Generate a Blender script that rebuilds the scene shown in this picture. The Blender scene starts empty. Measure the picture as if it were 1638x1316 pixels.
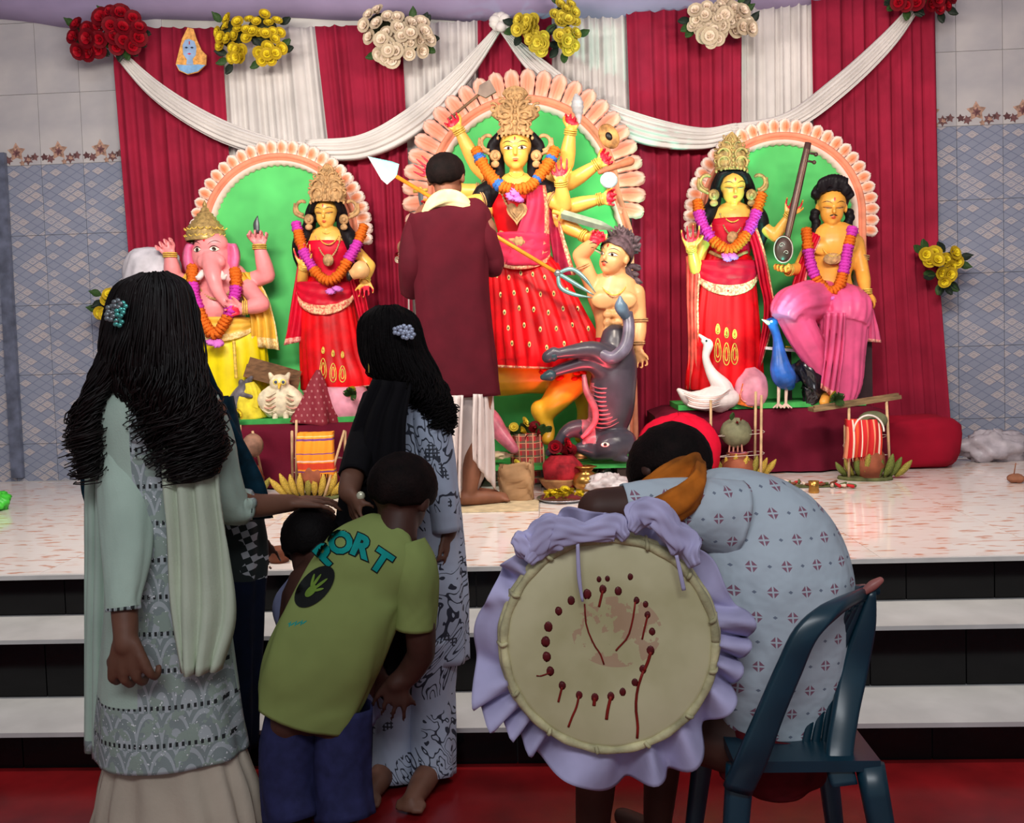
import bpy, bmesh, math, random
import numpy as np
from mathutils import Vector, Matrix
from mathutils.bvhtree import BVHTree
random.seed(7)
C = bpy.context.scene.collection
SC = bpy.context.scene
V = Vector
PI = math.pi
F, CX, CY = 1480.0, 819.0, 614.7
ZP = 0.457                      # height of the platform
D, TR = 3.243, 0.284            # platform edge, tread depth
R1, R2, R3 = .1527, .194, .1103
YW = 5.87                       # back wall
# ---------------- camera
pitch, roll, yaw = .047, .0317, .0491
Rv = V((math.cos(yaw), math.sin(yaw), 0)); Fh = V((-math.sin(yaw), math.cos(yaw), 0)); Zv = V((0, 0, 1))
FW = Fh*math.cos(pitch) - Zv*math.sin(pitch); Uv = Fh*math.sin(pitch) + Zv*math.cos(pitch)
RT = Rv*math.cos(roll) - Uv*math.sin(roll); UP = Rv*math.sin(roll) + Uv*math.cos(roll)
EYE = V((0, 0, ZP+.79))
cd = bpy.data.cameras.new('camera'); cam = bpy.data.objects.new('camera', cd); C.objects.link(cam)
M = Matrix((( RT.x, UP.x, -FW.x, EYE.x), (RT.y, UP.y, -FW.y, EYE.y), (RT.z, UP.z, -FW.z, EYE.z), (0, 0, 0, 1)))
cam.matrix_world = M
cd.sensor_width = 36; cd.lens = 36*F/1638; cd.shift_y = -43.3/1638; cd.clip_start = .05
SC.camera = cam
# ---------------- world and lights
w = bpy.data.worlds.new('hall_light'); SC.world = w; w.use_nodes = True
w.node_tree.nodes['Background'].inputs[0].default_value = (.90, .93, 1.0, 1)
w.node_tree.nodes['Background'].inputs[1].default_value = .26
SC.view_settings.view_transform = 'Standard'; SC.view_settings.look = 'None'
SC.view_settings.exposure = 0.14; SC.view_settings.gamma = 1.0; SC.view_settings.use_curve_mapping = False
def lamp(name, kind, loc, target, energy, col, size=.5, size_y=None, spot=60, blend=.6):
    l = bpy.data.lights.new(name, kind); l.energy = energy; l.color = col
    if kind == 'AREA':
        l.size = size
        if size_y: l.shape = 'RECTANGLE'; l.size_y = size_y
    else: l.shadow_soft_size = size
    if kind == 'SPOT': l.spot_size = math.radians(spot); l.spot_blend = blend
    o = bpy.data.objects.new(name, l); C.objects.link(o); o.location = loc
    o.rotation_euler = (V(target)-V(loc)).to_track_quat('-Z', 'Y').to_euler()
    return o
lamp('stage_lamp', 'AREA', (-1.4, 3.05, 2.62), (-1.3, 5.6, 1.45), 66, (1, .92, .82), 1.3, .25)
lamp('stage_lamp', 'AREA', (1.25, 3.05, 2.62), (1.35, 5.6, 1.45), 54, (1, .89, .78), 1.3, .25)
lamp('stage_lamp', 'SPOT', (-.1, 3.4, 2.9), (0.05, 5.4, 1.45), 150, (1, .86, .70), .12, spot=44)
lamp('red_floodlight', 'SPOT', (.20, 4.55, .56), (0.05, 5.3, 1.35), 26, (1, .07, .10), .06, spot=52)
lamp('green_floodlight', 'SPOT', (1.30, 4.5, .80), (.66, 5.7, 2.15), 120, (.12, 1, .72), .05, spot=44)
lamp('hall_lamp', 'AREA', (0, -1.2, 3.3), (0, 3.0, .8), 60, (.92, .96, 1), 2.5, .6)
# ---------------- pixel helpers
def ray(px, py): return FW + RT*((px-CX)/F) - UP*((py-CY)/F)
def W(px, py, Y): r = ray(px, py); return EYE + r*(Y/r.y)
def WZ(px, py, z): r = ray(px, py); return EYE + r*((z-EYE.z)/r.z)
def m(px, Y): return px*Y/F
# ---------------- node helpers
def lin(c):
    c = [x/255. for x in c]
    return tuple((x/12.92 if x <= .04045 else ((x+.055)/1.055)**2.4) for x in c)+(1,)
class E:                        # tiny expression wrapper over math nodes
    def __init__(s, nt, sock): s.nt, s.s = nt, sock
    def _b(s, op, o=None, rev=False):
        n = s.nt.nodes.new('ShaderNodeMath'); n.operation = op
        a, b = (o, s) if rev else (s, o)
        for i, x in enumerate((a, b)):
            if x is None: continue
            if isinstance(x, E): s.nt.links.new(x.s, n.inputs[i])
            else: n.inputs[i].default_value = x
        return E(s.nt, n.outputs[0])
    def __add__(s, o): return s._b('ADD', o)
    __radd__ = __add__
    def __sub__(s, o): return s._b('SUBTRACT', o)
    def __rsub__(s, o): return s._b('SUBTRACT', o, True)
    def __mul__(s, o): return s._b('MULTIPLY', o)
    __rmul__ = __mul__
    def lt(s, o): return s._b('LESS_THAN', o)
    def gt(s, o): return s._b('GREATER_THAN', o)
    def mx(s, o): return s._b('MAXIMUM', o)
    def mn(s, o): return s._b('MINIMUM', o)
    def fr(s): return s._b('FRACT')
    def fl(s): return s._b('FLOOR')
    def ab(s): return s._b('ABSOLUTE')
    def sn(s): return s._b('SINE')
def newmat(name, rough=.6, metal=0., spec=.5):
    mt = bpy.data.materials.new(name); mt.use_nodes = True; nt = mt.node_tree
    b = nt.nodes['Principled BSDF']; b.inputs['Roughness'].default_value = rough
    b.inputs['Metallic'].default_value = metal; b.inputs['Specular IOR Level'].default_value = spec
    return mt, nt, b
def coord(nt, kind='Object', scale=(1, 1, 1)):
    tc = nt.nodes.new('ShaderNodeTexCoord'); mp = nt.nodes.new('ShaderNodeMapping'); mp.inputs['Scale'].default_value = scale
    nt.links.new(tc.outputs[kind], mp.inputs[0]); return mp.outputs[0]
def xyz(nt, kind='Object'):
    sp = nt.nodes.new('ShaderNodeSeparateXYZ'); nt.links.new(coord(nt, kind), sp.inputs[0])
    return [E(nt, sp.outputs[i]) for i in range(3)]
def noise(nt, scale, detail=3, kind='Object', sc=(1, 1, 1), dist=0.):
    n = nt.nodes.new('ShaderNodeTexNoise'); n.inputs['Scale'].default_value = scale; n.inputs['Detail'].default_value = detail
    n.inputs['Distortion'].default_value = dist
    nt.links.new(coord(nt, kind, sc), n.inputs['Vector']); return E(nt, n.outputs[0])
def ramp(nt, fac, stops, interp='LINEAR'):
    r = nt.nodes.new('ShaderNodeValToRGB'); r.color_ramp.interpolation = interp
    el = r.color_ramp.elements
    while len(el) < len(stops): el.new(.5)
    for e, (p, c) in zip(el, stops): e.position = p; e.color = lin(c)
    nt.links.new(fac.s, r.inputs[0]); return r.outputs[0]
def mix(nt, fac, a, b):
    n = nt.nodes.new('ShaderNodeMix'); n.data_type = 'RGBA'
    ins = [n.inputs['Factor'], n.inputs[6], n.inputs[7]]
    for x, i in zip((fac, a, b), ins):
        if isinstance(x, E): nt.links.new(x.s, i)
        elif isinstance(x, (tuple, list)): i.default_value = lin(x)
        elif isinstance(x, float) or isinstance(x, int): i.default_value = x
        else: nt.links.new(x, i)
    return n.outputs[2]
def bump(nt, b, h, strength=.3, dist=.01):
    n = nt.nodes.new('ShaderNodeBump'); n.inputs['Strength'].default_value = strength; n.inputs['Distance'].default_value = dist
    nt.links.new(h.s, n.inputs['Height']); nt.links.new(n.outputs[0], b.inputs['Normal'])
MC = {}
def pm(name, col, rough=.6, metal=0., var=.12, vs=18, bmp=0., bs=120, sheen=0., sc=(1, 1, 1), spec=None):
    """plain colour with slight variation and optional fine relief"""
    if name in MC: return MC[name]
    spec = spec if spec is not None else (.4 if rough < .5 else .15)
    mt, nt, b = newmat(name, rough, metal, spec)
    a = tuple(max(0, x*(1-var)) for x in col); c = tuple(min(255, x*(1+var*.6)) for x in col)
    nt.links.new(ramp(nt, noise(nt, vs, 3, sc=sc), [(.3, a), (.7, c)]), b.inputs['Base Color'])
    if bmp: bump(nt, b, noise(nt, bs, 2, sc=sc), bmp, .004)
    if sheen > .21: b.inputs['Sheen Weight'].default_value = sheen*.3
    MC[name] = mt; return mt
def setcol(nt, b, sock): nt.links.new(sock, b.inputs['Base Color'])
# ---------------- mesh helpers
def crom(P, n):
    """catmull-rom resample of rows of numbers"""
    P = np.array(P, float); k = len(P)
    if k < 3:
        t = np.linspace(0, 1, n)[:, None]; return P[0]*(1-t)+P[-1]*t
    Q = np.vstack([2*P[0]-P[1], P, 2*P[-1]-P[-2]]); out = []
    for s in np.linspace(0, k-1, n):
        i = min(int(s), k-2); t = s-i; a, b, c, d = Q[i:i+4]
        out.append(.5*((2*b)+(-a+c)*t+(2*a-5*b+4*c-d)*t*t+(-a+3*b-3*c+d)*t**3))
    return np.array(out)
class MB:
    def __init__(s): s.v = []; s.f = []; s.mi = []
    def add(s, vs, fs, mi=0):
        o = len(s.v); s.v.extend([tuple(x) for x in vs])
        for k, f in enumerate(fs): s.f.append([i+o for i in f]); s.mi.append(mi[k] if isinstance(mi, list) else mi)
        return s
    def grid(s, G, closed=False, mi=0, matf=None, flip=False):
        nr, nc = len(G), len(G[0]); vs = [p for r in G for p in r]; fs = []; ms = []
        for i in range(nr-1):
            for j in range(nc if closed else nc-1):
                a, b, c, d = i*nc+j, i*nc+(j+1) % nc, (i+1)*nc+(j+1) % nc, (i+1)*nc+j
                fs.append([a, d, c, b] if flip else [a, b, c, d]); ms.append(matf(i/(nr-1), j/nc) if matf else mi)
        return s.add(vs, fs, ms)
    def sweep(s, pts, rx, ry=None, n=16, side=(1, 0, 0), rows=None, fold=None, caps=True, round_=False, mi=0, matf=None, sq=0, free=False):
        pts = [tuple(p) for p in pts]; k = len(pts)
        if not hasattr(rx, '__len__'): rx = [rx]*k
        ry = rx if ry is None else ([ry]*k if not hasattr(ry, '__len__') else ry)
        A = crom([p+(a, b) for p, a, b in zip(pts, rx, ry)], rows or (k if k > 2 else 2)*(3 if k > 2 else 1))
        T = np.gradient(A[:, :3], axis=0); nr = len(A); G = []; sd = V(side)
        if free:
            t0 = V(T[0]).normalized(); sd = t0.orthogonal()
        frames = []
        for i in range(nr):
            t = V(T[i]).normalized() if V(T[i]).length > 1e-9 else V((0, 0, -1))
            S = sd - t*sd.dot(t)
            if S.length < 1e-3: S = t.orthogonal()
            S.normalize()
            if free: sd = S
            frames.append((V(A[i, :3]), t, S, t.cross(S), max(A[i, 3], 1e-5), max(A[i, 4], 1e-5), i/(nr-1)))
        if round_:
            c, t, S, U, a, b, _ = frames[0]; h = [(c-t*min(a, b)*math.sin(q), t, S, U, a*math.cos(q), b*math.cos(q), 0) for q in (1.5, 1.1, .6)]
            c, t, S, U, a, b, _ = frames[-1]; e = [(c+t*min(a, b)*math.sin(q), t, S, U, a*math.cos(q), b*math.cos(q), 1) for q in (.6, 1.1, 1.5)]
            frames = h+frames+e
        for c, t, S, U, a, b, tt in frames:
            row = []
            for j in range(n):
                th = 2*PI*j/n; k_ = fold(th, tt) if fold else 1.
                ct, st = math.cos(th), math.sin(th)
                if sq: ct = math.copysign(abs(ct)**(1-sq), ct); st = math.copysign(abs(st)**(1-sq), st)
                row.append(c + S*(ct*a*k_) + U*(st*b*k_))
            G.append(row)
        o = len(s.v); s.grid(G, True, mi, matf)
        if caps:
            nn = len(G); s.f.append([o+j for j in range(n)][::-1]); s.mi.append(mi)
            s.f.append([o+(nn-1)*n+j for j in range(n)]); s.mi.append(mi)
        return s
    def limb(s, pts, rs, n=14, rows=None, mi=0): return s.sweep(pts, rs, n=n, rows=rows, round_=True, mi=mi, free=True)
    def tube(s, pts, r, n=6, mi=0, rows=None, caps=True): return s.sweep(pts, r, n=n, rows=rows, mi=mi, free=True, caps=caps)
    def ell(s, c, r, rot=None, nu=20, nv=12, mi=0, fn=None):
        if not hasattr(r, '__len__'): r = (r, r, r)
        c = V(c); G = []
        for i in range(nv+1):
            ph = PI*(i/nv) ; ph = min(max(ph, .02), PI-.02); row = []
            for j in range(nu):
                th = 2*PI*j/nu; p = V((math.sin(ph)*math.cos(th)*r[0], math.sin(ph)*math.sin(th)*r[1], math.cos(ph)*r[2]))
                if fn: p = p*fn(th, ph)
                row.append(c+(rot@p if rot else p))
            G.append(row)
        o = len(s.v); s.grid(G, True, mi, flip=True)
        s.f.append([o+j for j in range(nu)]); s.mi.append(mi); s.f.append([o+nv*nu+j for j in range(nu)][::-1]); s.mi.append(mi)
        return s
    def box(s, c, sz, rot=None, mi=0):
        c = V(c); vs = []
        for x in (-.5, .5):
            for y in (-.5, .5):
                for z in (-.5, .5):
                    p = V((x*sz[0], y*sz[1], z*sz[2])); vs.append(c+(rot@p if rot else p))
        return s.add(vs, [(0, 1, 3, 2), (4, 6, 7, 5), (0, 4, 5, 1), (2, 3, 7, 6), (0, 2, 6, 4), (1, 5, 7, 3)], mi)
    def lathe(s, c, prof, n=24, mi=0, rot=None, matf=None):
        c = V(c); G = []
        for r, z in prof: G.append([c+((rot or Matrix.Identity(3))@V((r*math.cos(2*PI*j/n), r*math.sin(2*PI*j/n), z))) for j in range(n)])
        return s.grid(G, True, mi, matf)
    def prism(s, outline, y0, y1, mi=0):
        """outline: list of world (x,z) ; between y0 (front) and y1"""
        n = len(outline); vs = [V((x, y0, z)) for x, z in outline]+[V((x, y1, z)) for x, z in outline]
        fs = [list(range(n)), list(range(n, 2*n))[::-1]]+[[i, i+n, (i+1) % n+n, (i+1) % n] for i in range(n)]
        return s.add(vs, fs, mi)
    def obj(s, name, mats, parent=None, smooth=True, label=None, thick=0, org=None, sub=0):
        me = bpy.data.meshes.new(name); off = V((0, 0, 0))
        if parent is not None: off = wloc(parent)
        elif org is not None: off = V(org)
        me.from_pydata([tuple(V(x)-off) for x in s.v], [], s.f)
        mats = mats if isinstance(mats, (list, tuple)) else [mats]
        for q in mats: me.materials.append(q)
        me.polygons.foreach_set('material_index', s.mi); me.validate()
        if smooth: me.polygons.foreach_set('use_smooth', [True]*len(me.polygons))
        o = bpy.data.objects.new(name, me); C.objects.link(o)
        if parent is not None: o.parent = parent
        elif org is not None: o.location = org
        if thick: md = o.modifiers.new('thick', 'SOLIDIFY'); md.thickness = thick; md.offset = 0
        if sub: md = o.modifiers.new('sub', 'SUBSURF'); md.levels = md.render_levels = sub
        if label: o['label'] = label
        return o
    def skin(s, name, mats, parent, voxel=.006, smooth=4, paint=None, label=None):
        """join overlapping volumes into one continuous surface"""
        t = s.obj(name+'_tmp', mats, parent)
        md = t.modifiers.new('r', 'REMESH'); md.mode = 'VOXEL'; md.voxel_size = voxel
        if smooth: ms = t.modifiers.new('s', 'SMOOTH'); ms.factor = .5; ms.iterations = smooth
        dg = bpy.context.evaluated_depsgraph_get(); me = bpy.data.meshes.new_from_object(t.evaluated_get(dg))
        me.materials.clear()
        for q in (mats if isinstance(mats, (list, tuple)) else [mats]): me.materials.append(q)
        me.name = name; n = len(me.polygons)
        mi = np.zeros(n, np.int32)
        if paint:
            cc = np.zeros(n*3); me.polygons.foreach_get('center', cc); cc = cc.reshape(-1, 3)+np.array(wloc(parent))
            for q in paint:
                if callable(q): mi = q(cc, mi)
                else: c, r, k = q; mi[((cc-np.array(c))**2).sum(1) < r*r] = k
        me.polygons.foreach_set('material_index', mi); me.polygons.foreach_set('use_smooth', np.ones(n, bool))
        bpy.data.objects.remove(t); o = bpy.data.objects.new(name, me); C.objects.link(o); o.parent = parent
        if label: o['label'] = label
        return o
def wloc(o):
    l = V((0, 0, 0))
    while o is not None: l = l+o.location; o = o.parent
    return l
def thing(name, loc, label, cat, group=None):
    o = bpy.data.objects.new(name, None); C.objects.link(o); o.location = loc; o.empty_display_size = .1
    o['label'] = label; o['category'] = cat
    if group: o['group'] = group
    return o
def tag(o, label, cat, group=None, kind=None):
    o['label'] = label; o['category'] = cat
    if group: o['group'] = group
    if kind: o['kind'] = kind
    return o
def inst(name, me, parent, loc, rot=None, scale=1):
    """another piece sharing mesh data; loc in world"""
    o = bpy.data.objects.new(name, me); C.objects.link(o)
    if parent is not None: o.parent = parent; loc = V(loc)-wloc(parent)
    o.location = loc
    if rot is not None: o.rotation_euler = rot if not isinstance(rot, Matrix) else rot.to_euler()
    o.scale = (scale,)*3 if not hasattr(scale, '__len__') else scale
    return o
def mesh_only(mb, name, mats, smooth=True):
    o = mb.obj(name, mats, None, smooth); me = o.data; bpy.data.objects.remove(o); return me
def spiral(c, r, turns=1.4, sgn=1, a0=0., tilt=(1, 0, 0), n=18, up=(0, 0, 1)):
    c = V(c); X = V(tilt); Z = V(up)
    return [c+X*(sgn*r*(1-.85*i/n)*math.cos(a0+turns*2*PI*i/n))+Z*(r*(1-.85*i/n)*math.sin(a0+turns*2*PI*i/n)) for i in range(n+1)]
def frame(z, x=None):
    z = V(z).normalized(); x = V(x) if x else z.orthogonal(); x = (x-z*x.dot(z)).normalized(); y = z.cross(x)
    return Matrix((x, y, z)).transposed()
# =====================================================  MATERIALS OF THE SETTING
def m_tile(name, plain):
    mt, nt, b = newmat(name, .28 if plain else .33)
    x, y, z = xyz(nt)
    n = noise(nt, 3.2, 3, sc=(1, 1, 1.5))
    if plain:
        setcol(nt, b, ramp(nt, n, [(.3, (172, 170, 176)), (.7, (196, 192, 192))])); bump(nt, b, noise(nt, 60, 2), .12, .004); return mt
    u, v = x*(1/.0927), z*(1/.0563)
    a, c = (u+v), (u-v)
    fa, fc = a.fr(), c.fr()
    dn = ((.5-fa).ab().mx((.5-fc).ab()))          # .5 on the edges of each diamond
    edge = dn.gt(.43)
    low = fa.lt(.10).mx(fc.gt(.90))                # lower edges are printed darker
    wn = nt.nodes.new('ShaderNodeTexWhiteNoise'); wn.noise_dimensions = '2D'; cb = nt.nodes.new('ShaderNodeCombineXYZ'); nt.links.new(a.fl().s, cb.inputs[0]); nt.links.new(c.fl().s, cb.inputs[1]); nt.links.new(cb.outputs[0], wn.inputs['Vector']); cell = E(nt, wn.outputs['Value'])
    row = cell.gt(.5)
    inner = dn.lt(.27)*dn.gt(.2)
    base = mix(nt, row, (136, 142, 160), (156, 154, 164))
    base = mix(nt, cell.gt(.78), base, (172, 162, 164))
    base = mix(nt, inner*row, base, (206, 192, 184))
    base = mix(nt, edge*row, base, (196, 190, 188))
    base = mix(nt, low, base, (100, 108, 134))
    setcol(nt, b, mix(nt, n*.5, base, (150, 156, 176)))
    bump(nt, b, dn.gt(.42), .25, .003); return mt
TILE, PLAIN = m_tile('patterned_tile', 0), m_tile('plain_tile', 1)
def m_marble():
    mt, nt, b = newmat('fleck_marble', .10)
    x = noise(nt, 7, 2, 'Object', (1.2, 4.6, 1), .25)
    c = ramp(nt, x, [(.0, (240, 236, 232)), (.585, (238, 228, 222)), (.615, (224, 180, 158)), (.68, (204, 142, 108)), (.78, (232, 214, 206))])
    n2 = noise(nt, 3.5, 4, 'Object', (1, 2, 1))
    setcol(nt, b, mix(nt, n2.gt(.58)*.35, c, (226, 196, 184))); return mt
MARBLE = m_marble()
GRAN = pm('black_granite', (6, 6, 8), .12, var=.3, vs=60, spec=.25)
TREAD = pm('white_marble', (212, 210, 208), .16, var=.06, vs=6)
GROUT = pm('grout', (200, 196, 192), .8, vs=2)
FLOORM = pm('red_floor', (128, 22, 26), .22, var=.2, vs=5)
MAROON = pm('maroon_cloth', (156, 34, 60), .9, var=.10, vs=5, bmp=.25, bs=240)
MAROON2 = pm('dark_maroon_cloth', (100, 18, 40), .9, var=.12, vs=5, bmp=.25, bs=240, sheen=.2)
WHITEC = pm('white_cloth', (216, 210, 206), .8, var=.06, vs=4, bmp=.2, bs=240)
CEIL = pm('lilac_ceiling', (150, 136, 168), .8, var=.06, vs=3)
# =====================================================  SETTING
def struct(o): o['kind'] = 'structure'; return o
f = struct(MB().box((0, .3, -.03), (9, 4.74+.9, .06)).obj('floor', FLOORM, None, False))
plat = struct(MB().box((0, (D+YW)/2+.02, ZP/2-.012), (8.4, YW-D+.0, ZP-.03)).obj('floor_platform', GROUT, None, False))
tm = MB().box((0, 0, 0), (.5985, .5985, .02)); me = mesh_only(tm, 'tile', MARBLE, False)
k = 0
for i in range(12):
    for j in range(5):
        y = D-.012+.3+j*.6
        if y > YW: continue
        o = inst('tile', me, plat, (-3.45+i*.6+.05, y, ZP-.01)); o.rotation_euler[2] = (0, PI)[(i+j) % 2]
nose = struct(MB().box((0, D-.012, ZP-.009), (8.4, .03, .016)).obj('trim_1', TREAD, None, False))
zz = [ZP-.0, ZP-R1, ZP-R1-R2, 0]
wallz = []
for k in range(3):
    y = D-TR*k; zt, zb = zz[k]-(.017 if k==0 else .014), zz[k+1]
    r = struct(MB().box((0, y+.16, (zt+zb)/2), (8.4, .3, zt-zb)).obj('wall_riser_%s' % ('top', 'middle', 'bottom')[k], pm('dark_grout', (70, 66, 68), .8), None, False))
    tme = mesh_only(MB().box((0, 0, 0), (.296, .012, zt-zb-.002)), 'tile', GRAN, False)
    for i in range(16): inst('tile', tme, r, (-2.45+i*.3+(.19, .27, .05)[k], y+.004, (zt+zb)/2))
    if k < 2: struct(MB().box((0, y-TR/2+.005, zb-.007), (8.4, TR+.02, .014)).obj('trim_%d' % (k+2), TREAD, None, False))
# back wall of tiles
HW = 3.62
wall = struct(MB().box((0, YW+.06, ZP+HW/2-.2), (9, .1, HW)).obj('wall_back', GROUT, None, False))
TW, TH = .2781, .4504
def tile_mesh(mat): return mesh_only(MB().box((0, 0, 0), (TW-.003, .012, TH-.003)), 'tile', mat, False)
tp, tq = tile_mesh(TILE), tile_mesh(PLAIN)
ZB = 2.475
xl = W(68, 300, YW).x; xr = W(1605, 300, YW).x
cols = [xl+TW*(i-.5) for i in range(-3, 4)] + [xr+TW*(i-.5) for i in range(-1, 6)]
FLB = [pm('flower_print_%d' % i, c, .4, var=.3, vs=60) for i, c in enumerate([(176, 140, 122), (120, 84, 84), (92, 60, 62)])]
def flower_print():
    mb = MB(); rr = random.Random(3)
    def star(cx, cz, r, n, a0, mi, dy):
        pts = []
        for i in range(2*n):
            q = a0+PI*i/n; rad = r*(1 if i % 2 == 0 else .55); pts.append((cx+rad*math.cos(q), cz+rad*math.sin(q)))
        mb.prism(pts, -.0075-dy, -.006, mi)
    star(-.02, .05, .062, 5, 1.6, 0, .001); star(-.02, .045, .03, 6, .3, 1, .002); star(-.02, .045, .014, 6, .3, 2, .003)
    star(.055, .0, .035, 6, .5, 1, .0012); star(.06, .0, .016, 5, .9, 0, .0022); star(.1, .015, .028, 5, .2, 1, .0012)
    star(-.075, 0, .03, 6, .8, 1, .0012); star(-.115, .012, .026, 5, .4, 2, .0012); star(.015, -.02, .02, 5, .4, 0, .002)
    return mesh_only(mb, 'flower_print', FLB, False)
for nm, sx_ in (('wall_left', -4.3), ('wall_right', 4.3)): struct(MB().box((sx_, 2.3, 1.95), (.1, 7.4, 3.95)).obj(nm, pm('side_wall_paint', (170, 168, 176), .8), None, False))
fpm = flower_print()
for cx in cols:
    for k in range(5): inst('tile', tp, wall, (cx, YW+.006, ZB-TH*(k+.5)))
    for k in range(3):
        t = inst('tile', tq, wall, (cx, YW+.006, ZB+TH*(k+.5)))
        if k == 0: inst('flower_print', fpm, t, (cx, YW+.006, ZB+.035))
# vertical trim near the left edge of the view, ceiling
a, b = W(3, 320, YW-.03), W(30, 740, YW-.03)
struct(MB().box(((a.x+b.x)/2-.01, YW-.02, ZP+1.05+.0), (.075, .03, 2.1)).obj('trim_left', pm('grey_strip', (98, 104, 124), .4, var=.2, vs=14), None, False))
zc = W(800, 8, YW).z
struct(MB().box((0, 4.9, zc+.34), (9, 2.1, .1)).obj('ceiling', CEIL, None, False))
zbm = W(760, 22, 5.75).z
# fabric-wrapped ceiling beam, sagging slightly
G = []
bp = [W(a, b, 5.72) for a, b in ((-60, 10), (0, 16), (100, 27), (230, 14), (420, 11), (650, 13), (900, 18), (1100, 8), (1300, -6), (1720, -30))]
for i in range(61):
    x = -3.6+7.4*i/60; sag = 0; zbm = float(np.interp(x, [p.x for p in bp], [p.z for p in bp]))+.008*math.sin(i*.9)
    G.append([V((x, YW, zbm-.02+sag*.5)), V((x, 5.8, zbm-.02+sag*.6)), V((x, 5.72, zbm+.02+sag)), V((x, 5.7, zbm+.08+sag)), V((x, 5.7, zbm+.4))])
struct(MB().grid(G).obj('ceiling_beam', CEIL))
# =====================================================  CURTAINS
def curtain(tl, tr, bl, br, ytop, zbot, mat, label, nf=9, Yc=5.76, seed=1, mid=None, amp=.026):
    rr = random.Random(seed); ph = [rr.random()*6 for _ in range(4)]
    L = [W(p[0], p[1], Yc) for p in tl]; R = [W(p[0], p[1], Yc) for p in tr]
    zt = W(tl[0][0], ytop[0], Yc).z, W(tr[0][0], ytop[1], Yc).z
    nx, nz = nf*9, 22; G = []
    lz = [(-p.z, p.x) for p in L]; rz = [(-p.z, p.x) for p in R]
    for i in range(nz+1):
        t = i/nz; row = []
        for j in range(nx+1):
            u = j/nx; z = (zt[0]*(1-u)+zt[1]*u)*(1-t)+zbot*t
            xa = np.interp(-z, [q[0] for q in lz], [q[1] for q in lz]); xb = np.interp(-z, [q[0] for q in rz], [q[1] for q in rz])
            w1 = u*nf*2*PI+1.3*math.sin(u*5+ph[0])+.7*math.sin(u*13+ph[1])+.35*t*math.sin(u*4+ph[2])
            fo = abs(math.sin(w1/2))**.7*2-1
            A = amp*(.55+.6*t)
            y = Yc + A*fo + .010*math.sin(u*31+ph[3]+t*2.0)
            x = xa+(xb-xa)*(u+.012*math.sin(w1+1.)*(.3+t))
            row.append(V((x, y, z)))
        G.append(row)
    o = MB().grid(G).obj('curtain', mat, None, True, thick=.003)
    o.data.name = 'curtain'
    return tag(o, label, 'curtain', 'maroon and white curtains behind the stage')
zf = ZP+.01
curtain([(180, 42), (180, 95), (205, 400), (222, 740)], [(353, 45), (365, 250), (400, 700)], 0, 0, (42, 45), zf, MAROON, 'maroon curtain at the far left, red flower bunch at its top corner', 9, seed=1)
curtain([(348, 45), (360, 250), (365, 640)], [(508, 44), (530, 250), (560, 640)], 0, 0, (44, 43), 1.2, WHITEC, 'white curtain under the left yellow flower bunch', 11, Yc=5.80, seed=2, amp=.021)
curtain([(503, 42), (527, 250), (560, 700)], [(642, 38), (652, 250), (668, 740)], 0, 0, (42, 38), zf, MAROON, 'narrow maroon curtain between the left and centre arches', 8, seed=3)
curtain([(634, 38), (642, 300), (650, 740)], [(770, 32), (775, 300), (780, 640)], 0, 0, (38, 33), 1.1, WHITEC, 'white curtain right of the left cream rose bunch, behind the white swag', 10, Yc=5.80, seed=4, amp=.021)
curtain([(764, 32), (766, 200), (770, 640)], [(882, 28), (882, 200), (886, 640)], 0, 0, (33, 28), 1.1, MAROON, 'maroon curtain under the white knot above the tallest crown', 7, seed=5)
curtain([(878, 28), (880, 300), (880, 640)], [(1006, 18), (1014, 250), (1014, 640)], 0, 0, (25, 20), 1.0, WHITEC, 'white curtain beside the right yellow rose bunch, tinted green by light', 10, Yc=5.80, seed=6, amp=.021)
curtain([(1002, 18), (1010, 250), (1012, 740)], [(1186, 10), (1186, 250), (1190, 740)], 0, 0, (20, 10), zf, MAROON, 'maroon curtain between the centre and right arches', 10, seed=7)
curtain([(1182, 10), (1184, 300), (1184, 640)], [(1300, 0), (1302, 300), (1304, 640)], 0, 0, (10, 0), 1.1, WHITEC, 'white curtain right of the second cream rose bunch', 9, Yc=5.80, seed=8, amp=.021)
curtain([(1297, 0), (1302, 300), (1310, 740)], [(1494, -20), (1500, 340), (1500, 420), (1520, 680), (1522, 740)], 0, 0, (0, -12), zf, MAROON, 'maroon curtain at the far right, tied with yellow flowers', 10, seed=9)
# =====================================================  SWAGS
def swag(pts, wid, label, Ys=5.66, seed=0, dark=WHITEC):
    """pts px centre line, wid px half widths"""
    A = crom([(p[0], p[1], q) for p, q in zip(pts, wid)], 40); G = []
    cen = [W(a[0], a[1], Ys) for a in A]
    for i, c in enumerate(cen):
        t = (cen[min(i+1, 39)]-cen[max(i-1, 0)]).normalized(); n = V((-t.z, 0, t.x)); hw = m(A[i][2], Ys); row = []
        for j in range(41):
            s = -1+2*j/40; rnd = math.sqrt(max(0, 1-s*s*.98))
            plt = .16*math.cos(s*17+seed+.8*math.sin(i*.09))*(.5+.5*rnd)+.08*math.cos(s*31+seed*2)
            row.append(c+n*(s*hw)+V((0, -hw*(.55*rnd+plt), 0)))
        G.append(row)
    o = MB().grid(G).obj('swag', dark, None, True, thick=.003)
    return tag(o, label, 'swag', 'white swags across the curtains')
swag([(168, 62), (250, 145), (345, 205), (440, 238), (500, 243)], [5, 14, 17, 16, 14], 'pleated white swag from the red flower bunch down to the left arch', seed=0)
swag([(490, 240), (580, 235), (660, 195), (735, 125), (798, 45)], [16, 19, 21, 15, 5], 'pleated white swag rising from the left arch to the central knot', seed=1.3)
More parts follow.
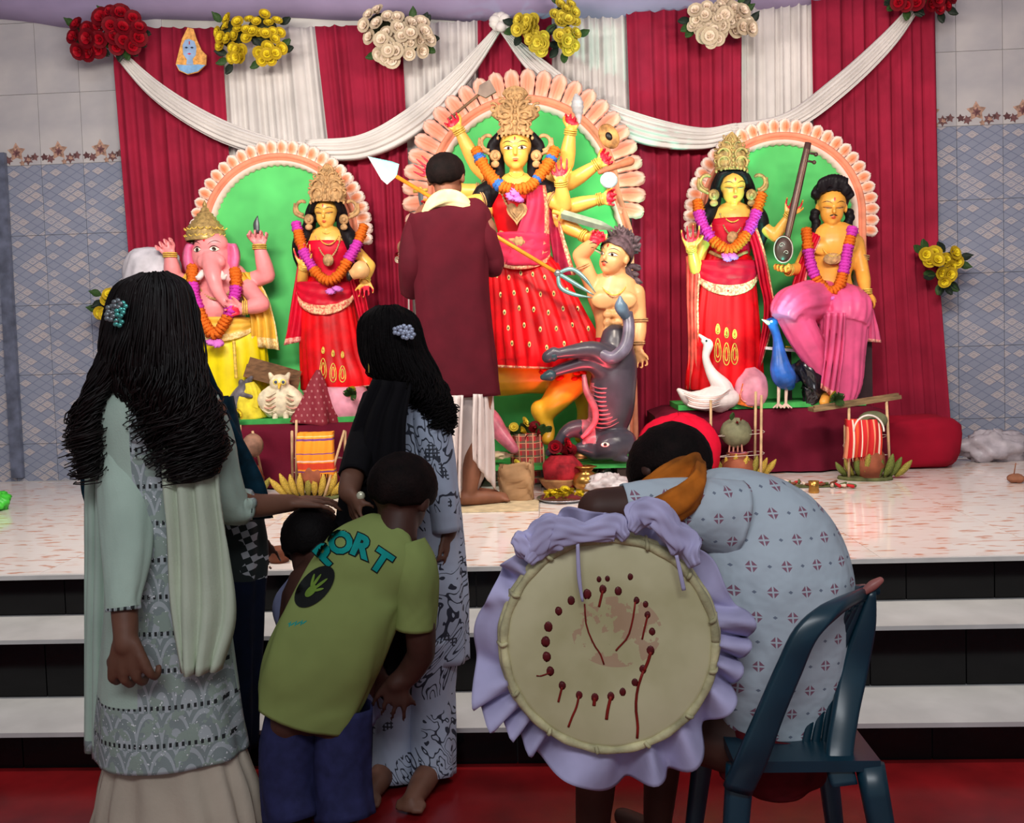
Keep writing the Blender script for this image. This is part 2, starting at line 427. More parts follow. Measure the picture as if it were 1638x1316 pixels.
swag([(803, 48), (860, 108), (940, 168), (1030, 208), (1120, 222), (1180, 210)], [4, 15, 17, 22, 17, 13], 'pleated white swag from the central knot down to the right arch', seed=2.1)
swag([(1170, 213), (1260, 196), (1340, 140), (1420, 65), (1478, -8)], [13, 15, 16, 13, 5], 'pleated white swag from the right arch up to the dark red roses', seed=3.3)
# white knot
t = thing('fabric_knot', W(800, 38, 5.62), 'small white fabric rosette where the swags meet above the centre arch', 'knot')
for q in range(9):
    a = q*.7; mb = MB().ell(W(800+9*math.cos(a), 35+8*math.sin(a), 5.6-.01*(q % 3)), (.036, .03, .03), nu=10, nv=6); mb.obj('fold', WHITEC, t)
# =====================================================  FLOWERS
def rose_mesh(mats, open_=.8):
    mb = MB()
    def petal(a, r0, lean, wd, h, mi, z0=0.):
        ca, sa = math.cos(a), math.sin(a); G = []
        for i in range(4):
            v = i/3; row = []
            for j in range(4):
                u = -1+2*j/3; wv = wd*(.45+.6*math.sin(PI*min(v*.62+.1, 1)))*u
                rad = r0+lean*v*v*h+.12*h*(v == 1); up = z0+h*v*(1-.25*lean*v)-.1*h*u*u*v
                ang = wv/(r0+.35); row.append(V((rad*math.cos(a+ang), rad*math.sin(a+ang), up)))
            G.append(row)
        mb.grid(G, mi=mi)
    for k in range(3): petal(k*2.1, .07, .15, .3, .5, 0, .12)
    for k in range(5): petal(k*1.257+.4, .16, .45, .36, .5, 0, .04)
    for k in range(6): petal(k*1.047, .24, .95, .42, .5, 1)
    mb.ell((0, 0, .05), (.2, .2, .2), nu=6, nv=4, mi=1)
    return mesh_only(mb, 'rose', mats)
def leaf_mesh(mat, l=1., wd=.32, bend=.25):
    G = []
    for i in range(6):
        v = i/5; hw = wd*math.sin(PI*min(1, v*.93+.05))**.8
        G.append([V((-hw, -.06*0, v*l)), V((-hw*.5, -.05-bend*v*v, v*l)), V((0, -bend*v*v, v*l)), V((hw*.5, -.05-bend*v*v, v*l)), V((hw, 0, v*l))])
    return mesh_only(MB().grid(G), 'leaf', mat)
RC = {'red': [(160, 8, 28), (104, 6, 20)], 'yellow': [(228, 204, 40), (180, 150, 30)], 'cream': [(236, 216, 194), (196, 178, 152)], 'gold': [(226, 206, 70), (180, 158, 48)]}
RM = {k: rose_mesh([pm(k+'_petal', c[0], .6, var=.1), pm(k+'_petal_dark', c[1], .65, var=.12)]) for k, c in RC.items()}
LEAF = leaf_mesh(pm('leaf_green', (52, 78, 40), .5, var=.3)); LEAFD = leaf_mesh(pm('leaf_dark', (34, 44, 36), .5, var=.3))
def bunch(blobs, kind, label, Yb=5.52, seed=0, size=.05, nl=10):
    rr = random.Random(seed); cx = sum(b[0] for b in blobs)/len(blobs); cy = sum(b[1] for b in blobs)/len(blobs)
    t = thing('flower_bunch', W(cx, cy, Yb+.06), label, 'flowers', 'artificial rose bunches on the curtains')
    pts = []
    for bx, by, r, n in blobs:
        c = 0; tries = 0
        while c < n and tries < 4000:
            tries += 1; a = rr.random()*6.283; q = math.sqrt(rr.random())*(r-8); x, y = bx+q*math.cos(a), by+q*math.sin(a)*.92
            if all((x-p[0])**2+(y-p[1])**2 > (size/Yb*F*.92)**2*(.9 if tries < 2500 else .5) for p in pts): pts.append((x, y, q/r)); c += 1
    for x, y, q in pts:
        p = W(x, y, Yb-.05*(1-q)+rr.uniform(-.02, .02)); d = V(((x-cx)/60*.8+rr.uniform(-.3, .3), -1, -(y-cy)/60*.8+rr.uniform(-.3, .3)))
        inst('rose', RM[kind], t, p, frame(d, (rr.random()-.5, 0, 1)), size*rr.uniform(.9, 1.25))
    for i in range(nl):
        bx, by, r, n = rr.choice(blobs); a = rr.random()*6.28; p = W(bx+math.cos(a)*r*.75, by+math.sin(a)*r*.75, Yb+.03)
        d = V((math.cos(a), -.3, -math.sin(a)))
        inst('leaf', (LEAF if i % 2 else LEAFD), t, p, frame(V((0, -1, .2)), None) @ Matrix.Rotation(0, 3, 'Z') if 0 else Matrix((d.cross(V((0, -1, 0))).normalized(), V((0, -1, 0)), d.normalized())).transposed(), .075)
    mb = MB()
    for bx, by, r, n in blobs: mb.ell(W(bx, by, Yb+.07), (m(r*.62, Yb), .06, m(r*.62, Yb)), nu=12, nv=8)
    mb.obj('foliage', pm('foliage_dark', (58, 64, 44), .8, var=.4, vs=40), t)
    return t
bunch([(140, 60, 36, 9), (192, 48, 42, 12)], 'red', 'bunch of dark red artificial roses at the top left curtain corner', seed=1, size=.064)
bunch([(370, 55, 34, 11), (420, 50, 40, 13), (432, 85, 26, 6), (378, 88, 20, 5)], 'yellow', 'bright yellow flower bunch on the first white curtain from the left', seed=2, size=.042)
bunch([(610, 45, 38, 11), (655, 60, 38, 11), (625, 78, 30, 6)], 'cream', 'cream rose bunch left of the white knot', seed=3, size=.055)
bunch([(842, 40, 24, 8), (860, 66, 24, 7), (903, 25, 28, 9), (905, 62, 26, 8)], 'gold', 'muted yellow rose bunch right of the white knot', seed=4, size=.045)
bunch([(1125, 30, 28, 9), (1165, 28, 34, 10), (1140, 55, 22, 6), (1193, 45, 16, 3)], 'cream', 'cream rose bunch hanging over the right maroon curtain seam', seed=5, size=.053)
bunch([(1452, -8, 28, 8), (1500, -2, 26, 7)], 'red', 'dark red roses cut off by the top right of the view', seed=6, size=.05)
bunch([(1488, 415, 20, 4), (1520, 415, 20, 4), (1510, 440, 18, 3)], 'yellow', 'yellow flowers tying back the far right maroon curtain', Yb=5.6, seed=7, size=.05, nl=14)
bunch([(172, 475, 14, 2), (168, 498, 14, 2)], 'yellow', 'yellow flowers at the left curtain edge, half hidden by long black hair', Yb=5.6, seed=8, size=.05, nl=8)
# cut-out picture pinned on the curtain: flame-shaped outline, blue figure
t = thing('wall_picture', W(303, 82, 5.66), 'small flat cut-out picture of a blue-faced figure with orange hair pinned on the maroon curtain', 'picture')
YP = 5.66
def flat(pxs, y0, th, name, mat, par):
    return MB().prism([(W(a, b, y0).x, W(a, b, y0).z) for a, b in pxs], y0, y0+th).obj(name, mat, par, False)
flat([(300, 44), (309, 46), (314, 62), (322, 80), (330, 88), (329, 103), (316, 115), (300, 119), (286, 113), (281, 103), (286, 82), (291, 62)], YP, .012, 'board', pm('pic_orange', (240, 168, 92), .6, var=.2, vs=50), t)
flat([(282, 103), (296, 104), (318, 103), (328, 104), (316, 114), (300, 118), (287, 112)], YP-.003, .004, 'shoulders', pm('pic_blue', (132, 178, 222), .6), t)
flat([(296, 64), (302, 62), (311, 66), (314, 76), (313, 88), (308, 94), (309, 103), (298, 103), (299, 95), (293, 87), (292, 72)], YP-.004, .005, 'face', pm('pic_face', (150, 178, 216), .6), t)
for ex in (298, 307): flat([(ex-3, 76), (ex, 74.5), (ex+3, 76), (ex, 77.5)], YP-.006, .003, 'eye', pm('ink', (40, 40, 60), .6), t)
flat([(299, 86), (303, 84.5), (306, 86), (303, 87.5)], YP-.006, .003, 'lips', pm('pic_lip', (200, 70, 90), .6), t)
flat([(302, 66), (303.5, 66), (303.5, 71), (302, 71)], YP-.006, .003, 'forehead_mark', pm('pic_mark', (200, 60, 40), .6), t)
# =====================================================  ARCHES
GREEN = pm('green_board', (92, 204, 110), .7, var=.16, vs=2.6, spec=.2)
GREEN2 = pm('green_base', (70, 170, 84), .6, var=.12)
SAL = pm('salmon_plaster', (238, 150, 118), .6, var=.10, vs=12, bmp=.3, bs=40)
PALE = pm('pale_pink_plaster', (244, 214, 200), .6, var=.05, vs=12)
def m_petal(name, inner, mid, edge):
    mt, nt, b = newmat(name, .6); x, y, z = xyz(nt, 'Generated')
    r = ((x-.5)*(x-.5)*2.6+(z-.42)*(z-.42)*2.0)+noise(nt, 5, 2, 'Generated')*.22
    setcol(nt, b, ramp(nt, r, [(.1, inner), (.3, mid), (.52, edge)])); return mt
def petal_mesh(mat, wd, ln, thick, groove=7, frill=.06):
    G = []
    for i in range(10):
        v = 1-(1-i/9)**1.7; hw = wd/2*(.80+.2*math.sin(PI*v*.7))*(math.sqrt(max(0, 1-max(0, (v-.78)/.22)**2))*.9+.1 if v > .78 else 1)*(1+frill*math.cos(v*26))
        row = []
        for j in range(11):
            u = -1+2*j/10; y = -thick*(1-abs(u)**2.4)*(.35+.65*math.sin(PI*(.12+.8*v)))*(.86+.14*math.cos(groove*PI*u))
            row.append(V((u*hw, y, ln*v*(1-.05*abs(u)*v))))
        G.append([V((-hw, .012, ln*v))]+row+[V((hw, .012, ln*v))])
    return mesh_only(MB().grid(G), 'petal', mat)
def arch(cxp, topp, rp, Ya, zbase, pl, pw, mat, a_ext, band, label, half=None, loc=None, th=.05):
    k = Ya/F; r = rp*k; top = W(cxp, topp, Ya); c = V((top.x, Ya, top.z-r))
    t = thing('arch_backdrop', (c.x, Ya, zbase), label, 'backdrop')
    pl, pw, band = pl*k, pw*k, band*k; rb = r-pl*.82; ri = rb-band; half = (half or rb/k)*k if half else rb
    def path(rad, n=60, hw=None):
        hw = hw or rad; out = [(c.x-hw, zbase)]
        for i in range(n+1): a = PI-PI*i/n; out.append((c.x+rad*math.cos(a), c.z+rad*math.sin(a)))
        return out+[(c.x+hw, zbase)]
    MB().prism(path(rb-.005, hw=min(half, rb)), Ya+.005, Ya+.03).obj('board', GREEN, t, False)
    # moulded band following the arch
    A = [((-1, 0), c.x, zbase)]; 
    prof = [(0, .01), (0, -.012), (.10, -.03), (.3, -.036), (.45, -.022), (.5, -.016), (.56, -.03), (.8, -.045), (.97, -.034), (1., .01)]
    G = []; N = 150
    for i in range(N+1):
        L = PI*r+2*(c.z-zbase); s = L*i/N; row = []
        hz = c.z-zbase
        for q, y in prof:
            fr_ = abs(math.sin(i*PI*.5))*.010 if q < .05 else 0
            rad = rb*q+(ri)*(1-q)+fr_*0-(.009*(i % 2) if q < .05 else 0)
            if s < hz: row.append(V((c.x-rad-(half-rb)*min(1, (1-s/hz)*6), Ya+y, zbase+s)))
            elif s > L-hz: row.append(V((c.x+rad+(half-rb)*min(1, (1-(L-s)/hz)*6), Ya+y, zbase+(L-s))))
            else:
                a = PI-(s-hz)/r; row.append(V((c.x+rad*math.cos(a), Ya+y, c.z+rad*math.sin(a))))
        G.append(row)
    MB().grid(G, matf=lambda a, b: 1 if b < .25 or b > .75 else 0).obj('frame_band', [SAL, PALE], t)
    gm = MB()
    pmesh = petal_mesh(mat, pw*1.02, pl, th*.6)
    n = round((PI+2*a_ext)*rb*1.06/(pw*.98))
    for i in range(n+1):
        a = PI+a_ext-(PI+2*a_ext)*i/n; p = V((c.x+rb*.985*math.cos(a), Ya-.004-.004*(i % 2), c.z+rb*.985*math.sin(a)))
        inst('petal', pmesh, t, p, Matrix.Rotation(PI/2-a, 3, 'Y'), 1)
    return t, c
PS = m_petal('petal_orange_white', (240, 128, 78), (244, 176, 140), (250, 228, 216))
PB = m_petal('petal_salmon', (234, 142, 110), (240, 160, 130), (246, 196, 176))
ZL = W(470, 676, 5.25).z; ZR = W(1300, 652, 5.2).z; ZC = ZP+.12
arch(443, 226, 147, 5.6, ZL+.03, 24, 17, PS, .10, 18, 'left arch backdrop with green board and frilled orange petals')
arch(1246, 192, 149, 5.6, ZR+.03, 24, 17, PS, .20, 18, 'right arch backdrop with green board and frilled orange petals')
arch(831, 116, 188, 5.6, ZC, 44, 23, PB, .20, 20, 'tall centre arch backdrop with green board and broad salmon petals', half=172, th=.07)
# =====================================================  PEDESTALS
def cloth_box(x0, x1, yf, yb, ztop, label, mat, name='draped_table', seed=0, bulge=0.):
    rr = random.Random(seed); mb = MB(); G = []; n = 70
    for i in range(n+1):
        x = x0+(x1-x0)*i/n; e = min(i, n-i)/n; en = min(1, e*14)
        w1 = .012*math.sin(i*.33+seed)+.006*math.sin(i*.9+2*seed)
        prof = [(yb, ztop, 0), (yf+.06, ztop, .2), (yf+.015, ztop-.01, .5), (yf, ztop-.04, 1)]
        for k in range(1, 9): prof.append((yf-.005-bulge*math.sin(PI*k/8), ztop-.04-(ztop-.05-ZP)*k/8, 1))
        G.append([V((x, y+w1*q*(1+.8*math.sin(z*30+i*.12))-.012*q*math.sin(z*22+x*3+seed)*q, z-(1-en)*.03*(z > ZP+.1))) for y, z, q in prof])
    mb.grid(G, flip=True)
    for xx, g in ((x0, G[0]), (x1, G[-1])):
        c = [V((xx, yb, ZP))]+g; mb.add(c+[V((xx, yb, ZP+.001))], [list(range(len(c)))])
    return tag(mb.obj(name, mat, None, True), label, 'table')
lx0, lx1 = W(195, 690, 5.3).x, W(604, 690, 5.3).x
yl = WZ(480, 782, ZP).y; yr = WZ(1250, 757, ZP).y
cloth_box(lx0, lx1, yl, 5.72, ZL, 'long low table under maroon cloth below the left arch', MAROON2, seed=1)
rx0, rx1 = W(1050, 690, 5.2).x, W(1535, 690, 5.2).x
cloth_box(rx0, W(1425, 690, 5.2).x, yr, 5.72, ZR, 'long low table under maroon cloth below the right arch', MAROON2, seed=2)
# right end bolster draped lower
mb = MB(); mb.sweep([(W(1405, 700, yr+.1).x, yr+.17, ZP+.14), (W(1470, 700, yr).x, yr+.16, ZP+.14), (W(1520, 700, yr).x, yr+.16, ZP+.14), (W(1541, 700, yr).x, yr+.16, ZP+.13)], [.16, .165, .16, .13], [.15, .15, .15, .12], n=32, side=(0, 1, 0), rows=16, sq=.35, fold=lambda a, t: 1+.03*math.sin(a*5+t*4)+.02*math.sin(a*11+t*9))
tag(mb.obj('bolster', pm('red_cloth', (150, 14, 40), .85, var=.12, vs=5, sheen=.2), None), 'round-ended bundle under red cloth at the right end of the right table', 'bolster')
# bright red cloth bump left of right table
mb = MB().ell((W(1086, 700, 5.0).x, 5.0, ZP+.165), (.23, .12, .20), nu=26, nv=16, fn=lambda a, p: 1+.05*math.sin(a*4+p*3)+.03*math.sin(a*9))
tag(mb.obj('cloth_heap', pm('bright_red_cloth', (214, 14, 50), .8, var=.1, vs=6), None), 'bright red cloth heap behind the bowed black-haired head', 'cloth')
def base(x0, x1, y0, y1, z, hgt, label):
    return tag(MB().box(((x0+x1)/2, (y0+y1)/2, z+hgt/2), (x1-x0, y1-y0, hgt)).obj('base_board', GREEN2, None, False), label, 'board')
base(W(330, 660, 5.3).x, W(596, 660, 5.3).x, 5.2, 5.66, ZL, .03, 'green base board under the elephant-headed statue')
base(W(1085, 640, 5.25).x, W(1386, 640, 5.25).x, yr+.03, 5.66, ZR, .03, 'green base board under the swan and the peacock')
t = thing('stage_pallet', (W(880, 740, 5.0).x, 5.2, ZP), 'low green painted wooden pallet carrying the centre statues', 'pallet')
px0, px1 = W(745, 730, 5.1).x, W(1010, 730, 5.1).x
for i in range(5): MB().box(((px0+px1)/2, 4.98+i*.16, ZC-.012), (px1-px0, .12, .022)).obj('plank', GREEN2, t, False)
for i in range(3): MB().box((px0+.05+(px1-px0-.1)*i/2, 5.28, ZP+.048), (.08, .7, .095)).obj('bearer', pm('dark_wood', (60, 48, 44), .8), t, False)
# =====================================================  FIGURE HELPERS
def bvh_of(o):
    me = o.data; off = wloc(o)
    return BVHTree.FromPolygons([v.co+off for v in me.vertices], [tuple(p.vertices) for p in me.polygons])
def decal(name, mat, parent, grids, org, rt, up, dr, bv, off=.0015, label=None):
    """thin painted patch laid onto a surface: grids of (x,y) metres in the plane (rt, up), projected along dr"""
    mb = MB(); org = V(org); dr = V(dr).normalized()
    for g in grids:
        G = []
        for row in g:
            r = []
            for x, y in row:
                p = org+rt*x+up*y; h = bv.ray_cast(p-dr*.35, dr, .9)
                q = h[0] if h[0] is not None else p
                r.append(q-dr*off)
            G.append(r)
        mb.grid(G)
    return mb.obj(name, mat, parent, True, label)
def lens(cx, cy, w, up, dn, tilt=0, n=8, rows=3, pw=1.):
    g = []
    for i in range(rows+1):
        v = i/rows; row = []
        for j in range(n+1):
            u = -1+2*j/n; e = max(0, 1-u*u)**pw
            row.append((cx+u*w, cy+(up*(1-v)-dn*v)*e+tilt*u))
        g.append(row)
    return g
def arcstrip(cx, cy, w, h, th, tilt=0, n=10):
    return [[(cx+w*u, cy+h*(1-u*u)+tilt*u+th*s*(1-.8*u*u)) for u in [-1+2*j/n for j in range(n+1)]] for s in (1, 0)]
def head(mb, c, h, fwd, up, ears=True, nose=True):
    c = V(c); fwd = V(fwd).normalized(); up = (V(up)-fwd*V(up).dot(fwd)).normalized(); rt = fwd.cross(up)
    R = Matrix((rt, fwd, up)).transposed()
    mb.ell(c+up*.12*h-fwd*.04*h, (.365*h, .43*h, .38*h), R)
    mb.ell(c-up*.14*h+fwd*.09*h, (.29*h, .27*h, .30*h), R)
    mb.ell(c-up*.36*h+fwd*.20*h, (.12*h, .12*h, .10*h), R, 12, 8)
    if nose:
        mb.limb([c+up*.06*h+fwd*.33*h, c-up*.08*h+fwd*.405*h, c-up*.13*h+fwd*.41*h], [.03*h, .042*h, .048*h], 10)
        mb.ell(c-up*.255*h+fwd*.335*h, (.075*h, .04*h, .032*h), R, 12, 8)
    if ears:
        for s in (-1, 1): mb.ell(c+rt*s*.365*h-up*.02*h-fwd*.03*h, (.045*h, .075*h, .12*h), R, 12, 8)
    return fwd, up, rt
INK = pm('ink_black', (22, 14, 14), .45); EYEW = pm('eye_white', (246, 238, 220), .4); LIP = pm('lip_red', (206, 44, 44), .4)
LIDM = pm('statue_eyelid', (214, 140, 66), .4)
EYEB = pm('iris_brown', (50, 26, 18), .3)
def face(par, ho, c, h, fwd, up, closed=0, mous=False, mark=True, k=1., blink='goddess'):
    fwd = V(fwd).normalized(); up = (V(up)-fwd*V(up).dot(fwd)).normalized(); rt = fwd.cross(up); bv = bvh_of(ho)
    c = V(c); dr = -fwd
    for s in (-1, 1):
        decal('eye', EYEW, par, [lens(s*.155*h, .0, .105*h, .036*h, .032*h, s*.012*h)], c, rt, up, dr, bv, .0012)
        decal('iris', EYEB, par, [lens(s*.150*h, .002*h, .034*h, .030*h, .030*h, pw=.5, n=6)], c, rt, up, dr, bv, .0020)
        if closed: decal('lid', LIDM, par, [lens(s*.155*h, .0, .108*h, .038*h, .012*h, s*.012*h)], c, rt, up, dr, bv, .0024); decal('lash', INK, par, [arcstrip(s*.155*h, -.006*h, .112*h, -.018*h, .016*h, s*.012*h)], c, rt, up, dr, bv, .003)
        else: decal('eyelid', INK, par, [arcstrip(s*.155*h, .006*h, .115*h, .034*h, .016*h, s*.018*h), arcstrip(s*.155*h, -.004*h, .105*h, -.030*h, .008*h, s*.012*h)], c, rt, up, dr, bv, .0026)
        decal('eyebrow', INK, par, [arcstrip(s*.17*h, .095*h, .125*h, .045*h, .018*h, s*.010*h)], c, rt, up, dr, bv, .002)
    decal('lips', LIP, par, [lens(0, -.245*h, .075*h, .022*h, .004*h), lens(0, -.262*h, .06*h, .0*h, .032*h)], c, rt, up, dr, bv, .0022)
    if mark: decal('forehead_mark', LIP, par, [lens(0, .2*h, .022*h, .05*h, .05*h, n=6)], c, rt, up, dr, bv, .002)
    if mous: decal('moustache', INK, par, [lens(-.05*h, -.205*h, .055*h, .018*h, .012*h, .012*h), lens(.05*h, -.205*h, .055*h, .018*h, .012*h, -.012*h)], c, rt, up, dr, bv, .004)
def rotv(v, ax, a): return Matrix.Rotation(a, 3, V(ax))@V(v)
def hand(mb, wr, d, nrm, L=.17, curl=(.25, .35, .3), thumb=1, spread=.06, curls=None, tcurl=.3, sgn=1, fat=1.):
    """wr wrist point, d direction to the fingers, nrm the way the palm faces; thumb=+1/-1 side"""
    wr = V(wr); d = V(d).normalized(); nrm = (V(nrm)-d*V(nrm).dot(d)).normalized(); s = d.cross(nrm)*thumb
    kr = L*.047*fat; kn = []
    for i in range(4):
        o = (1.5-i)*.105*L*2*.98
        k0 = wr+s*(o*.45); k1 = wr+d*(L*(.50, .53, .51, .46)[i])+s*o*1.0-nrm*(.02*L if i in (1, 2) else 0)
        mb.limb([k0, (k0+k1)/2-nrm*.01*L, k1], [kr*1.35, kr*1.35, kr*1.15], 10); kn.append(k1)
    mb.ell(wr+d*L*.24, (.17*L, .22*L, .075*L), Matrix((s, d, s.cross(d))).transposed(), 14, 8)
    ln = (.40, .45, .42, .33)
    for i in range(4):
        dd = rotv(d, nrm, 0)+s*((1.5-i)*spread); dd.normalize(); p = kn[i]; ax = dd.cross(nrm).normalized(); pts = [p]; cr = curls[i] if curls else curl
        for q in range(3):
            dd = rotv(dd, ax, cr[q]); p = p+dd*(L*ln[i]*(.42, .32, .26)[q]); pts.append(p)
        mb.limb(pts, [kr*1.05, kr, kr*.9, kr*.78], 10, rows=9)
    td = (d*.62+s*.75+nrm*.25).normalized(); p = wr+d*L*.12+s*L*.13; pts = [p]; ax = td.cross(nrm*.6-s*.5).normalized()
    for q, l in enumerate((.24, .17, .14)):
        if q: td = rotv(td, ax, tcurl)
        p = p+td*L*l; pts.append(p)
    mb.limb(pts, [kr*1.5, kr*1.3, kr*1.05, kr*.85], 10, rows=9)
def hand_open(mb, wr, d, nrm, L, **k): hand(mb, wr, d, nrm, L, curl=(.06, .08, .06), spread=.10, **k)
def hand_fist(mb, wr, d, nrm, L, **k): hand(mb, wr, d, nrm, L, curl=(1.2, 1.5, .9), spread=.0, tcurl=.6, **k)
FIST = [(1.2, 1.4, .9)]*4
def haircap(par, name, mat, c, h, fwd, up, cut=.55, seed=0, ex=1.06, low=-.15):
    cut += .04
    """short hair shell hugging the skull, shaved nape"""
    c = V(c); fwd = V(fwd).normalized(); up = (V(up)-fwd*V(up).dot(fwd)).normalized(); rt = fwd.cross(up); R = Matrix((rt, fwd, up)).transposed(); mb = MB(); G = []
    for i in range(16):
        row = []
        for j in range(40):
            a = 2*PI*j/40; lim = PI*(cut+.13*math.cos(a+PI/2)+.012*math.sin(a*7)-.0*math.sin(a)); ph = max(.02, lim*i/15); lp = (1-.055*(i/15)**5)+.014*math.sin(9*a+seed)*math.sin(ph*2)+.01*math.sin(a*23+ph*17)
            x = R@V((math.sin(ph)*math.cos(a)*.385*h*ex*lp, math.sin(ph)*math.sin(a)*.45*h*ex*lp, math.cos(ph)*.40*h*ex*lp)); row.append(c+up*.11*h-fwd*.04*h+x)
        G.append(row)
    mb.grid(G, True); return mb.obj(name, mat, par, thick=.003)
# ----- statue materials
SKY = pm('statue_yellow_skin', (240, 184, 84), .34, var=.08, vs=8, spec=.5)
PINKS = pm('statue_pink_skin', (242, 146, 148), .38, var=.12, vs=7)
PALM = pm('painted_palm_red', (220, 36, 62), .4, var=.15, vs=20)
GOLD = pm('statue_gold', (178, 148, 90), .45, .15, var=.25, vs=40, bmp=.4, bs=160)
GOLD2 = pm('bright_gold_paint', (226, 190, 84), .42, .1, var=.2, vs=50)
CLAY = pm('clay_gold', (186, 146, 100), .55, var=.22, vs=40, bmp=.4, bs=160)
HAIR = pm('statue_black_hair', (24, 20, 24), .5, var=.3, vs=40, bmp=.5, bs=90, sc=(1, 1, .3))
RED = pm('sari_red', (216, 10, 22), .42, var=.22, vs=7, spec=.22)
CRIM = pm('sari_crimson', (198, 12, 44), .48, var=.2, vs=7, spec=.2)
PINKD = pm('sari_pink', (206, 48, 82), .5, var=.2, vs=7)
HOT = pm('dhoti_pink', (226, 88, 138), .45, var=.16, vs=6)
YEL = pm('dhoti_yellow', (246, 220, 12), .4, var=.10, vs=7)
AMB = pm('shawl_amber', (240, 184, 64), .45, var=.14, vs=8)
def m_border(name, a, b_):
    mt, nt, b = newmat(name, .6); n = noise(nt, 70, 2)
    setcol(nt, b, ramp(nt, n, [(.42, a), (.58, b_)])); bump(nt, b, n, .6, .006); return mt
BORD = m_border('embossed_border', (222, 108, 92), (240, 196, 150)); BORDY = m_border('yellow_border', (232, 190, 110), (248, 226, 160))
BORDP = m_border('pink_border', (226, 120, 120), (244, 180, 160))
def loop_motif(par, bv, px, py, Yk, w, hgt, mat=GOLD2):
    """embossed teardrop outline laid on a skirt"""
    for k, (a, b) in enumerate(((1, 1), (.5, .6))):
        pts = []
        for i in range(17):
            q = 2*PI*i/16; x = w*a*math.sin(q)*(1-.25*math.cos(q)); y = hgt*b*math.cos(q)
            p = W(px+x, py-y, Yk-.4); h = bv.ray_cast(p, ray(px+x, py-y).normalized(), 1.2)
            if h[0] is None: return
            pts.append(h[0]-V((0, .002, 0)))
        MB().tube(pts, .0032, 5).obj('motif', mat, par)
def crown(par, cx, yb, yt, prof, Y, lean=0, mat=GOLD, nsp=3, bul=.05):
    """ornate crown plate: prof = [(t, halfwidth px)], with raised scrolls"""
    k = Y/F; A = crom(prof, 26); G = []
    for i, (t, wv) in enumerate(A):
        row = []; wv = max(wv, .6)*(1+.07*math.cos(i*1.9))
        for j in range(15):
            u = -1+2*j/14; p = W(cx+u*wv+lean*t, yb+(yt-yb)*t, Y); row.append(p+V((0, -bul*math.sqrt(max(0, 1-u*u))*(1-.55*t)-.004*math.cos(u*14), 0)))
        G.append(row+[row[-1]+V((0, .03, 0)), row[0]+V((0, .03, 0))])
    MB().grid(G, closed=True).obj('plate', mat, par)
    def at(x, t): return W(cx+x+lean*t, yb+(yt-yb)*t, Y)
    wa = lambda t: float(np.interp(t, [q[0] for q in prof], [q[1] for q in prof]))
    for i in range(nsp):
        t = .12+.66*i/max(1, nsp-1)*1.0; wv = wa(t); r = wv*.42
        for s in (-1, 1):
            c = at(s*wv*.48, t)+V((0, -bul*(.75-.4*t)-.008, 0))
            MB().tube(spiral(c, r*k, 1.5, s, a0=-.8+i), [r*k*.2]*10+[r*k*.1], 6).obj('scroll', mat, par)
            c2 = at(s*wv*.95, t+.07)+V((0, -.012, 0)); MB().tube(spiral(c2, r*.55*k, 1.2, s, a0=1.), r*k*.14, 6).obj('scroll', mat, par)
    for i in range(7):
        t = .05+.85*i/7; MB().ell(at(0, t)+V((0, -bul*(1-.55*t)-.006, 0)), (2.6*k*(1-.4*t), 2.2*k, 3.6*k*(1-.4*t)), nu=10, nv=6).obj('jewel', mat, par)
    n = 9; mb = MB()
    for i in range(n):      # arched fringe over the forehead
        u = -1+2*i/(n-1); mb.ell(at(u*wa(0)*.95, -.02+.09*abs(u)*-1)+V((0, -bul*math.sqrt(max(0, 1-u*u))-.008, 0)), (2.4*k, 2.2*k, 3*k), nu=8, nv=6)
    mb.obj('bead_fringe', mat, par)
def earring(par, x, y0, y1, s, Y, mat=CLAY, curl=True):
    k = Y/F; h = (y1-y0); t = MB()
    t.tube(spiral(W(x+s*h*.18, y0+h*.25, Y-.02), h*.26*k, 1.1, s, a0=-1.6), [h*.055*k]*10+[h*.03*k], 7)
    t.tube([W(x+s*h*.45, y0+h*.15, Y-.02), W(x+s*h*.42, y0+h*.45, Y-.03), W(x+s*h*.15, y0+h*.62, Y-.04)], [h*.03*k, h*.07*k, h*.04*k], 7, rows=8)
    t.obj('ear_scroll', mat, par)
    b = MB().ell(W(x, y0+h*.66, Y-.045), (h*.15*k, .014, h*.16*k), nu=14, nv=8, fn=lambda a, p: 1+.06*math.cos(8*a)).ell(W(x, y0+h*.66, Y-.06), (h*.07*k, .01, h*.08*k), nu=10, nv=6)
    b.ell(W(x, y0+h*.9, Y-.045), (h*.12*k, .012, h*.10*k), nu=12, nv=6).obj('earring', mat, par)
BLC = {'o': (232, 108, 30), 'm': (206, 60, 176), 'p': (222, 120, 206), 'b': (60, 110, 190), 'r': (206, 60, 30), 'y': (240, 210, 60)}
BLM = {q: mesh_only(MB().ell((0, 0, 0), (1, 1, .5), nu=20, nv=6, fn=lambda a, p: 1+.22*math.cos(8*a+4*p)), 'blossom', pm('blossom_'+q, c, .7, var=.3, vs=60)) for q, c in BLC.items()}
